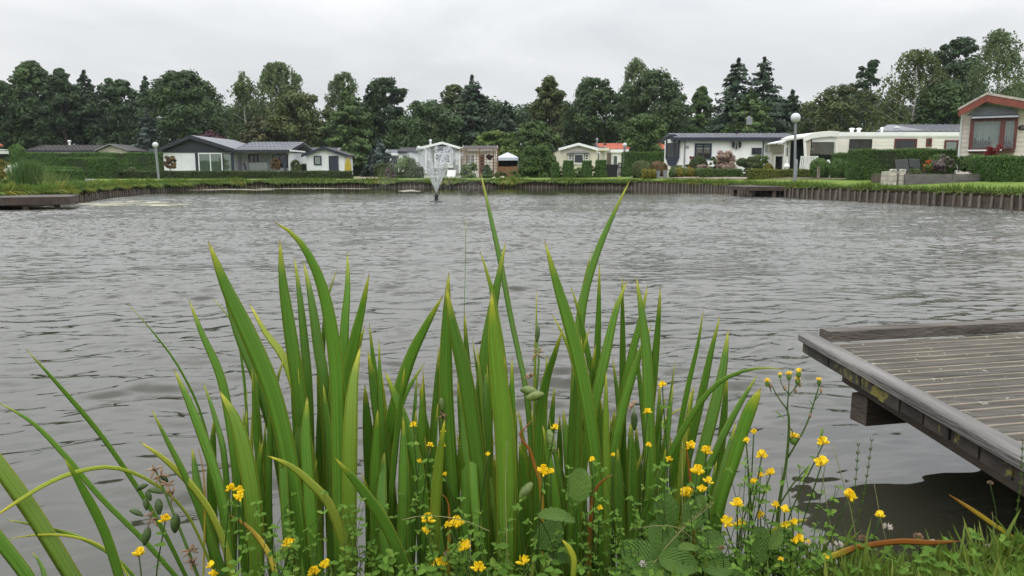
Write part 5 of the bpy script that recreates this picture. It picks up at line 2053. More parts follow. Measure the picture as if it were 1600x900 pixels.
# raised bed of sleepers
x0 = Xat(1414, 24.8)
zg = gz(x0, 24.8)
rbed = thing('raised_bed', 'long grey sleeper wall of the raised flower bed before the red trimmed chalet', 'planter', (x0, 24.8, zg))
xe = Xat(1562, 24.8) - x0
hb_ = Zat(271.5, 24.8) - zg
mb = MB()
for k in range(2):
    xx = 0
    while xx < xe - .1:
        l = min(random.uniform(1.2, 1.8), xe - xx)
        mb.box(xx + .006, xx + l - .006, random.uniform(-.008, .008), .16, -.05 + (hb_ + .05) * k / 2, -.05 + (hb_ + .05) * (k + 1) / 2 - .008)
        xx += l
mb.build('sleeper_wall', M['concrete'], rbed)
MB().box(.01, xe, .165, 2.4, -.05, hb_ - .02).build('soil', M['bark'], rbed)
x1 = Xat(1387, 24.9)
for i, (a, b, lab) in enumerate(((1387, 1401, 'left pale stone block with a white flower tuft before the loungers'), (1404, 1415, 'right pale stone block touching the raised bed'))):
    xa, xb = Xat(a, 24.9), Xat(b, 24.9)
    q = MB()
    hh = Zat(267, 24.9) - gz(xa, 24.9)
    for k in range(3):
        q.box(0 + random.uniform(0, .02), xb - xa - random.uniform(0, .02), random.uniform(0, .02), .5, hh * k / 3, hh * (k + 1) / 3 - .012)
    o = q.build('stone_pillar', M['stone'])
    o.location = (xa, 24.9, gz(xa, 24.9))
    tag(o, lab, 'pillar')
    shrub(a + 2, b - 1, 265.3, 24.95, 'whiteflower', ('white tuft', 'pale yellow tuft')[i] + ' of flowers on top of the ' + ('left', 'right')[i] + ' stone block', 'loose', 'flower_tuft', 'flower', dens=.5, z0=gz(xa, 24.9) + hh)
MB_ = MB()
# loungers
for px, lab in ((1413, 'left grey reclining garden chair before the tall hedge'), (1431, 'right grey reclining garden chair beside the orange flowers')):
    D = 27.2
    x = Xat(px, D)
    z0l = Zat(266, D) - .28
    c = thing('reclining_chair', lab, 'chair', (x, D, gz(x, D)), math.pi * .74, 'reclining chairs before the hedge')
    c.scale = (.84, .84, .84)
    MB().box(-.26, .26, -.3, .25, .30, .33).build('seat', M['grey_plastic'], c)
    b = MB()
    for i in range(7):
        t0, t1 = i / 7, (i + .82) / 7
        b.prism_x([(.24 + .30 * t0, .34 + .58 * t0), (.265 + .30 * t0, .34 + .58 * t0), (.265 + .30 * t1, .34 + .58 * t1), (.24 + .30 * t1, .34 + .58 * t1)], -.25, .25)
    b.box(-.28, -.255, .2, .24, .3, .34)
    b.build('backrest', M['grey_plastic'], c)
    fr_ = MB()
    for sx in (-.28, .28):
        fr_.bar((sx, .24, .32), (sx, .56, .94), .03)
        fr_.bar((sx, -.3, 0), (sx, .2, .55), .03)
        fr_.bar((sx, .3, 0), (sx, -.2, .55), .03)
        fr_.bar((sx, -.32, .56), (sx, .3, .56), .04)
    fr_.build('frame', M['blackmetal'], c)

# ------------------------------------------------------------------ lamps
def lamp(px, D, py_base, py_globe, gpx, lean, label, sleeve=False, off=0):
    x = Xat(px, D)
    z = gz(x, D)
    L_ = thing('globe_lamp', label, 'lamp post', (x, D, z))
    h = Zat(py_globe, D) - z
    r = gpx * D / F / 2
    top = Vector((lean * h, 0, h - r * .8))
    MB().tube([(0, 0, -.1), tuple(top * .5), tuple(top)], .042 * D / 31 + .008, 10).build('pole', M['metal'], L_, smooth='auto')
    if sleeve:
        MB().lathe([(.075, -.1), (.075, h * .32), (.066, h * .335), (.05, h * .36)], n=12).build('pole_sleeve', M['metal'], L_, smooth='auto')
    c = MB()
    c.lathe([(.05, -.05), (r * .55, 0), (r * .5, .05)], (top.x, top.y, top.z), 12)
    c.build('collar', M['metal'], L_)
    m_ = bpy.data.materials.get('frosted_globe') or mat('frosted_globe', (.52, .54, .57), .18, .04, 3, spec=.6)
    g = MB().ball((top.x, top.y, top.z + r * .92), r, 24, 14).build('globe', m_, L_, smooth=True)
    cp_ = MB()
    cp_.lathe([(r * .42, r * .92 + .0), (r * .30, r * .99), (.01, r * 1.04)], (top.x, top.y, top.z + r * .92), 14)
    cp_.build('globe_cap', M['metal'], L_)
    return L_


lamp(1242, 31.6, 288, 185, 14.5, -.045, 'right lamp post with white globe standing on the lawn above the far jetty', True)
lamp(248, 46.5, 280, 227, 8.8, -.03, 'left lamp post with white globe before the long dark hedge')
lamp(975, 50.2, 274, 227, 6.6, 0, 'thin lamp post with small globe beside the narrow gate')
lamp(655.5, 53, 275, 232, 7, 0, 'lamp globe at the left corner of the grey gabled mobile home')
# tv aerial poles
for px, D, pt, pb, lab in ((1384, 43, 0, 0, ''),):
    pass

# ------------------------------------------------------------------ jetties
def far_jetty(label, pts, D0, D1, ztop, posts, m='wood_old', th=.12, rz=0):
    xa, xb = pts
    root = thing('jetty', label, 'jetty', (xb - (xb - xa) * math.cos(rz), D0 - (xb - xa) * math.sin(rz), 0), rz)
    w_ = xb - xa
    mb = MB()
    y = 0
    while y < D1 - D0:
        mb.box(-.05, w_ + .05, y + .006, min(y + .14, D1 - D0) - .004, ztop - .035, ztop + random.uniform(-.003, .003))
        y += .14
    mb.build('deck', M['wood_deck'], root)
    mb = MB()
    mb.box(-.04, w_ + .04, -.05, -.004, ztop - .05 - th, ztop - .008)
    mb.box(-.045, -.001, 0, D1 - D0, ztop - .04 - th, ztop - .038)
    mb.box(w_ + .001, w_ + .045, 0, D1 - D0, ztop - .04 - th, ztop - .038)
    mb.build('fascia', M[m], root)
    for px_, yy in posts:
        MB().box(px_ - .06, px_ + .06, yy - .06, yy + .06, -.7, ztop - .04).build('post', M['pile_wet'], root)
    return root


M['wood_deck'] = mat('grey_deck_boards', (.075, .066, .058), .85, .3, 7, .5, 35, stretch=(.25, 2, 1), col2=(.14, .125, .11))
xa, xb = Xat(1150, 29.4, .3), Xat(1275, 27.2, .3)
far_jetty('distant low jetty at the right bank below the lamp post', (xa, xb), 28.0, 30.6, .36, ((.15, .1), (1.0, .05), (2.2, .05), (.15, 2.0), (1.4, 1.5)), th=.10)
xb = Xat(105, 18.7, .3)
xa = xb - 3.6
far_jetty('dark jetty at the left edge before the reed clump', (xa, xb), 18.7, 20.7, .30, ((xb - xa - .25, .15), (xb - xa - .9, .1), (xb - xa - 2.0, .1), (.3, .1)), th=.14, rz=R(24))

# reeds by the left jetty
x = Xat(46, 24.5)
rc = thing('reed_clump', 'tall green reed clump behind the left jetty', 'reeds', (x, 24.5, gz(x, 24.5)))
n = 1500
H_ = Zat(246, 24.5) - gz(x, 24.5)
wd = 50 * 24.5 / F
b_ = rng.normal(size=(n, 2)) * np.array((wd * .15, .22))
hh = H_ * rng.uniform(.62, 1.03, n) * (1 - .25 * np.abs(b_[:, 0]) / wd)
ln = b_ * .28 + rng.normal(size=(n, 2)) * .07
up = unit(np.stack([ln[:, 0], ln[:, 1], np.ones(n)], 1))
pos = np.stack([b_[:, 0], b_[:, 1], np.zeros(n)], 1) + up * (hh / 2)[:, None]
nr = np.cross(up, rng.normal(size=(n, 3)))
tpl = (np.array([(.018, -1, 0), (.02, .2, .02), (0, 1, .05), (-.02, .2, .02), (-.018, -1, 0)], float), [(0, 1, 2, 3, 4)])
st_ = stamp(tpl, pos, nr, hh / 2, np.clip(rng.normal(.42, .2, n) + .5 * np.clip(b_[:, 0] / wd, 0, 1), 0, 1), up=up)
raw_mesh('leaves', *st_[:3], FOL['reed'], rc, {'tint': st_[3]})
for px, D, lab, k in ((82, 22.6, 'small yellowing sedge tuft right of the reed clump', .55), (118, 23.8, 'low green water plant tuft at the corner of the left jetty', .35), (870, 43.8, 'young green rushes at the far bank left of the bent iris tip', .55)):
    x = Xat(px, D)
    zb_ = gz(x, D) if px != 870 else .1
    n = 160
    t_ = thing('sedge_tuft', lab, 'plant', (x, D, zb_))
    b_ = rng.normal(size=(n, 2)) * np.array((.25 if px != 870 else .8, .1))
    hh = k * rng.uniform(.5, 1.1, n)
    up = unit(np.stack([b_[:, 0] * .8 + rng.normal(size=n) * .15, b_[:, 1] + rng.normal(size=n) * .15, np.ones(n)], 1))
    pos = np.stack([b_[:, 0] * .6, b_[:, 1], np.zeros(n)], 1) + up * (hh / 2)[:, None]
    st_ = stamp(tpl, pos, np.cross(up, rng.normal(size=(n, 3))), hh / 2, np.clip(rng.normal(.75 if px == 82 else .3, .2, n), 0, 1), up=up)
    raw_mesh('leaves', *st_[:3], FOL['reed'], t_, {'tint': st_[3]})

# floating pollen and algae film
def film(name, pts, label_m):
    mb = MB()
    c = Vector((sum(p[0] for p in pts) / len(pts), sum(p[1] for p in pts) / len(pts)))
    top = [(c.x, c.y, .010)] + [(p[0], p[1], .008) for p in pts]
    n = len(pts)
    mb.add(top, [(0, i + 1, (i + 1) % n + 1) for i in range(n)])
    return setting(mb.build(name, label_m, normals=False), 'stuff')


fm, N, L, b = _mat('pollen_film')
b.inputs['Base Color'].default_value = (.40, .38, .28, 1)
b.inputs['Roughness'].default_value = .8
tc = N.new('ShaderNodeTexCoord')
mp = N.new('ShaderNodeMapping')
mp.inputs['Scale'].default_value = (.5, 1.6, 1)
L.new(tc.outputs['Object'], mp.inputs[0])
nz = N.new('ShaderNodeTexNoise')
nz.inputs['Scale'].default_value = 2.2
nz.inputs['Detail'].default_value = 8
L.new(mp.outputs[0], nz.inputs['Vector'])
r = N.new('ShaderNodeMapRange')
r.inputs[1].default_value, r.inputs[2].default_value = .46, .56
L.new(nz.outputs['Fac'], r.inputs[0])
L.new(r.outputs[0], b.inputs['Alpha'])


def wobbly(pxs, y0, y1, n=26):
    top, bot = [], []
    for i in range(n):
        t = i / (n - 1)
        px = pxs[0] + (pxs[1] - pxs[0]) * t
        k = math.sin(math.pi * t) ** .5
        ym = (y0 + y1) / 2 + (y1 - y0) * .15 * math.sin(t * 9)
        hh_ = (y1 - y0) / 2 * k * random.uniform(.75, 1) + .05
        top.append(wl(px, ym - hh_))
        bot.append(wl(px, ym + hh_))
    return bot + top[::-1]


film('pollen_film', wobbly((262, 430), 295.2, 297.6), fm)
film('pollen_film', wobbly((400, 585), 294.2, 295.6), fm)
film('pollen_film', wobbly((120, 300), 314.5, 323), fm)
film('pollen_film', wobbly((622, 660), 297.0, 300), fm)

# ------------------------------------------------------------------ fountain
fp = Wp(682, 315.5)
FT = thing('fountain', 'small floating fountain spraying a fan of fine water jets', 'fountain', (fp.x, fp.y, 0))
mb = MB()
mb.lathe([(.20, -.06), (.22, 0), (.20, .03), (.10, .045), (.06, .06), (.055, .17), (.07, .18), (.07, .21), (.04, .23), (.03, .27)], n=18)
mb.build('float_nozzle', M['black'], FT, smooth='auto')
wm, N, L, b = _mat('spray_water')
b.inputs['Base Color'].default_value = (.85, .88, .9, 1)
b.inputs['Roughness'].default_value = .15
b.inputs['Alpha'].default_value = .62
wm2, N, L, b = _mat('spray_mist')
b.inputs['Base Color'].default_value = (.85, .88, .9, 1)
b.inputs['Roughness'].default_value = .3
b.inputs['Alpha'].default_value = .30
OCTA = (np.array([(.4, 0, 0), (0, 0, .4), (-.4, 0, 0), (0, 0, -.4), (0, 2.2, 0), (0, -2.2, 0)], float),
        [(0, 1, 4), (1, 2, 4), (2, 3, 4), (3, 0, 4), (1, 0, 5), (2, 1, 5), (3, 2, 5), (0, 3, 5)])
g_ = 9.81
dr_p, dr_s = [], []
rj = random.Random(5)
for k in range(22):
    a = 2 * math.pi * k / 22 + rj.uniform(-.08, .08)
    tilt = R(21) if k % 3 else R(10)
    v0 = rj.uniform(4.8, 5.3)
    vx, vz = v0 * math.sin(tilt), v0 * math.cos(tilt)
    tt = 2 * vz / g_
    pts, rad = [], []
    up_t = vz / g_ * .86
    for i in range(13):
        t = up_t * i / 12
        pts.append((vx * t * math.cos(a), vx * t * math.sin(a), .27 + vz * t - .5 * g_ * t * t))
        rad.append(.0075 * (1 - .35 * i / 12))
    jp, ju, js = [], [], []
    for i in range(190):
        q_ = rj.random() ** .8
        t = up_t * 1.12 * q_
        sc = .004 + .030 * q_ ** 1.5
        jp.append((vx * t * math.cos(a) + rj.gauss(0, sc), vx * t * math.sin(a) + rj.gauss(0, sc), .27 + vz * t - .5 * g_ * t * t + rj.gauss(0, sc)))
        ju.append((vx * math.cos(a), vx * math.sin(a), vz - g_ * t))
        js.append(rj.uniform(.011, .020) * (1 - .35 * q_))
    jb = stamp(OCTA, np.array(jp), rng.normal(size=(len(jp), 3)), np.array(js), np.ones(len(jp)), up=unit(np.array(ju)))
    jo = raw_mesh('water_jet', *jb[:3], wm, FT)
    jo['kind'] = 'stuff'
    for i in range(330):
        t = tt * (.42 + .6 * rj.random() ** .8)
        sp_ = (t / tt) ** 1.5 * .11
        x, y, z = vx * t * math.cos(a) + rj.gauss(0, sp_), vx * t * math.sin(a) + rj.gauss(0, sp_), .27 + vz * t - .5 * g_ * t * t + rj.gauss(0, sp_)
        if z > .01:
            dr_p.append((x - .25 * max(0, t - .4) * rj.random(), y, z))
            dr_s.append(rj.uniform(.004, .0085))
for i in range(700):                            # splash where the spray comes down
    a, r_ = rj.uniform(0, 6.283), rj.gauss(1.35, .28)
    dr_p.append((r_ * math.cos(a), r_ * math.sin(a), abs(rj.gauss(.015, .045))))
    dr_s.append(rj.uniform(.004, .010))
dp = np.array(dr_p)
n = len(dp)
up = np.tile(np.array((0, 0, 1.0)), (n, 1)) + rng.normal(size=(n, 3)) * .15
st_ = stamp(OCTA, dp, rng.normal(size=(n, 3)), np.array(dr_s), np.ones(n), up=up)
o = raw_mesh('spray_droplets', *st_[:3], wm2, FT)
o['kind'] = 'stuff'
# ------------------------------------------------------------------ the near jetty
M['jetty_board'] = mat('weathered_jetty_board', (.075, .062, .052), .8, .38, 6, .7, 45, stretch=(.22, 3.2, 3), col2=(.15, .13, .11))
M['jetty_cap'] = mat('silvered_cap_timber', (.085, .08, .075), .8, .4, 5, .8, 40, stretch=(3.5, .3, 3), col2=(.20, .19, .178))
M['jetty_dark'] = mat('damp_jetty_timber', (.045, .034, .026), .75, .45, 6, .6, 35, stretch=(.5, .5, 2), col2=(.11, .085, .065))


def lichen_mat(name, base, amount, ysc=(1, 1, 1)):
    m, N, L, b = _mat(name)
    tc = N.new('ShaderNodeTexCoord')
    n1 = N.new('ShaderNodeTexNoise')
    n1.inputs['Scale'].default_value = 9
    n1.inputs['Detail'].default_value = 6
    L.new(tc.outputs['Object'], n1.inputs['Vector'])
    c1 = N.new('ShaderNodeValToRGB')
    c1.color_ramp.elements[0].position, c1.color_ramp.elements[0].color = .35, (*[c * .5 for c in base], 1)
    c1.color_ramp.elements[1].position, c1.color_ramp.elements[1].color = .7, (*[c * 1.5 for c in base], 1)
    L.new(n1.outputs['Fac'], c1.inputs[0])
    n2 = N.new('ShaderNodeTexNoise')
    n2.inputs['Scale'].default_value = 22
    n2.inputs['Detail'].default_value = 9
    n2.inputs['Roughness'].default_value = .7
    L.new(tc.outputs['Object'], n2.inputs['Vector'])
    n3 = N.new('ShaderNodeTexNoise')
    n3.inputs['Scale'].default_value = 4.0
    n3.inputs['Detail'].default_value = 2
    L.new(tc.outputs['Object'], n3.inputs['Vector'])
    ad = N.new('ShaderNodeMath')
    L.new(n2.outputs['Fac'], ad.inputs[0])
    L.new(n3.outputs['Fac'], ad.inputs[1])
    r = N.new('ShaderNodeMapRange')
    r.inputs[1].default_value, r.inputs[2].default_value = 1.22 - amount, 1.30 - amount
    L.new(ad.outputs[0], r.inputs[0])
    mx = N.new('ShaderNodeMix')
    mx.data_type = 'RGBA'
    L.new(r.outputs[0], mx.inputs[0])
    L.new(c1.outputs[0], mx.inputs[6])
    mx.inputs[7].default_value = (.19, .165, .04, 1)
    L.new(mx.outputs[2], b.inputs['Base Color'])
    b.inputs['Roughness'].default_value = .9
    bp = N.new('ShaderNodeBump')
    bp.inputs['Strength'].default_value = .8
    bp.inputs['Distance'].default_value = .006
    L.new(n2.outputs['Fac'], bp.inputs['Height'])
    L.new(bp.outputs[0], b.inputs['Normal'])
    return m


M['lichen'] = lichen_mat('lichened_board_end', (.05, .045, .035), .20)
M['lichen_less'] = lichen_mat('slightly_lichened_board_end', (.045, .036, .03), .10)
ZD = .295                                     # deck surface above the water
A0 = Wp(1257, 520, ZD + .03)                  # far left corner
A1 = Wp(1604, 710, ZD + .03)                  # where the left edge leaves the photo
ed = (Vector((A1.x, A1.y)) - Vector((A0.x, A0.y))).normalized()          # along the left edge towards the bank
fd = Vector((math.cos(R(12.5)), math.sin(R(12.5))))                      # along the far edge
JL = 2.0
J = thing('jetty', 'weathered grey plank jetty with yellow lichen on its edge at the right', 'jetty', (A0.x, A0.y, 0))
p0 = Vector((0, 0))
# deck boards: grooved profile, laid along fd
nb = 17
bw = JL / nb
side = Vector((-fd.y, fd.x))
perp = abs(ed.dot(side))


def deck_mat():
    m, N, L, b = _mat('worn_deck_board')
    a = N.new('ShaderNodeAttribute'); a.attribute_name = 'wear'
    tc = N.new('ShaderNodeTexCoord')
    mp = N.new('ShaderNodeMapping')
    mp.inputs['Rotation'].default_value = (0, 0, -R(12.5))
    mp.inputs['Scale'].default_value = (3.0, 60, 1)
    L.new(tc.outputs['Object'], mp.inputs[0])
    n1 = N.new('ShaderNodeTexNoise'); n1.inputs['Scale'].default_value = 1.0; n1.inputs['Detail'].default_value = 6
    L.new(mp.outputs[0], n1.inputs['Vector'])
    n2 = N.new('ShaderNodeTexNoise'); n2.inputs['Scale'].default_value = 5; n2.inputs['Detail'].default_value = 7
    L.new(tc.outputs['Object'], n2.inputs['Vector'])
    c0 = N.new('ShaderNodeValToRGB')
    c0.color_ramp.elements[0].position, c0.color_ramp.elements[0].color = .3, (.034, .031, .027, 1)
    c0.color_ramp.elements[1].position, c0.color_ramp.elements[1].color = .7, (.115, .103, .09, 1)
    L.new(n1.outputs['Fac'], c0.inputs[0])
    c1 = N.new('ShaderNodeValToRGB')
    c1.color_ramp.elements[0].position, c1.color_ramp.elements[0].color = .3, (.115, .10, .075, 1)
    c1.color_ramp.elements[1].position, c1.color_ramp.elements[1].color = .7, (.235, .205, .155, 1)
    L.new(n2.outputs['Fac'], c1.inputs[0])
    mx = N.new('ShaderNodeMix'); mx.data_type = 'RGBA'
    L.new(a.outputs['Fac'], mx.inputs[0]); L.new(c0.outputs[0], mx.inputs[6]); L.new(c1.outputs[0], mx.inputs[7])
    n3 = N.new('ShaderNodeTexNoise'); n3.inputs['Scale'].default_value = 38; n3.inputs['Detail'].default_value = 3
    L.new(tc.outputs['Object'], n3.inputs['Vector'])
    r3 = N.new('ShaderNodeMapRange'); r3.inputs[1].default_value, r3.inputs[2].default_value = .67, .72
    L.new(n3.outputs['Fac'], r3.inputs[0])
    m3 = N.new('ShaderNodeMix'); m3.data_type = 'RGBA'
    L.new(r3.outputs[0], m3.inputs[0]); L.new(mx.outputs[2], m3.inputs[6]); m3.inputs[7].default_value = (.34, .33, .27, 1)
    L.new(m3.outputs[2], b.inputs['Base Color'])
    b.inputs['Roughness'].default_value = .85
    bp = N.new('ShaderNodeBump'); bp.inputs['Strength'].default_value = .5; bp.inputs['Distance'].default_value = .003
    L.new(n1.outputs['Fac'], bp.inputs['Height']); L.new(bp.outputs[0], b.inputs['Normal'])
    return m


M['deck_worn'] = deck_mat()
for i in range(nb):
    prof = [(0.0, -.03), (0.0, -.004), (.003, .001), (.014, .002), (.017, -.005)]
    w_ = bw * perp - .014
    k = 6
    for j in range(k):
        c0 = .018 + (w_ * .52 - .018) * j / k
        c1 = .018 + (w_ * .52 - .018) * (j + 1) / k
        prof += [(c0 + .001, -.0045), (c0 + .003, -.0015), (c1 - .002, -.0015)]
    prof += [(w_ * .525, -.005), (w_ * .54, .0015), (w_ * .63, .0015), (w_ * .65, -.005)]
    for j in range(4):
        c0 = w_ * .65 + (w_ * .33) * j / 4
        c1 = w_ * .65 + (w_ * .33) * (j + 1) / 4
        prof += [(c0 + .001, -.0045), (c0 + .003, -.0015), (c1 - .002, -.0015)]
    prof += [(w_, -.005), (w_, -.03)]
    base = p0 + ed * (bw * i + .075)
    zj = ZD + random.uniform(-.002, .002)
    tilt = random.uniform(-.004, .004)
    vs = []
    xs_ = [.055, .5, 1.0, 1.6, 2.6]
    for xx in xs_:
        for s_, h in prof:
            q = base - side * s_ + fd * xx
            # start each board square against the left edge
            if xx == xs_[0]:
                q = base + ed * (s_ / perp) + fd * xx
            else:
                q = base + ed * (s_ / perp) + fd * xx
            vs.append((q.x, q.y, zj + h + tilt * xx))
    n = len(prof)
    fs = [tuple(range(n - 1, -1, -1)), tuple(range((len(xs_) - 1) * n, len(xs_) * n))]
    for a in range(len(xs_) - 1):
        fs += [(a * n + j, a * n + (j + 1) % n, (a + 1) * n + (j + 1) % n, (a + 1) * n + j) for j in range(n)]
    bd_ = MB().add(vs, fs)
    wear = [1.0 if h > -.0006 else (.12 if h > -.003 else 0.0) for s_, h in prof]
    bd_.at = {'wear': wear * len(xs_)}
    o = bd_.build('deck_board', M['deck_worn'], J)
    # the board end showing under the cap
    e = MB()
    b0, b1 = p0 + ed * (bw * i + .004), p0 + ed * (bw * (i + 1) - .006)
    nL = Vector((ed.y, -ed.x))
    if nL.x > 0:
        nL = -nL
    r_ = random.uniform(0, .006)
    top, bot = ZD - .002, ZD - .036 - random.uniform(0, .006)
    q = [b0 + nL * (.004 + r_), b1 + nL * (.004 + r_ * .5), b1 - nL * .05, b0 - nL * .05]
    e.add([(p.x, p.y, bot) for p in q] + [(p.x, p.y, top) for p in q], [(0, 3, 2, 1), (4, 5, 6, 7), (0, 1, 5, 4), (1, 2, 6, 5), (2, 3, 7, 6), (3, 0, 4, 7)])
    e.build('board_end', M['lichen' if i < 6 else 'lichen_less'], J)


def beam(name, a, b, w, z0, z1, m, seg=1, wob=0.0):
    """timber from a to b (2D), width w to the inner side"""
    a, b = Vector(a), Vector(b)
    d = (b - a).normalized()
    nn = Vector((-d.y, d.x))
    vs, fs = [], []
    ch = .004
    sec = [(0, z0), (w, z0), (w, z1 - ch), (w - ch, z1), (ch, z1), (0, z1 - ch)]
    for i in range(seg + 1):
        p = a.lerp(b, i / seg)
        for s_, z in sec:
            q = p + nn * (s_ + random.uniform(-wob, wob))
            vs.append((q.x, q.y, z + random.uniform(-wob, wob)))
    n = len(sec)
    fs = [tuple(range(n - 1, -1, -1)), tuple(range(seg * n, seg * n + n))]
    for i in range(seg):
        fs += [(i * n + j, i * n + (j + 1) % n, (i + 1) * n + (j + 1) % n, (i + 1) * n + j) for j in range(n)]
    return MB().add(vs, fs).build(name, M[m], J)


nL0 = Vector((ed.y, -ed.x))
if nL0.x > 0:
    nL0 = -nL0
# cap timbers on top of the deck edge (left edge runs towards the bank, far edge away to the right)
beam('edge_cap', nL0 * .022, nL0 * .022 + ed * JL, .064, ZD + .003, ZD + .027, 'jetty_cap', 8, .0012)
beam('edge_cap', fd * 2.6 + Vector((0, 0)), fd * .062, .055, ZD + .003, ZD + .044, 'jetty_board', 6, .0012)
# joists below
nL = Vector((ed.y, -ed.x))
if nL.x > 0:
    nL = -nL
beam('joist', -nL * .05 + ed * .22, -nL * .05 + ed * JL, .05, ZD - .092, ZD - .042, 'jetty_dark', 4, .001)
beam('joist', fd * .24 + ed * .62, fd * .24 + ed * JL, .06, ZD - .20, ZD - .046, 'jetty_dark')  # unseen deeper joist, added to darken the reflection under the deck
for k, xx in enumerate((.75, 1.5)):
    beam('joist', fd * xx + ed * .1, fd * xx + ed * JL, .05, ZD - .135, ZD - .046, 'jetty_dark')
# cross beam whose end grain shows, and the posts that carry it
cb0 = p0 + ed * .33 - nL * .035
beam('cross_beam', cb0 + fd * 2.4, cb0, .075, ZD - .185, ZD - .095, 'jetty_dark', 4, .001)
for xx, yy in ((.85, .34), (1.9, .34), (.6, 1.75), (1.9, 1.75)):
    q = fd * xx + ed * yy
    MB().tube([(q.x, q.y, -.7), (q.x, q.y, ZD - .20)], .05, 10).build('post', M['jetty_dark'], J)
cb1 = p0 + ed * 1.72 + fd * .3
beam('cross_beam', cb1 + fd * 2.1, cb1, .085, ZD - .235, ZD - .138, 'jetty_dark', 4, .001)

# ------------------------------------------------------------------ iris leaves
def iris_leaf_mat():
    m, N, L, b = _mat('iris_leaf')
    au = N.new('ShaderNodeAttribute'); au.attribute_name = 'across'
    al = N.new('ShaderNodeAttribute'); al.attribute_name = 'along'
    ay = N.new('ShaderNodeAttribute'); ay.attribute_name = 'yellowing'
    at = N.new('ShaderNodeAttribute'); at.attribute_name = 'tint'
    # parallel veins
    cx = N.new('ShaderNodeCombineXYZ')
    m1 = N.new('ShaderNodeMath'); m1.operation = 'MULTIPLY'; m1.inputs[1].default_value = 7.0
    L.new(au.outputs['Fac'], m1.inputs[0])
    m2 = N.new('ShaderNodeMath'); m2.operation = 'MULTIPLY'; m2.inputs[1].default_value = .9
    L.new(al.outputs['Fac'], m2.inputs[0])
    m3 = N.new('ShaderNodeMath'); m3.operation = 'MULTIPLY'; m3.inputs[1].default_value = 31
    L.new(at.outputs['Fac'], m3.inputs[0])
    L.new(m1.outputs[0], cx.inputs[0]); L.new(m2.outputs[0], cx.inputs[1]); L.new(m3.outputs[0], cx.inputs[2])
    nz = N.new('ShaderNodeTexNoise')
    nz.inputs['Scale'].default_value = 1.6
    nz.inputs['Detail'].default_value = 4
    L.new(cx.outputs[0], nz.inputs['Vector'])
    c1 = N.new('ShaderNodeValToRGB')
    c1.color_ramp.elements[0].position, c1.color_ramp.elements[0].color = .3, (.068, .175, .016, 1)
    c1.color_ramp.elements[1].position, c1.color_ramp.elements[1].color = .72, (.175, .345, .04, 1)
    L.new(nz.outputs['Fac'], c1.inputs[0])
    hv = N.new('ShaderNodeHueSaturation')
    r0 = N.new('ShaderNodeMapRange')
    r0.inputs[3].default_value, r0.inputs[4].default_value = .72, 1.22
    L.new(at.outputs['Fac'], r0.inputs[0])
    L.new(r0.outputs[0], hv.inputs['Value'])
    L.new(c1.outputs[0], hv.inputs['Color'])
    # yellow-green margin and tip, drying
    ab = N.new('ShaderNodeMath'); ab.operation = 'ABSOLUTE'
    L.new(au.outputs['Fac'], ab.inputs[0])
    re = N.new('ShaderNodeMapRange')
    re.inputs[1].default_value, re.inputs[2].default_value, re.inputs[4].default_value = .80, 1.0, .52
    L.new(ab.outputs[0], re.inputs[0])
    rt = N.new('ShaderNodeMapRange')
    rt.inputs[1].default_value, rt.inputs[2].default_value, rt.inputs[4].default_value = .90, 1.0, .9
    L.new(al.outputs['Fac'], rt.inputs[0])
    mx = N.new('ShaderNodeMath'); mx.operation = 'MAXIMUM'
    L.new(re.outputs[0], mx.inputs[0]); L.new(rt.outputs[0], mx.inputs[1])
    ad = N.new('ShaderNodeMath'); ad.use_clamp = True
    L.new(mx.outputs[0], ad.inputs[0]); L.new(ay.outputs['Fac'], ad.inputs[1])
    mc = N.new('ShaderNodeMix'); mc.data_type = 'RGBA'
    L.new(ad.outputs[0], mc.inputs[0])
    L.new(hv.outputs[0], mc.inputs[6])
    mc.inputs[7].default_value = (.60, .56, .06, 1)
    # very dry: brown orange
    rb = N.new('ShaderNodeMapRange')
    rb.inputs[1].default_value, rb.inputs[2].default_value = .9, 1.7
    L.new(ay.outputs['Fac'], rb.inputs[0])
    mo = N.new('ShaderNodeMix'); mo.data_type = 'RGBA'
    L.new(rb.outputs[0], mo.inputs[0])
    L.new(mc.outputs[2], mo.inputs[6])
    mo.inputs[7].default_value = (.30, .11, .02, 1)
    # dry brown tip and insect-bitten specks
    tpb = N.new('ShaderNodeMapRange')
    tpb.inputs[1].default_value, tpb.inputs[2].default_value = .975, 1.0
    L.new(al.outputs['Fac'], tpb.inputs[0])
    cs = N.new('ShaderNodeCombineXYZ')
    q1 = N.new('ShaderNodeMath'); q1.operation = 'MULTIPLY'; q1.inputs[1].default_value = 2.2
    q2 = N.new('ShaderNodeMath'); q2.operation = 'MULTIPLY'; q2.inputs[1].default_value = 26
    L.new(au.outputs['Fac'], q1.inputs[0]); L.new(al.outputs['Fac'], q2.inputs[0])
    L.new(q1.outputs[0], cs.inputs[0]); L.new(q2.outputs[0], cs.inputs[1]); L.new(m3.outputs[0], cs.inputs[2])
    ns = N.new('ShaderNodeTexNoise'); ns.inputs['Scale'].default_value = 1.0; ns.inputs['Detail'].default_value = 2
    L.new(cs.outputs[0], ns.inputs['Vector'])
    rs = N.new('ShaderNodeMapRange'); rs.inputs[1].default_value, rs.inputs[2].default_value, rs.inputs[4].default_value = .71, .76, .75
    L.new(ns.outputs['Fac'], rs.inputs[0])
    mxs = N.new('ShaderNodeMath'); mxs.operation = 'MAXIMUM'
    L.new(tpb.outputs[0], mxs.inputs[0]); L.new(rs.outputs[0], mxs.inputs[1])
    mo0 = mo
    mo = N.new('ShaderNodeMix'); mo.data_type = 'RGBA'
    L.new(mxs.outputs[0], mo.inputs[0])
    L.new(mo0.outputs[2], mo.inputs[6])
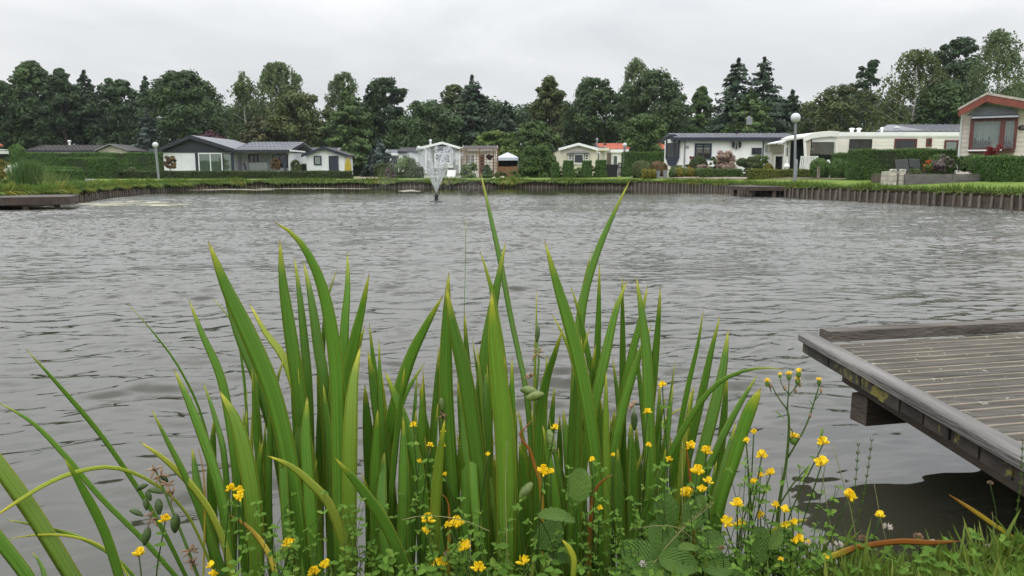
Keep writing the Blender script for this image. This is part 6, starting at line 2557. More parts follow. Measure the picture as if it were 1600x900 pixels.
    mo.inputs[7].default_value = (.22, .16, .045, 1)
    L.new(mo.outputs[2], b.inputs['Base Color'])
    b.inputs['Roughness'].default_value = .42
    b.inputs['Specular IOR Level'].default_value = .35
    bp = N.new('ShaderNodeBump')
    bp.inputs['Strength'].default_value = .25
    bp.inputs['Distance'].default_value = .002
    L.new(nz.outputs['Fac'], bp.inputs['Height'])
    L.new(bp.outputs[0], b.inputs['Normal'])
    t = N.new('ShaderNodeBsdfTranslucent')
    L.new(mo.outputs[2], t.inputs['Color'])
    sh = N.new('ShaderNodeMixShader')
    sh.inputs[0].default_value = .38
    L.new(b.outputs[0], sh.inputs[1])
    L.new(t.outputs[0], sh.inputs[2])
    L.new(sh.outputs[0], N['Material Output'].inputs[0])
    return m


IRIS = iris_leaf_mat()


def catmull(pts, n):
    pts = [Vector(p) for p in pts]
    P_ = [pts[0] * 2 - pts[1]] + pts + [pts[-1] * 2 - pts[-2]]
    # by chord length
    seg = [(b - a).length for a, b in zip(pts[:-1], pts[1:])]
    tot = sum(seg)
    res = []
    for k in range(n + 1):
        d = tot * k / n
        i = 0
        while i < len(seg) - 1 and d > seg[i]:
            d -= seg[i]
            i += 1
        t = min(1, d / max(1e-9, seg[i]))
        a, b, c, e = P_[i], P_[i + 1], P_[i + 2], P_[i + 3]
        res.append(.5 * ((2 * b) + (c - a) * t + (2 * a - 5 * b + 4 * c - e) * t * t + (3 * b - a - 3 * c + e) * t ** 3))
    return res


def blade(root, pts, w, D, dD=0.0, yaw=0.0, yel=0.0, tip=.34, name='leaf', thick=.10, foot=True, tint=None, m=None, n=26, edge=None):
    """pts: photo pixels from tip to foot; w: greatest width in photo pixels; D: distance of the foot, dD: how far the tip leans away"""
    k = len(pts)
    p3 = [P(px, py, D + dD * (1 - i / (k - 1)) ** 1.3) for i, (px, py) in enumerate(pts)]
    if foot and p3[-1].z > .06:
        d = p3[-1] - p3[-2]
        d = d / max(1e-6, -d.z) if d.z < -1e-3 else Vector((0, 0, -1))
        d.x = max(-.5, min(.5, d.x))
        d.y = max(-.2, min(.2, d.y))
        p3.append(p3[-1] + d * (p3[-1].z - .03))
    o0 = root.location
    c = catmull(p3, n)
    W = .72 * w * D / F / max(.75, math.cos(yaw)) / 2
    vs, across, along = [], [], []
    sec = [(-1, 0), (-.6, -.42), (-.12, -.55), (0, -1.25), (.12, -.55), (.6, -.42), (1, 0), (.5, .5), (0, .9), (-.5, .5)]
    tot = sum((b - a).length for a, b in zip(c[:-1], c[1:]))
    run = 0
    for i, p in enumerate(c):
        if i:
            run += (p - c[i - 1]).length
        s_ = run / tot
        t = (c[min(i + 1, n)] - c[max(i - 1, 0)]).normalized()
        view = Vector((math.sin(yaw), -math.cos(yaw), .1))
        u_ = t.cross(view).normalized()
        nn = u_.cross(t).normalized()
        prof = (1 - (1 - min(1, s_ / tip)) ** 1.9) ** .8 if s_ < tip else 1 - .16 * ((s_ - tip) / (1 - tip)) ** 2
        hw = max(.0006, W * prof)
        for a, b in sec:
            q = p + u_ * a * hw + nn * b * max(.0006, hw * thick * .9) - o0
            vs.append(q)
            across.append(a)
            along.append(1 - s_)
    m_ = len(sec)
    fs = [tuple(range(m_ - 1, -1, -1)), tuple(range(n * m_, n * m_ + m_))]
    for i in range(n):
        fs += [(i * m_ + j, i * m_ + (j + 1) % m_, (i + 1) * m_ + (j + 1) % m_, (i + 1) * m_ + j) for j in range(m_)]
    mb = MB().add(vs, fs)
    tint = random.uniform(.1, .95) if tint is None else tint
    mb.at = {'across': across, 'along': along, 'tint': [tint] * len(vs), 'yellowing': [yel * (.35 + .65 * a) for a in along]}
    return mb.build(name, m or IRIS, root, smooth=True)


IG = 'iris clumps along the near bank'


def iris(label, px, D, blades):
    x = P(px, 940, D)
    root = thing('iris_plant', label, 'iris plant', (x.x, D, max(.0, .03)), 0, IG)
    for b in blades:
        pts, w_ = b[0], b[1]
        kw = dict(b[2]) if len(b) > 2 else {}
        kw.setdefault('dD', random.uniform(-.05, .12))
        kw.setdefault('yaw', random.uniform(-.5, .5))
        dd = kw.pop('D', D + random.uniform(-.06, .06))
        blade(root, pts, w_, dd, **kw)
    return root


def filler(px, py, foot, w_, **kw):
    """short blade leaning a little from its foot (px at the bottom of the photo) to its tip"""
    bow = random.uniform(-10, 10)
    return ([(px, py), (px * .55 + foot * .45 + bow, py * .5 + 450), (foot, 930)], w_, kw)


Y = lambda y, **k: dict(yel=y, **k)
IR = {}
IR[0] = iris('arching iris leaves leaning left at the bottom left corner', 130, 1.32, [
    ([(40, 545), (90, 600), (150, 670), (200, 740), (250, 820), (300, 920)], 15, dict(D=1.45)),
    ([(-4, 628), (50, 660), (98, 708), (160, 780), (230, 850), (300, 930)], 12, dict(D=1.5)),
    ([(100, 715), (130, 765), (165, 835), (195, 930)], 30, dict(D=1.28)),
    ([(-60, 640), (-10, 715), (50, 800), (100, 880), (135, 940)], 38, Y(.15, D=1.3)),
    ([(-60, 770), (0, 845), (45, 905), (70, 960)], 34, dict(D=1.26)),
    ([(-15, 812), (25, 785), (75, 755), (125, 736), (180, 731), (240, 755), (295, 808), (345, 920)], 9, Y(.55, tint=.9, D=1.36, tip=.12, dD=-.05)),
    ([(10, 812), (60, 822), (130, 842), (190, 880), (235, 940)], 10, Y(.2, D=1.3)),
    ([(12, 842), (60, 836), (110, 838), (160, 855), (200, 900)], 7, Y(.8, D=1.27)),
    ([(50, 862), (65, 885), (80, 930)], 12, dict(D=1.24)),
    ([(200, 475), (240, 520), (280, 575), (315, 650), (340, 760), (360, 920)], 6, dict(D=1.5)),
])
IR[1] = iris('iris with yellow edged outer leaves at the left of the clump', 330, 1.42, [
    ([(295, 468), (315, 520), (345, 590), (362, 680), (375, 800), (385, 920)], 20),
    ([(272, 577), (300, 640), (330, 720), (350, 800), (362, 920)], 26, dict(D=1.38)),
    ([(343, 611), (367, 655), (385, 720), (397, 800), (402, 920)], 36, Y(.12, D=1.36)),
    ([(237, 640), (262, 690), (292, 750), (322, 830), (345, 930)], 15),
    ([(218, 690), (262, 722), (310, 772), (345, 835), (372, 930)], 19, Y(.55, D=1.33)),
    ([(332, 465), (366, 512), (382, 600), (390, 760), (394, 920)], 6, dict(D=1.5)),
    ([(318, 598), (338, 660), (352, 730), (362, 920)], 14),
    filler(300, 700, 360, 20), filler(410, 690, 400, 18), filler(385, 640, 395, 16),
    ([(360, 805), (392, 828), (420, 866), (442, 930)], 16, Y(1.6, D=1.25)),
    ([(310, 700), (318, 740), (320, 800), (318, 900)], 4, Y(1.7, D=1.36)),
])
IR[2] = iris('iris whose broad leaf leans left across the water, tallest at left', 455, 1.42, [
    ([(325, 376), (354, 450), (392, 530), (428, 620), (455, 740), (480, 920)], 40, dict(D=1.4, yaw=.1, dD=.02)),
    ([(343, 425), (372, 520), (408, 610), (440, 740), (458, 920)], 26, dict(D=1.47, tint=.1)),
    ([(389, 473), (415, 520), (445, 562), (470, 640), (492, 760), (500, 920)], 19, Y(.45, D=1.5)),
    ([(444, 557), (432, 600), (424, 650), (420, 760), (425, 920)], 13),
    ([(417, 712), (450, 726), (480, 750), (520, 800), (560, 930)], 22, Y(.35, D=1.31, tint=.05)),
    filler(470, 620, 470, 26), filler(440, 650, 455, 22),
])
IR[3] = iris('iris with a tall leaf curving over to the left at its tip', 520, 1.45, [
    ([(429, 347), (466, 374), (500, 438), (520, 530), (528, 640), (532, 920)], 34, dict(D=1.42, yaw=-.1, dD=.0, tip=.42)),
    ([(437, 374), (442, 440), (455, 530), (468, 620), (482, 740), (500, 920)], 30, dict(D=1.46, yaw=.15)),
    ([(460, 402), (468, 460), (476, 540), (483, 640), (490, 920)], 20, dict(D=1.52)),
    ([(474, 408), (485, 460), (497, 540), (510, 640), (520, 920)], 25, dict(D=1.5, tint=.2)),
    ([(527, 420), (515, 455), (507, 500), (503, 640), (503, 920)], 12, dict(D=1.58)),
    ([(563, 541), (552, 600), (547, 700), (546, 920)], 34, Y(.2, D=1.36, yaw=.05)),
    ([(480, 620), (478, 700), (486, 800), (500, 930)], 30, dict(D=1.39)),
    filler(505, 600, 515, 24), filler(520, 560, 530, 22),
])
IR[4] = iris('iris with close upright leaves right of the curved tip', 560, 1.5, [
    ([(543, 393), (543, 450), (538, 520), (537, 640), (540, 920)], 22),
    ([(577, 427), (566, 480), (550, 550), (538, 640), (532, 920)], 27, dict(D=1.5)),
    ([(570, 508), (556, 560), (545, 620), (540, 920)], 20),
    ([(577, 505), (583, 560), (590, 620), (602, 800), (610, 930)], 16),
    ([(592, 530), (594, 600), (598, 700), (602, 930)], 13),
    ([(575, 548), (590, 640), (606, 740), (625, 920)], 26, dict(D=1.46, tint=.15)),
    filler(590, 640, 590, 24), filler(570, 600, 580, 26), filler(612, 690, 600, 18),
])
IR[5] = iris('iris leaves crossing each other left of the centre', 620, 1.4, [
    ([(693, 460), (665, 510), (640, 562), (616, 640), (596, 740), (580, 930)], 28, dict(D=1.5, yaw=.2)),
    ([(602, 580), (625, 640), (650, 720), (662, 800), (672, 930)], 30, dict(D=1.4, yaw=0)),
    ([(664, 566), (632, 620), (614, 690), (602, 800), (600, 930)], 15, dict(D=1.55)),
    ([(652, 580), (645, 700), (640, 930)], 12, dict(D=1.55)),
    ([(655, 600), (668, 680), (690, 760), (700, 930)], 20, dict(D=1.52)),
    ([(523, 715), (568, 768), (608, 830), (650, 930)], 28, dict(D=1.27, yaw=.0, dD=-.03)),
    ([(565, 740), (590, 800), (640, 880), (660, 930)], 14, dict(D=1.33, tint=.05)),
    filler(630, 650, 625, 26), filler(600, 700, 610, 30), filler(650, 640, 640, 20), filler(622, 605, 640, 14),
])
IR[6] = iris('iris with two broad upright leaves in the middle of the clump', 720, 1.42, [
    ([(697, 447), (708, 510), (725, 580), (738, 660), (750, 770), (756, 930)], 36, dict(D=1.4, yaw=.0)),
    ([(701, 425), (698, 500), (697, 600), (706, 740), (722, 930)], 30, dict(D=1.46, yaw=.25)),
    ([(726, 488), (730, 560), (737, 660), (742, 930)], 17, dict(D=1.55)),
    ([(728, 340), (727, 420), (725, 520), (728, 640)], 2.4, dict(D=1.7, tip=.8, foot=True)),
    ([(695, 655), (686, 720), (680, 800), (678, 930)], 24, Y(.22, D=1.3)),
    ([(690, 560), (692, 640), (700, 760), (708, 930)], 26, dict(D=1.5, tint=.15)),
    filler(660, 620, 690, 22), filler(720, 600, 722, 26), filler(672, 700, 700, 20),
])
IR[7] = iris('iris with the brightest broad leaf, right of the middle', 785, 1.4, [
    ([(768, 455), (771, 520), (781, 610), (790, 710), (792, 930)], 46, Y(.12, D=1.36, yaw=.0, dD=.0, tint=.85, tip=.42)),
    ([(790, 378), (776, 450), (757, 560), (748, 690), (746, 930)], 26, dict(D=1.5)),
    ([(750, 392), (762, 430), (773, 480), (790, 620), (800, 930)], 17, Y(.15, D=1.54)),
    ([(777, 430), (771, 500), (766, 600), (764, 930)], 14, dict(D=1.55)),
    ([(757, 560), (760, 650), (766, 930)], 22, dict(D=1.45)),
    ([(806, 640), (800, 720), (812, 800), (818, 930)], 30, dict(D=1.42, tint=.2)),
    filler(800, 560, 812, 20), filler(740, 640, 760, 22), filler(812, 690, 830, 24),
])
IR[8] = iris('narrow iris with one very long thin leaf leaning left beyond the far bank', 835, 1.5, [
    ([(751, 270), (765, 332), (781, 405), (798, 495), (812, 560), (823, 620), (834, 760), (840, 930)], 13, dict(D=1.5, dD=.25, tip=.25, yaw=.1)),
    ([(838, 452), (838, 510), (836, 570), (835, 700), (838, 930)], 7, Y(.3, D=1.52)),
    ([(862, 490), (878, 520), (896, 568), (905, 650), (905, 930)], 13, Y(.3, D=1.5)),
    ([(880, 512), (866, 555), (851, 605), (842, 690), (836, 930)], 24, dict(D=1.42)),
    ([(830, 640), (835, 720), (842, 800), (846, 930)], 22),
    ([(848, 665), (862, 740), (872, 820), (872, 930)], 20, dict(D=1.36)),
    filler(826, 600, 838, 16), filler(852, 700, 850, 22),
])
IR[9] = iris('iris with a broad leaf leaning left in front of the longest curved leaf', 925, 1.45, [
    ([(851, 376), (869, 440), (893, 520), (912, 600), (930, 720), (946, 930)], 31, dict(D=1.42, yaw=.05, dD=.02)),
    ([(892, 447), (905, 490), (920, 560), (935, 650), (945, 930)], 15, dict(D=1.55)),
    ([(925, 390), (913, 440), (906, 500), (902, 640), (900, 930)], 11, dict(D=1.6)),
    ([(921, 513), (908, 560), (897, 620), (890, 760), (890, 930)], 17, dict(D=1.5)),
    ([(947, 580), (947, 670), (950, 930)], 17, Y(.15, D=1.4)),
    ([(903, 745), (900, 810), (895, 870), (893, 930)], 28, dict(D=1.36)),
    filler(880, 640, 890, 24), filler(915, 640, 920, 26), filler(860, 700, 880, 22),
])
IR[10] = iris('iris with the longest leaf, bent to the right up to the far bank', 895, 1.55, [
    ([(984, 282), (957, 338), (931, 400), (911, 470), (903, 550), (897, 660), (892, 930)], 23, dict(D=1.55, dD=.12, yaw=.1, tip=.45)),
    ([(937, 412), (935, 500), (933, 600), (935, 930)], 16, dict(D=1.6)),
    ([(980, 437), (961, 490), (945, 560), (925, 650), (907, 750), (893, 930)], 24, dict(D=1.5, yaw=-.1)),
    ([(962, 470), (945, 540), (930, 640), (920, 930)], 9, Y(.3, D=1.62)),
    ([(972, 430), (973, 520), (973, 620), (976, 930)], 14, dict(D=1.58)),
    filler(938, 620, 940, 22), filler(960, 640, 955, 24), filler(905, 600, 905, 20),
])
IR[11] = iris('iris with upright leaves right of the longest curved leaf', 1005, 1.5, [
    ([(994, 432), (1003, 490), (1011, 560), (1014, 650), (1016, 760), (1012, 930)], 26, dict(D=1.45, yaw=.0)),
    ([(1032, 447), (1028, 510), (1021, 590), (1013, 690), (1006, 930)], 19, dict(D=1.5)),
    ([(1012, 445), (1001, 500), (986, 560), (970, 650), (950, 800), (945, 930)], 21, dict(D=1.56)),
    ([(1018, 508), (997, 560), (973, 640), (957, 730), (945, 930)], 22, dict(D=1.5)),
    ([(1052, 598), (1045, 660), (1036, 750), (1030, 930)], 13),
    ([(1040, 620), (1020, 700), (1000, 800), (990, 930)], 16),
    filler(985, 660, 990, 24), filler(1010, 700, 1008, 26), filler(965, 700, 975, 26),
])
IR[12] = iris('iris fan leaning right with one leaf arching to the horizontal', 1055, 1.45, [
    ([(1099, 485), (1090, 540), (1076, 600), (1061, 680), (1045, 800), (1035, 930)], 13, dict(D=1.55)),
    ([(1125, 493), (1111, 550), (1096, 620), (1076, 710), (1058, 810), (1040, 930)], 21, dict(D=1.52)),
    ([(1138, 515), (1129, 580), (1113, 650), (1092, 730), (1070, 820), (1050, 930)], 28, dict(D=1.44)),
    ([(1225, 577), (1190, 575), (1155, 582), (1118, 602), (1080, 650), (1042, 720), (1003, 810), (978, 930)], 15, dict(D=1.4, dD=-.05, tip=.45)),
    ([(1085, 600), (1070, 680), (1050, 780), (1035, 930)], 18, dict(D=1.58)),
    ([(1078, 630), (1040, 655), (1010, 700), (985, 770), (975, 930)], 7, Y(.6, D=1.58)),
    filler(1075, 690, 1050, 20), filler(1040, 700, 1030, 20),
])
IR[13] = iris('rightmost iris with two blunt leaves leaning towards the jetty', 1105, 1.4, [
    ([(1184, 585), (1151, 640), (1121, 700), (1096, 770), (1080, 930)], 20, dict(D=1.45)),
    ([(1189, 606), (1168, 650), (1146, 720), (1122, 800), (1108, 930)], 26, dict(D=1.36, tip=.12)),
    ([(1150, 660), (1128, 740), (1105, 830), (1095, 930)], 18),
    ([(1120, 720), (1106, 800), (1095, 930)], 16),
    filler(1085, 740, 1075, 20),
])

# thin young leaves in between (each belongs to the nearest iris)
rt_ = random.Random(41)
IPX = {0: 130, 1: 345, 2: 445, 3: 515, 4: 565, 5: 620, 6: 715, 7: 775, 8: 838, 9: 920, 10: 930, 11: 1000, 12: 1050, 13: 1100}
for i in range(74):
    foot = rt_.uniform(400, 1090) if i > 5 else rt_.uniform(330, 420)
    k = min(range(1, 14), key=lambda q: abs(IPX[q] - foot))
    tx, ty = foot + rt_.gauss(0, 28), rt_.uniform(520, 720)
    bx = rt_.uniform(-8, 8)
    blade(IR[k], [(tx, ty), (tx * .6 + foot * .4 + bx, ty * .55 + 410), (foot, 930)], rt_.uniform(9, 19), IR[k].location.y + rt_.uniform(.02, .18), yaw=rt_.uniform(-.6, .6), yel=rt_.choice((0, 0, .1, .3)), dD=rt_.uniform(-.05, .08))

# dry and red leaves inside the clump (parts of their iris)
blade(IR[8], [(833, 655), (814, 676), (812, 684), (826, 700), (836, 730), (846, 770), (850, 930)], 10, 1.3, yel=1.9, name='dry_leaf')
blade(IR[7], [(690, 772), (700, 785), (702, 830), (698, 930)], 9, 1.28, yel=1.8, name='dry_leaf')
blade(IR[9], [(958, 742), (938, 755), (925, 790), (918, 930)], 12, 1.32, yel=2.2, name='dry_leaf')
blade(IR[12], [(1070, 680), (1075, 720), (1082, 790), (1085, 930)], 7, 1.3, yel=2.2, name='dry_leaf')

# seed pods
POD = mat('iris_pod', (.10, .16, .035), .45, .3, 60, .3, 80, col2=(.17, .21, .06))
POD_D = mat('iris_pod_dark', (.045, .075, .018), .65, .35, 60, .3, 80)
DRY = mat('dry_husk', (.24, .15, .09), .9, .4, 50, .5, 90)


def pod(root, px, py, D, ln, wd, ang, m=POD, name='seed_pod'):
    c = P(px, py, D)
    s_ = D / F
    d = Vector((math.cos(ang), random.uniform(-.3, .3), -math.sin(ang))).normalized()
    pts, rad = [], []
    for i in range(11):
        t = i / 10
        pts.append(c + d * (t - .5) * ln * s_ + Vector((0, 0, .002 * math.sin(t * 3))) - root.location)
        rad.append(max(.0008, wd * s_ / 2 * (math.sin(math.pi * (.06 + .88 * t)) ** .7)))
    return MB().tube(pts, rad, 9).build(name, m, root, smooth=True)


def husk(root, px, py, D, size=14, name='dry_flower'):
    c = P(px, py, D) - root.location
    mb = MB()
    for i in range(6):
        d = Vector((random.gauss(0, 1), random.gauss(0, 1), random.gauss(.2, 1))).normalized() * size * D / F
        mid = d * .55 + Vector((random.gauss(0, .002), 0, random.gauss(0, .002)))
        mb.tube([c, c + mid, c + d + Vector((0, 0, -.3 * size * D / F * random.random()))], [.0012, .0024, .0006], 5)
    return mb.build(name, DRY, root, smooth=True)


def stalk(root, pix, D, r, m, name='stalk'):
    pts = catmull([P(px, py, D) - root.location for px, py in pix], 14)
    n = len(pts)
    return MB().tube(pts, [r * (.55 + .45 * i / (n - 1)) for i in range(n)], 7).build(name, m, root, smooth=True)


STEM = leaf_mat('flower_stem', (.07, .12, .02), (.10, .16, .03))
stalk(IR[8], [(840, 535), (842, 575), (838, 610), (836, 700), (840, 930)], 1.44, .0034, mat('iris_stalk', (.08, .15, .025), .5, .2, 20))
ST = bpy.data.materials['iris_stalk']
pod(IR[8], 840, 522, 1.44, 26, 8, 1.65, POD_D)
husk(IR[8], 839, 552, 1.44, 14)
husk(IR[8], 828, 590, 1.42, 12)
pod(IR[8], 827, 612, 1.40, 30, 15, .25)
pod(IR[8], 836, 620, 1.38, 32, 15, -.35)
pod(IR[8], 861, 690, 1.36, 40, 15, 1.35)
pod(IR[7], 822, 768, 1.34, 34, 17, -.9)
stalk(IR[11], [(990, 632), (992, 650), (985, 700), (980, 930)], 1.42, .002, ST)
husk(IR[11], 990, 634, 1.42, 12)
pod(IR[11], 991, 658, 1.42, 34, 11, 1.5, POD_D)
husk(IR[6], 690, 650, 1.45, 10)
stalk(IR[6], [(689, 655), (690, 720), (692, 930)], 1.45, .002, ST)
pod(IR[6], 690, 632, 1.45, 22, 9, 1.5)
stalk(IR[1], [(245, 740), (262, 780), (290, 850), (320, 930)], 1.34, .0035, ST)
for px, py, ln, wd, an in ((222, 762, 20, 9, -.4), (213, 802, 26, 9, .3), (228, 788, 20, 9, 1.4), (248, 792, 26, 13, 1.45), (243, 768, 26, 10, .2), (274, 818, 36, 16, 1.75), (229, 838, 30, 14, 1.8), (256, 748, 18, 8, .9), (232, 775, 18, 9, 1.2)):
    pod(IR[1], px, py, 1.32 + random.uniform(-.03, .03), ln, wd, an, POD_D)
for px, py in ((242, 735), (252, 742), (262, 758), (270, 772), (296, 860), (300, 880), (236, 810)):
    husk(IR[1], px, py, 1.33, 15)

# ------------------------------------------------------------------ yellow trefoils
PET = leaf_mat('trefoil_petal', (.70, .46, .01), (.85, .60, .012), (.90, .68, .03), rough=.5, trans=.25)
LEAFM = leaf_mat('trefoil_leaf', (.075, .155, .022), (.125, .23, .034), (.21, .31, .055), trans=.4, spec=.1)
STEMM = leaf_mat('thin_stem', (.05, .09, .02), (.08, .12, .03))


def floret(mb_v, mb_f, c, d, s_, tints):
    """pea flower: keel body, two wings, upright standard"""
    d = d.normalized()
    u_ = d.cross(Vector((.2, .3, 1))).normalized()
    t = u_.cross(d).normalized()
    o = len(mb_v)
    n = 6
    prof = [(.0, .10), (.3, .22), (.7, .24), (1.0, .06)]
    for z, r in prof:
        for k in range(n):
            a = 2 * math.pi * k / n
            mb_v.append(c + d * z * s_ + (u_ * math.cos(a) * .75 + t * math.sin(a)) * r * s_)
    for i in range(len(prof) - 1):
        for k in range(n):
            mb_f.append((o + i * n + k, o + i * n + (k + 1) % n, o + (i + 1) * n + (k + 1) % n, o + (i + 1) * n + k))
    mb_f.append(tuple(o + (len(prof) - 1) * n + k for k in range(n)))
    # standard
    o = len(mb_v)
    b0 = c + d * .35 * s_ + t * .15 * s_
    pr = [(0, 0, 0), (.32, .35, .1), (.42, .75, .06), (.22, 1.02, -.06), (0, 1.0, .02), (-.22, 1.02, -.06), (-.42, .75, .06), (-.32, .35, .1), (0, .55, -.10)]
    for a, b, e in pr:
        mb_v.append(b0 + u_ * a * s_ + t * b * s_ * .85 + d * (e + b * .25) * s_)
    mb_f += [(o, o + 1, o + 8), (o + 1, o + 2, o + 8), (o + 2, o + 3, o + 8), (o + 3, o + 4, o + 8), (o + 4, o + 5, o + 8), (o + 5, o + 6, o + 8), (o + 6, o + 7, o + 8), (o + 7, o, o + 8)]
    tints += [random.uniform(.1, .95)] * (len(prof) * n + len(pr))


def head(root, p, size, n, up=Vector((0, 0, 1))):
    vs, fs, ti = [], [], []
    for i in range(n):
        a = 2 * math.pi * (i + random.uniform(-.2, .2)) / n
        el = random.uniform(-.15, .9)
        d = Vector((math.cos(a) * math.cos(el), math.sin(a) * math.cos(el), math.sin(el) + .15))
        floret(vs, fs, p + d.normalized() * size * .12, d, size * .62 * random.uniform(.8, 1.1), ti)
    mb = MB().add(vs, fs)
    mb.at = {'tint': ti}
    return mb.build('flower_head', PET, root)


def leaflets(root, spots, size, m=LEAFM, name='leaflets', per=3):
    pos, nr, up, sz, ti = [], [], [], [], []
    for p in spots:
        a0 = random.uniform(0, 6.28)
        for k in range(per):
            a = a0 + k * 2.1 + random.uniform(-.3, .3)
            s_ = size * random.uniform(.7, 1.25)
            d = Vector((math.cos(a), math.sin(a), random.uniform(-.1, .6))).normalized()
            pos.append(p + d * s_)
            up.append(d)
            nr.append(Vector((random.gauss(0, .4), random.gauss(-.3, .4), 1)))
            sz.append(s_)
            ti.append(min(1, max(0, random.gauss(.5, .22))))
    st = stamp(OVATE, np.array(pos), np.array(nr), np.array(sz), np.array(ti), up=np.array(up))
    o = raw_mesh(name, *st[:3], m, root, {'tint': st[3]})
    o['kind'] = 'stuff'
    return o


TG = 'yellow trefoils on the near bank'


def trefoil(label, heads, D, foot, size=22, leaves=10):
    """heads: (px, py[, scale])"""
    fpt = P(foot, 935, D)
    fpt.z = gz(fpt.x, fpt.y) - .01 if not in_pond(fpt.x, fpt.y) else .02
    root = thing('trefoil_plant', label, 'yellow flower', tuple(fpt), 0, TG)
    sm = MB()
    spots = []
    for h in heads:
        px, py = h[0], h[1]
        sc = h[2] if len(h) > 2 else 1
        dd = D + random.uniform(-.05, .05)
        p = P(px, py, dd) - fpt
        mid = Vector((p.x * .45 + random.uniform(-.02, .02), p.y * .5 + random.uniform(-.02, .02), p.z * .55))
        pts = catmull([Vector((random.uniform(-.01, .01), 0, 0)), mid, p], 12)
        sm.tube(pts, [.0013] * 13, 5)
        spots += [pts[random.randint(2, 11)] for _ in range(leaves // 2)]
        head(root, p, .84 * size * sc * dd / F, random.choice((4, 5, 6, 7, 8, 9)))
    for k in range(leaves):
        spots.append(Vector((random.gauss(0, .03), random.gauss(0, .025), random.uniform(.01, .10))))
    sm.build('stems', STEMM, root, smooth=True)
    leaflets(root, spots, .0062)
    return root


trefoil('yellow trefoil low at the far left with two heads near the arching leaves', [(258, 815, .9), (217, 869)], 1.25, 250)
trefoil('yellow trefoil with three heads in front of the wide yellow edged iris leaf', [(360, 766, .8), (373, 768, .7), (373, 780, .9)], 1.3, 370)
trefoil('single yellow trefoil head before the leaf leaning left', [(453, 854)], 1.26, 440)
trefoil('yellow trefoil pair at the bottom edge under the curved iris tip', [(507, 887), (491, 897), (330, 886, .8), (333, 899, .7)], 1.22, 500)
trefoil('yellow trefoil with small heads scattered up among the crossing leaves', [(646, 666, .55), (672, 697, .5), (691, 698, .5), (655, 723, .5), (693, 675, .4)], 1.36, 655, leaves=14)
trefoil('yellow trefoil group of five heads at the bottom centre', [(668, 815), (713, 822, 1.1), (725, 859, 1.1), (686, 886, 1.1), (665, 832, .7)], 1.25, 690, 23, 20)
trefoil('yellow trefoil at the bottom with one large head below the brightest leaf', [(819, 881, 1.05), (747, 889), (699, 822, .5)], 1.23, 790, 23)
trefoil('tiny yellow trefoil buds high before the brightest leaf', [(762, 712, .5), (695, 742, .35)], 1.34, 760, 22, 6)
trefoil('yellow trefoil head beside the brown folded leaf', [(848, 740), (867, 670, .6), (861, 739, .6)], 1.28, 850, 22)
trefoil('small yellow trefoil above the round veined leaf', [(925, 720, .5), (937, 795, .45), (958, 712, .35)], 1.3, 935, 22)
trefoil('tall thin yellow trefoil between the upright right hand leaves', [(1012, 645, .55), (1035, 604, .65), (1013, 697, .45)], 1.4, 1015, 22)
trefoil('yellow trefoil pair before the right leaning iris fan', [(1079, 700, .9), (1103, 708, .85), (1045, 720, .55)], 1.32, 1080, 22)
trefoil('yellow trefoil with four heads in front of the rightmost iris', [(1090, 740), (1073, 776, 1.1), (1106, 755, .8), (1097, 768, .8)], 1.28, 1085, 22)
trefoil('yellow trefoil with three close heads above the big green leaves', [(1134, 820, 1.1), (1157, 824, .9), (1152, 790, .9)], 1.24, 1140, 23)
trefoil('yellow trefoil right of the rightmost iris with a column of heads', [(1190, 714, .85), (1204, 741, .75), (1188, 745, .6), (1166, 690, .5), (1178, 677, .5), (1188, 808, .7), (1178, 755, .6)], 1.28, 1170, 22, 18)
trefoil('yellow trefoil cluster at the foot of the tall branched flower', [(1212, 791, .6), (1226, 800, .8), (1240, 818, .6), (1228, 822, .6)], 1.26, 1215, 22)
trefoil('yellow trefoil with the brightest full head over the dark reflection', [(1286, 694, .9), (1283, 728, 1.2)], 1.3, 1215, 22)
trefoil('yellow trefoil head on a long stem low over the dark reflection', [(1327, 778, 1.0)], 1.32, 1255, 22)
trefoil('small yellow trefoil head furthest to the right above the grass', [(1375, 808, .85)], 1.34, 1330, 22)
trefoil('low yellow trefoil in the grass left of the orange dead leaf', [(1248, 845, .8), (1241, 848, .6), (1262, 850, .5)], 1.25, 1245, 22, 16)
trefoil('yellow trefoil buds in the grass at the bottom right of the green leaves', [(1220, 875, .4), (1290, 872, .5), (1252, 892, .35)], 1.24, 1250, 22, 16)

# tall branched yellow composite
D = 1.34
fpt = P(1210, 920, D)
HK = thing('hawksbeard_plant', 'tall branched wildflower with small yellow heads left of the jetty corner', 'wildflower', tuple(fpt))
q = lambda px, py: P(px, py, D) - fpt
sm = MB()
main = catmull([q(1208, 920), q(1216, 800), q(1229, 720), q(1233, 660), q(1230, 640)], 20)
sm.tube(main, [.0042 - .0022 * i / 20 for i in range(21)], 7)
for pts, r in (([(1230, 640), (1214, 618), (1205, 600)], .0014), ([(1205, 612), (1200, 600)], .001), ([(1230, 640), (1232, 612), (1233, 594)], .0014), ([(1232, 615), (1222, 602), (1219, 592)], .001),
               ([(1232, 618), (1242, 606), (1247, 592)], .0012), ([(1243, 606), (1250, 597), (1247, 588)], .001), ([(1231, 715), (1258, 668), (1274, 622), (1280, 602)], .0018), ([(1274, 625), (1284, 612)], .001),
               ([(1231, 665), (1238, 674), (1240, 685)], .0013), ([(1217, 790), (1240, 755), (1262, 730)], .0018)):
    c = catmull([q(*p) for p in pts], 8)
    sm.tube(c, [r * (1 - .35 * i / 8) for i in range(9)], 6)
sm.build('stems', STEM, HK, smooth=True)
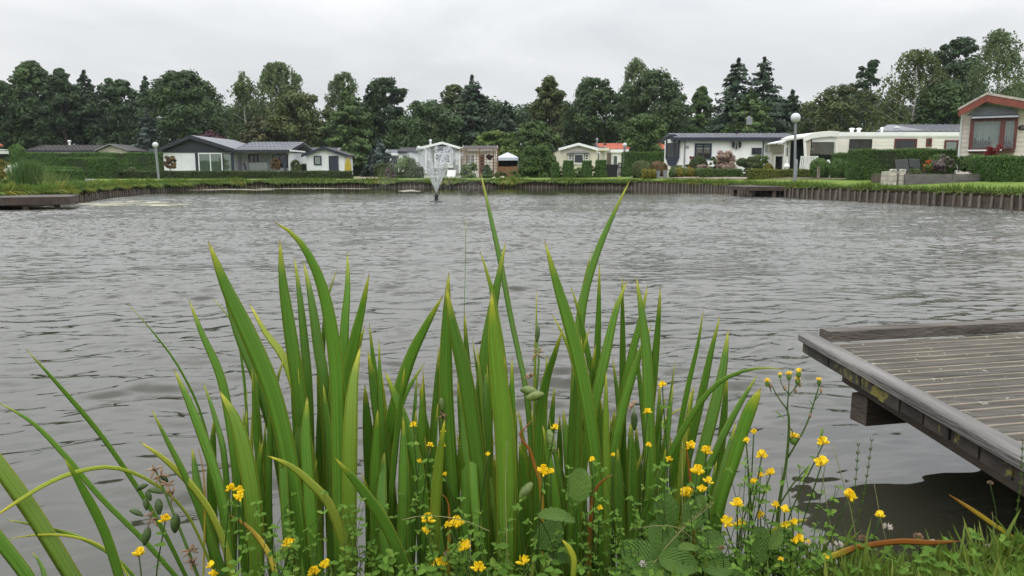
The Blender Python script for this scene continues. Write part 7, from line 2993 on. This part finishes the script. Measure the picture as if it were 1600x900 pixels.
for px, py, s_ in ((1199, 597, 13), (1219, 586, 9), (1233, 586, 14), (1248, 582, 14), (1246, 594, 12), (1280, 595, 12), (1240, 684, 20)):
    c = q(px, py)
    r = s_ * D / F / 2
    vs, fs, ti = [], [], []
    for i in range(26):
        a = random.uniform(0, 6.28)
        el = random.uniform(.15, 1.2)
        d = Vector((math.cos(a) * math.cos(el), math.sin(a) * math.cos(el), math.sin(el)))
        w_ = d.cross(Vector((0, 0, 1))).normalized() * r * .16
        o = len(vs)
        vs += [c - w_ * .5, c + w_ * .5, c + d * r + w_, c + d * r * 1.08, c + d * r - w_]
        fs.append((o, o + 1, o + 2, o + 3, o + 4))
        ti += [random.random()] * 5
    mb = MB().add(vs, fs)
    mb.at = {'tint': ti}
    fh = mb.build('flower_head', PET, HK, normals=False)
    MB().lathe([(r * .3, -r * 1.1), (r * .55, -r * .8), (r * .6, -r * .1), (r * .45, r * .1)], c, 9).build('calyx', ST, fh, smooth=True)
for px, py in ((1204, 604), (1250, 602), (1226, 607), (1243, 612), (1266, 650), (1283, 611)):
    c = q(px, py)
    MB().lathe([(.0008, -.004), (.0026, -.001), (.0024, .004), (.0006, .006)], c, 7).build('bud', DRY, HK, smooth=True)
pos, nr, up, sz, ti = [], [], [], [], []
for px, py, dx, dy, s_ in ((1262, 715, 40, -60, 40), (1228, 770, 60, -60, 44), (1230, 700, 30, -30, 22), (1232, 662, -26, -26, 20), (1272, 640, -8, -20, 14), (1215, 832, -40, -10, 26), (1272, 690, 22, -30, 22)):
    a, b = q(px, py), q(px + dx, py + dy)
    pos.append((a + b) / 2); up.append((b - a)); nr.append(Vector((.3, -.8, .5))); sz.append(s_ * D / F / 2); ti.append(random.random())
tpl = (np.array([(0, -1, 0), (.10, -.5, .05), (.07, -.1, .02), (.2, .1, .06), (.08, .35, .03), (.12, .6, .03), (0, 1, 0), (-.12, .6, .03), (-.08, .35, .03), (-.2, .1, .06), (-.07, -.1, .02), (-.1, -.5, .05), (0, 0, -.03)], float),
       [(i, (i + 1) % 12, 12) for i in range(12)])
st_ = stamp(tpl, np.array(pos), np.array(nr), np.array(sz), np.array(ti), up=np.array(up))
raw_mesh('leaves', *st_[:3], LEAFM, HK, {'tint': st_[3]})

# ------------------------------------------------------------------ broad leaves near the bottom
BROAD = None


def broad_mat():
    m, N, L, b = _mat('veined_leaf')
    au = N.new('ShaderNodeAttribute'); au.attribute_name = 'across'
    al = N.new('ShaderNodeAttribute'); al.attribute_name = 'along'
    at = N.new('ShaderNodeAttribute'); at.attribute_name = 'tint'
    ab = N.new('ShaderNodeMath'); ab.operation = 'ABSOLUTE'
    L.new(au.outputs['Fac'], ab.inputs[0])
    s1 = N.new('ShaderNodeMath'); s1.operation = 'MULTIPLY_ADD'; s1.inputs[1].default_value = -.55
    L.new(ab.outputs[0], s1.inputs[0]); L.new(al.outputs['Fac'], s1.inputs[2])
    s2 = N.new('ShaderNodeMath'); s2.operation = 'MULTIPLY'; s2.inputs[1].default_value = 48
    L.new(s1.outputs[0], s2.inputs[0])
    s3 = N.new('ShaderNodeMath'); s3.operation = 'SINE'
    L.new(s2.outputs[0], s3.inputs[0])
    mid = N.new('ShaderNodeMapRange')
    mid.inputs[1].default_value, mid.inputs[2].default_value, mid.inputs[3].default_value, mid.inputs[4].default_value = .0, .07, 1, 0
    L.new(ab.outputs[0], mid.inputs[0])
    r3 = N.new('ShaderNodeMapRange')
    r3.inputs[1].default_value, r3.inputs[2].default_value = .8, 1
    L.new(s3.outputs[0], r3.inputs[0])
    mx = N.new('ShaderNodeMath'); mx.operation = 'MAXIMUM'
    L.new(mid.outputs[0], mx.inputs[0]); L.new(r3.outputs[0], mx.inputs[1])
    c = N.new('ShaderNodeValToRGB')
    c.color_ramp.elements[0].color = (.075, .165, .028, 1)
    c.color_ramp.elements[1].color = (.14, .24, .045, 1)
    L.new(at.outputs['Fac'], c.inputs[0])
    m3 = N.new('ShaderNodeMix'); m3.data_type = 'RGBA'
    m4 = N.new('ShaderNodeMath'); m4.operation = 'MULTIPLY'; m4.inputs[1].default_value = .45
    L.new(mx.outputs[0], m4.inputs[0])
    L.new(m4.outputs[0], m3.inputs[0])
    L.new(c.outputs[0], m3.inputs[6])
    m3.inputs[7].default_value = (.16, .20, .07, 1)
    L.new(m3.outputs[2], b.inputs['Base Color'])
    b.inputs['Roughness'].default_value = .5
    b.inputs['Specular IOR Level'].default_value = .3
    bp = N.new('ShaderNodeBump')
    bp.inputs['Strength'].default_value = .6
    bp.inputs['Distance'].default_value = .003
    L.new(s3.outputs[0], bp.inputs['Height'])
    L.new(bp.outputs[0], b.inputs['Normal'])
    t = N.new('ShaderNodeBsdfTranslucent')
    L.new(m3.outputs[2], t.inputs['Color'])
    sh = N.new('ShaderNodeMixShader'); sh.inputs[0].default_value = .3
    L.new(b.outputs[0], sh.inputs[1]); L.new(t.outputs[0], sh.inputs[2])
    L.new(sh.outputs[0], N['Material Output'].inputs[0])
    return m


BROAD = broad_mat()


def broad_leaf(root, px, py, D, ln, wd, ang, nrm, fold=.25, tint=.5, curl=.15, name='leaf', stem=None):
    """serrated ovate leaf: centre pixel, length and width in pixels, direction of its tip in the picture plane"""
    c = P(px, py, D) - root.location
    s_ = D / F
    nrm = Vector(nrm).normalized()
    d = Vector((math.cos(ang), 0, -math.sin(ang)))
    d = (d - nrm * d.dot(nrm)).normalized()
    u_ = d.cross(nrm).normalized()
    n, k = 16, 4
    vs, ac, al = [], [], []
    for i in range(n + 1):
        t = i / n
        hw = (math.sin(math.pi * min(1, t * .93 + .05)) ** .62) * (1 - .25 * t) * wd * s_ / 2
        hw *= 1 + (.05 if i % 2 else -.05)
        if i in (0, n):
            hw = .0008
        for j in range(-k, k + 1):
            a = j / k
            bend = -abs(a) * -fold * hw + curl * ln * s_ * ((t - .4) ** 2) * -1
            vs.append(c + d * ((t - .5) * ln * s_ + abs(a) * hw * .15) + u_ * a * hw + nrm * (bend + .0015 * math.sin(t * 40 - abs(a) * 5)))
            ac.append(a)
            al.append(t)
    m_ = 2 * k + 1
    fs = [(i * m_ + j, i * m_ + j + 1, (i + 1) * m_ + j + 1, (i + 1) * m_ + j) for i in range(n) for j in range(m_ - 1)]
    mb = MB().add(vs, fs)
    mb.at = {'across': ac, 'along': al, 'tint': [tint] * len(vs)}
    o = mb.build(name, BROAD, root, smooth=True, normals=False)
    if stem:
        a = c - d * ln * s_ * .5
        b = P(*stem, D + .02) - root.location
        MB().tube(catmull([a, (a + b) / 2 + Vector((0, .01, .01)), b], 8), .0014, 6).build('petiole', STEM, o, smooth=True)
    return o


def leafy(label, px, D, leaves, name='seedling', cat='seedling'):
    f = P(px, 935, D)
    f.z = max(.02, gz(f.x, f.y) - .02) if not in_pond(f.x, f.y) else .03
    root = thing(name, label, cat, tuple(f))
    for l in leaves:
        broad_leaf(root, *l[:2], D + l[2], *l[3:7], **(l[7] if len(l) > 7 else {}))
    return root


leafy('young plant with one round veined leaf upright before the broad iris', 895, 1.26, [
    (905, 758, 0, 58, 46, -1.5, (0, -1, .3), dict(tint=.8, stem=(893, 900))),
    (870, 806, -.02, 66, 34, .15, (.1, -.35, 1), dict(tint=.6, curl=.4, stem=(880, 905))),
    (858, 835, .02, 56, 50, -1.0, (0, -.9, .5), dict(tint=.15, stem=(880, 905))),
    (876, 862, .02, 50, 44, .4, (.2, -.8, .6), dict(tint=.1, stem=(885, 915))),
])
leafy('cluster of overlapping broad green leaves at the bottom right of the irises', 1080, 1.22, [
    (1000, 868, 0, 70, 58, -2.6, (-.2, -.8, .6), dict(tint=.25, stem=(1060, 910))),
    (1035, 840, .03, 62, 56, -1.9, (0, -.8, .6), dict(tint=.3, stem=(1065, 910))),
    (1060, 878, -.03, 72, 52, .3, (.1, -.7, .75), dict(tint=.35, stem=(1075, 915))),
    (1085, 800, .03, 60, 50, -1.2, (.2, -.9, .4), dict(tint=.2, stem=(1080, 900))),
    (1110, 850, .0, 58, 48, -.6, (.2, -.8, .5), dict(tint=.35, stem=(1085, 915))),
    (1040, 795, .05, 56, 48, -1.7, (-.1, -.9, .4), dict(tint=.2, stem=(1065, 890))),
    (1120, 885, -.02, 58, 46, .1, (.1, -.6, .8), dict(tint=.3, stem=(1095, 925))),
    (1022, 895, -.03, 60, 46, 2.8, (-.2, -.6, .8), dict(tint=.45, stem=(1060, 925))),
    (1095, 785, -.02, 26, 24, 1.4, (.5, -.8, .3), dict(tint=.9)),
    (1075, 855, -.05, 36, 20, .2, (.0, -.4, 1), dict(tint=.95, curl=.3)),
    (1142, 905, -.02, 60, 46, -.4, (.1, -.6, .8), dict(tint=.25)),
    (985, 905, -.02, 64, 50, -2.2, (-.1, -.7, .8), dict(tint=.2)),
], 'broadleaf_plant', 'plant')
leafy('two serrated green leaves on a short stem below the branched wildflower', 1200, 1.24, [
    (1186, 852, .0, 62, 48, -1.35, (-.1, -1, .3), dict(tint=.35, stem=(1203, 915))),
    (1212, 842, -.02, 42, 30, -.75, (.4, -1, .3), dict(tint=.95, stem=(1203, 905))),
    (1172, 880, .0, 50, 38, 2.4, (-.2, -.9, .5), dict(tint=.5)),
    (1198, 880, .02, 46, 36, .5, (.2, -.9, .5), dict(tint=.4)),
])

# dead leaves lying at the water's edge
dl = thing('dead_iris_leaf', 'long orange and red dead iris leaf lying across the grass edge', 'dead leaf', tuple(Wp(1330, 862, .24)))
blade(dl, [(1500, 846), (1455, 848), (1410, 846), (1370, 850), (1330, 858), (1285, 872)], 15, 1.3, yel=2.9, name='leaf', foot=False, dD=.02)
blade(dl, [(1345, 852), (1310, 866), (1275, 878)], 18, 1.27, yel=1.9, name='leaf', foot=False, dD=.02)
dl = thing('dead_iris_leaf', 'pale cream and red dead leaf curled below the branched wildflower', 'dead leaf', tuple(Wp(1225, 830, .24)))
blade(dl, [(1262, 812), (1240, 816), (1215, 826), (1195, 845), (1186, 870)], 15, 1.3, yel=1.0, name='leaf', foot=False)
dl = thing('dead_iris_leaf', 'brown thin leaf leaning over the water at the far right', 'dead leaf', tuple(P(1590, 860, 1.42)))
blade(dl, [(1483, 773), (1515, 794), (1550, 818), (1590, 846), (1625, 880)], 11, 1.42, yel=1.7, name='leaf', foot=False)
dl = thing('dead_iris_leaf', 'withered pale curled leaf at the bottom under the round veined leaf', 'dead leaf', tuple(P(890, 900, 1.22)))
blade(dl, [(878, 843), (890, 858), (897, 878), (894, 915)], 14, 1.22, yel=.9, name='leaf', foot=False)

# ------------------------------------------------------------------ clovers, grass, ground cover
CLOV = leaf_mat('clover_petal', (.42, .34, .28), (.62, .56, .50), (.75, .72, .66))
CLOVB = leaf_mat('clover_petal_brown', (.16, .09, .05), (.26, .16, .10), (.36, .26, .18))


def clover(px, py, D, size, label, m=CLOV, tall=None):
    f = P(px + random.uniform(-8, 8), 905 if tall is None else tall, D)
    f.z = gz(f.x, f.y) - .005
    root = thing('clover_flower', label, 'clover', tuple(f), 0, 'white clovers on the near bank')
    c = P(px, py, D) - f
    MB().tube(catmull([Vector((0, 0, 0)), c * .5 + Vector((.006, 0, 0)), c], 8), .0011, 5).build('stem', STEMM, root, smooth=True)
    r = size * D / F / 2
    n = 46
    d = unit(rng.normal(size=(n, 3)))
    d[:, 2] = np.abs(d[:, 2]) * .9 - .15
    d = unit(d)
    pos = np.array(c) + d * r * .75
    tp = (np.array([(0, -1, 0), (.3, -.2, .1), (.22, .7, .05), (0, 1, 0), (-.22, .7, .05), (-.3, -.2, .1), (0, 0, -.12)], float), [(0, 1, 6), (1, 2, 6), (2, 3, 6), (3, 4, 6), (4, 5, 6), (5, 0, 6)])
    st = stamp(tp, pos, np.cross(d, rng.normal(size=d.shape)), np.full(n, r * .42), np.clip(rng.normal(.55, .25, n), 0, 1), up=d)
    raw_mesh('flower_head', *st[:3], m, root, {'tint': st[3]})
    return root


clover(1387, 824, 1.33, 15, 'faded white clover right of the last trefoil, petals drooping')
clover(1458, 850, 1.36, 15, 'white clover at the right end of the orange dead leaf')
clover(1434, 839, 1.35, 15, 'brown withered clover just above the orange dead leaf', CLOVB)
clover(1310, 852, 1.29, 15, 'white clover just left of the orange dead leaf')
clover(1290, 850, 1.29, 15, 'pinkish faded clover beside the low trefoil')
clover(1260, 851, 1.27, 10, 'small white clover among the low trefoil')
clover(1348, 842, 1.31, 14, 'tan withered clover above the middle of the dead leaf', CLOVB)
clover(1547, 755, 1.42, 9, 'small brown clover high on a thin stem before the jetty', CLOVB)
clover(1543, 853, 1.36, 8, 'tiny white clover in the grass at the right')
clover(1005, 882, 1.2, 14, 'dull white clover at the bottom before the broad leaves')
clover(1128, 858, 1.2, 13, 'brown clover in the shade of the broad leaves', CLOVB)
clover(698, 866, 1.24, 11, 'dark brown clover between the bottom centre trefoils', CLOVB)


def bank_turf():
    """short grass on the visible near bank"""
    pos, up, sz, ti = [], [], [], []
    tries = 0
    while len(pos) < 14000 and tries < 160000:
        tries += 1
        x, y = random.uniform(-.35, 1.75), random.uniform(1.02, 1.62)
        if in_pond(x, y) and pond_dist(x, y) > .03:
            continue
        if x < .42 and random.random() < .5:
            continue
        clump = math.sin(x * 21 + 2 * math.sin(y * 17)) * math.sin(y * 26 + 1)
        h = random.uniform(.008, .026) * (1 + .45 * clump)
        if random.random() < .07:
            h *= 1.9
        u = np.array((random.gauss(0, .38), random.gauss(0.05, .33), 1.0))
        u /= np.linalg.norm(u)
        z = gz(x, y)
        pos.append((x + u[0] * h, y + u[1] * h, z + u[2] * h))
        up.append(u)
        sz.append(h)
        ti.append(min(1, max(0, random.gauss(.55, .22))))
    pos, up, sz, ti = map(np.array, (pos, up, sz, ti))
    tp = (np.array([(.05, -1, 0), (.065, -.2, .03), (.045, .5, .10), (0, 1, .22), (-.045, .5, .10), (-.065, -.2, .03), (-.05, -1, 0)], float), [(0, 1, 5, 6), (1, 2, 4, 5), (2, 3, 4)])
    st = stamp(tp, pos, np.cross(up, rng.normal(size=up.shape)), sz, ti, up=up)
    setting(raw_mesh('grass', *st[:3], FOL['grass'], None, {'tint': st[3]}), 'stuff')


bank_turf()


def ground_cover():
    spots = []
    tries = 0
    while len(spots) < 800 and tries < 30000:
        tries += 1
        x, y = random.uniform(-.5, 1.7), random.uniform(1.05, 1.58)
        if in_pond(x, y) and pond_dist(x, y) > .05:
            continue
        spots.append(Vector((x, y, gz(x, y) + random.uniform(.008, .045 if x > .42 else .075))))
    o = leaflets(None, spots, .0085, LEAFM, 'ground_cover')
    setting(o, 'stuff')


ground_cover()


def fine_growth():
    """thin feathery stems with small leaves woven through the foot of the irises"""
    mb = MB()
    sp = []
    ti = []
    for i in range(170):
        px = random.choice((random.uniform(560, 900), random.uniform(900, 1260), random.uniform(420, 620), random.uniform(960, 1230)))
        D = random.uniform(1.2, 1.34)
        f = P(px, 940, D)
        top = P(px + random.gauss(0, 38), random.uniform(720, 880) if px > 900 else random.uniform(770, 885), D + random.gauss(0, .04))
        c = catmull([f, f.lerp(top, .5) + Vector((random.gauss(0, .012), 0, .008)), top], 9)
        o = len(mb.v)
        mb.tube(c, [.0009 - .0004 * k / 9 for k in range(10)], 4)
        ti += [random.random()] * (len(mb.v) - o)
        for k in range(2, 10):
            if random.random() < .5:
                sp.append(c[k])
    mb.at = {'tint': ti}
    setting(mb.build('fine_stems', STEMM, smooth=True), 'stuff')
    setting(leaflets(None, sp, .0052, LEAFM, 'fine_leaves'), 'stuff')


fine_growth()

# thin seed-headed grass stalks: each a stalk of its own
SG = 'thin grass stalks on the near bank'
SEED = mat('grass_seed', (.20, .19, .08), .8, .3, 40)
for i, (pix, D, lab, seeds) in enumerate((
        ([(1362, 690), (1352, 760), (1338, 830), (1330, 910)], 1.36, 'taller seeded grass stalk over the dark reflection', 1),
        ([(1341, 697), (1337, 750), (1328, 830), (1322, 910)], 1.36, 'seeded grass stalk just left of the taller one', 1),
        ([(1598, 690), (1594, 760), (1585, 830), (1580, 905)], 1.4, 'seeded grass stalk at the right edge of the photo', 1),
        ([(1301, 695), (1315, 745), (1332, 810), (1345, 900)], 1.34, 'reddish bare stalk leaning left over the dark reflection', 0),
        ([(1284, 735), (1292, 790), (1300, 840), (1306, 905)], 1.3, 'straw coloured stalk below the brightest trefoil head', 0),
        ([(1366, 757), (1376, 810), (1388, 860), (1395, 910)], 1.33, 'straw coloured stalk with pale tip near the faded clover', 0),
        ([(982, 829), (1020, 822), (1060, 825), (1090, 850)], 1.24, 'bent straw stalk lying before the broad leaves', 0),
        ([(1112, 790), (1080, 815), (1045, 850), (1015, 890)], 1.2, 'tan seeded grass head lying across the broad leaves', 1),
        ([(628, 812), (665, 806), (720, 812), (765, 830)], 1.22, 'straw stalk lying level before the bottom centre trefoils', 0),
        ([(1550, 800), (1556, 850), (1560, 905)], 1.38, 'short green grass stalk right of the small white clover', 0),
        ([(1066, 690), (1066, 780), (1068, 900)], 1.25, 'upright green stalk before the right leaning iris fan', 0),
        ([(792, 690), (790, 780), (794, 910)], 1.25, 'upright fine stalk before the brightest iris leaf', 0))):
    f = P(*pix[-1], D)
    root = thing('grass_stalk', lab, 'grass stalk', tuple(f), 0, SG)
    c = catmull([P(*p, D) - f for p in pix], 16)
    col = SEED if not seeds or i == 7 else STEM
    MB().tube(c, [.0006 + .0005 * k / 16 for k in range(17)], 5).build('stem', col, root, smooth=True)
    if seeds:
        q = MB()
        for k in range(0, 9):
            for s_ in (-1, 1):
                p = c[k]
                q.tube([p, p + Vector((s_ * .0022, 0, .003)), p + Vector((s_ * .0028, 0, .0075))], [.0004, .0011, .0003], 4)
        q.build('seed_head', col, root, smooth=True)
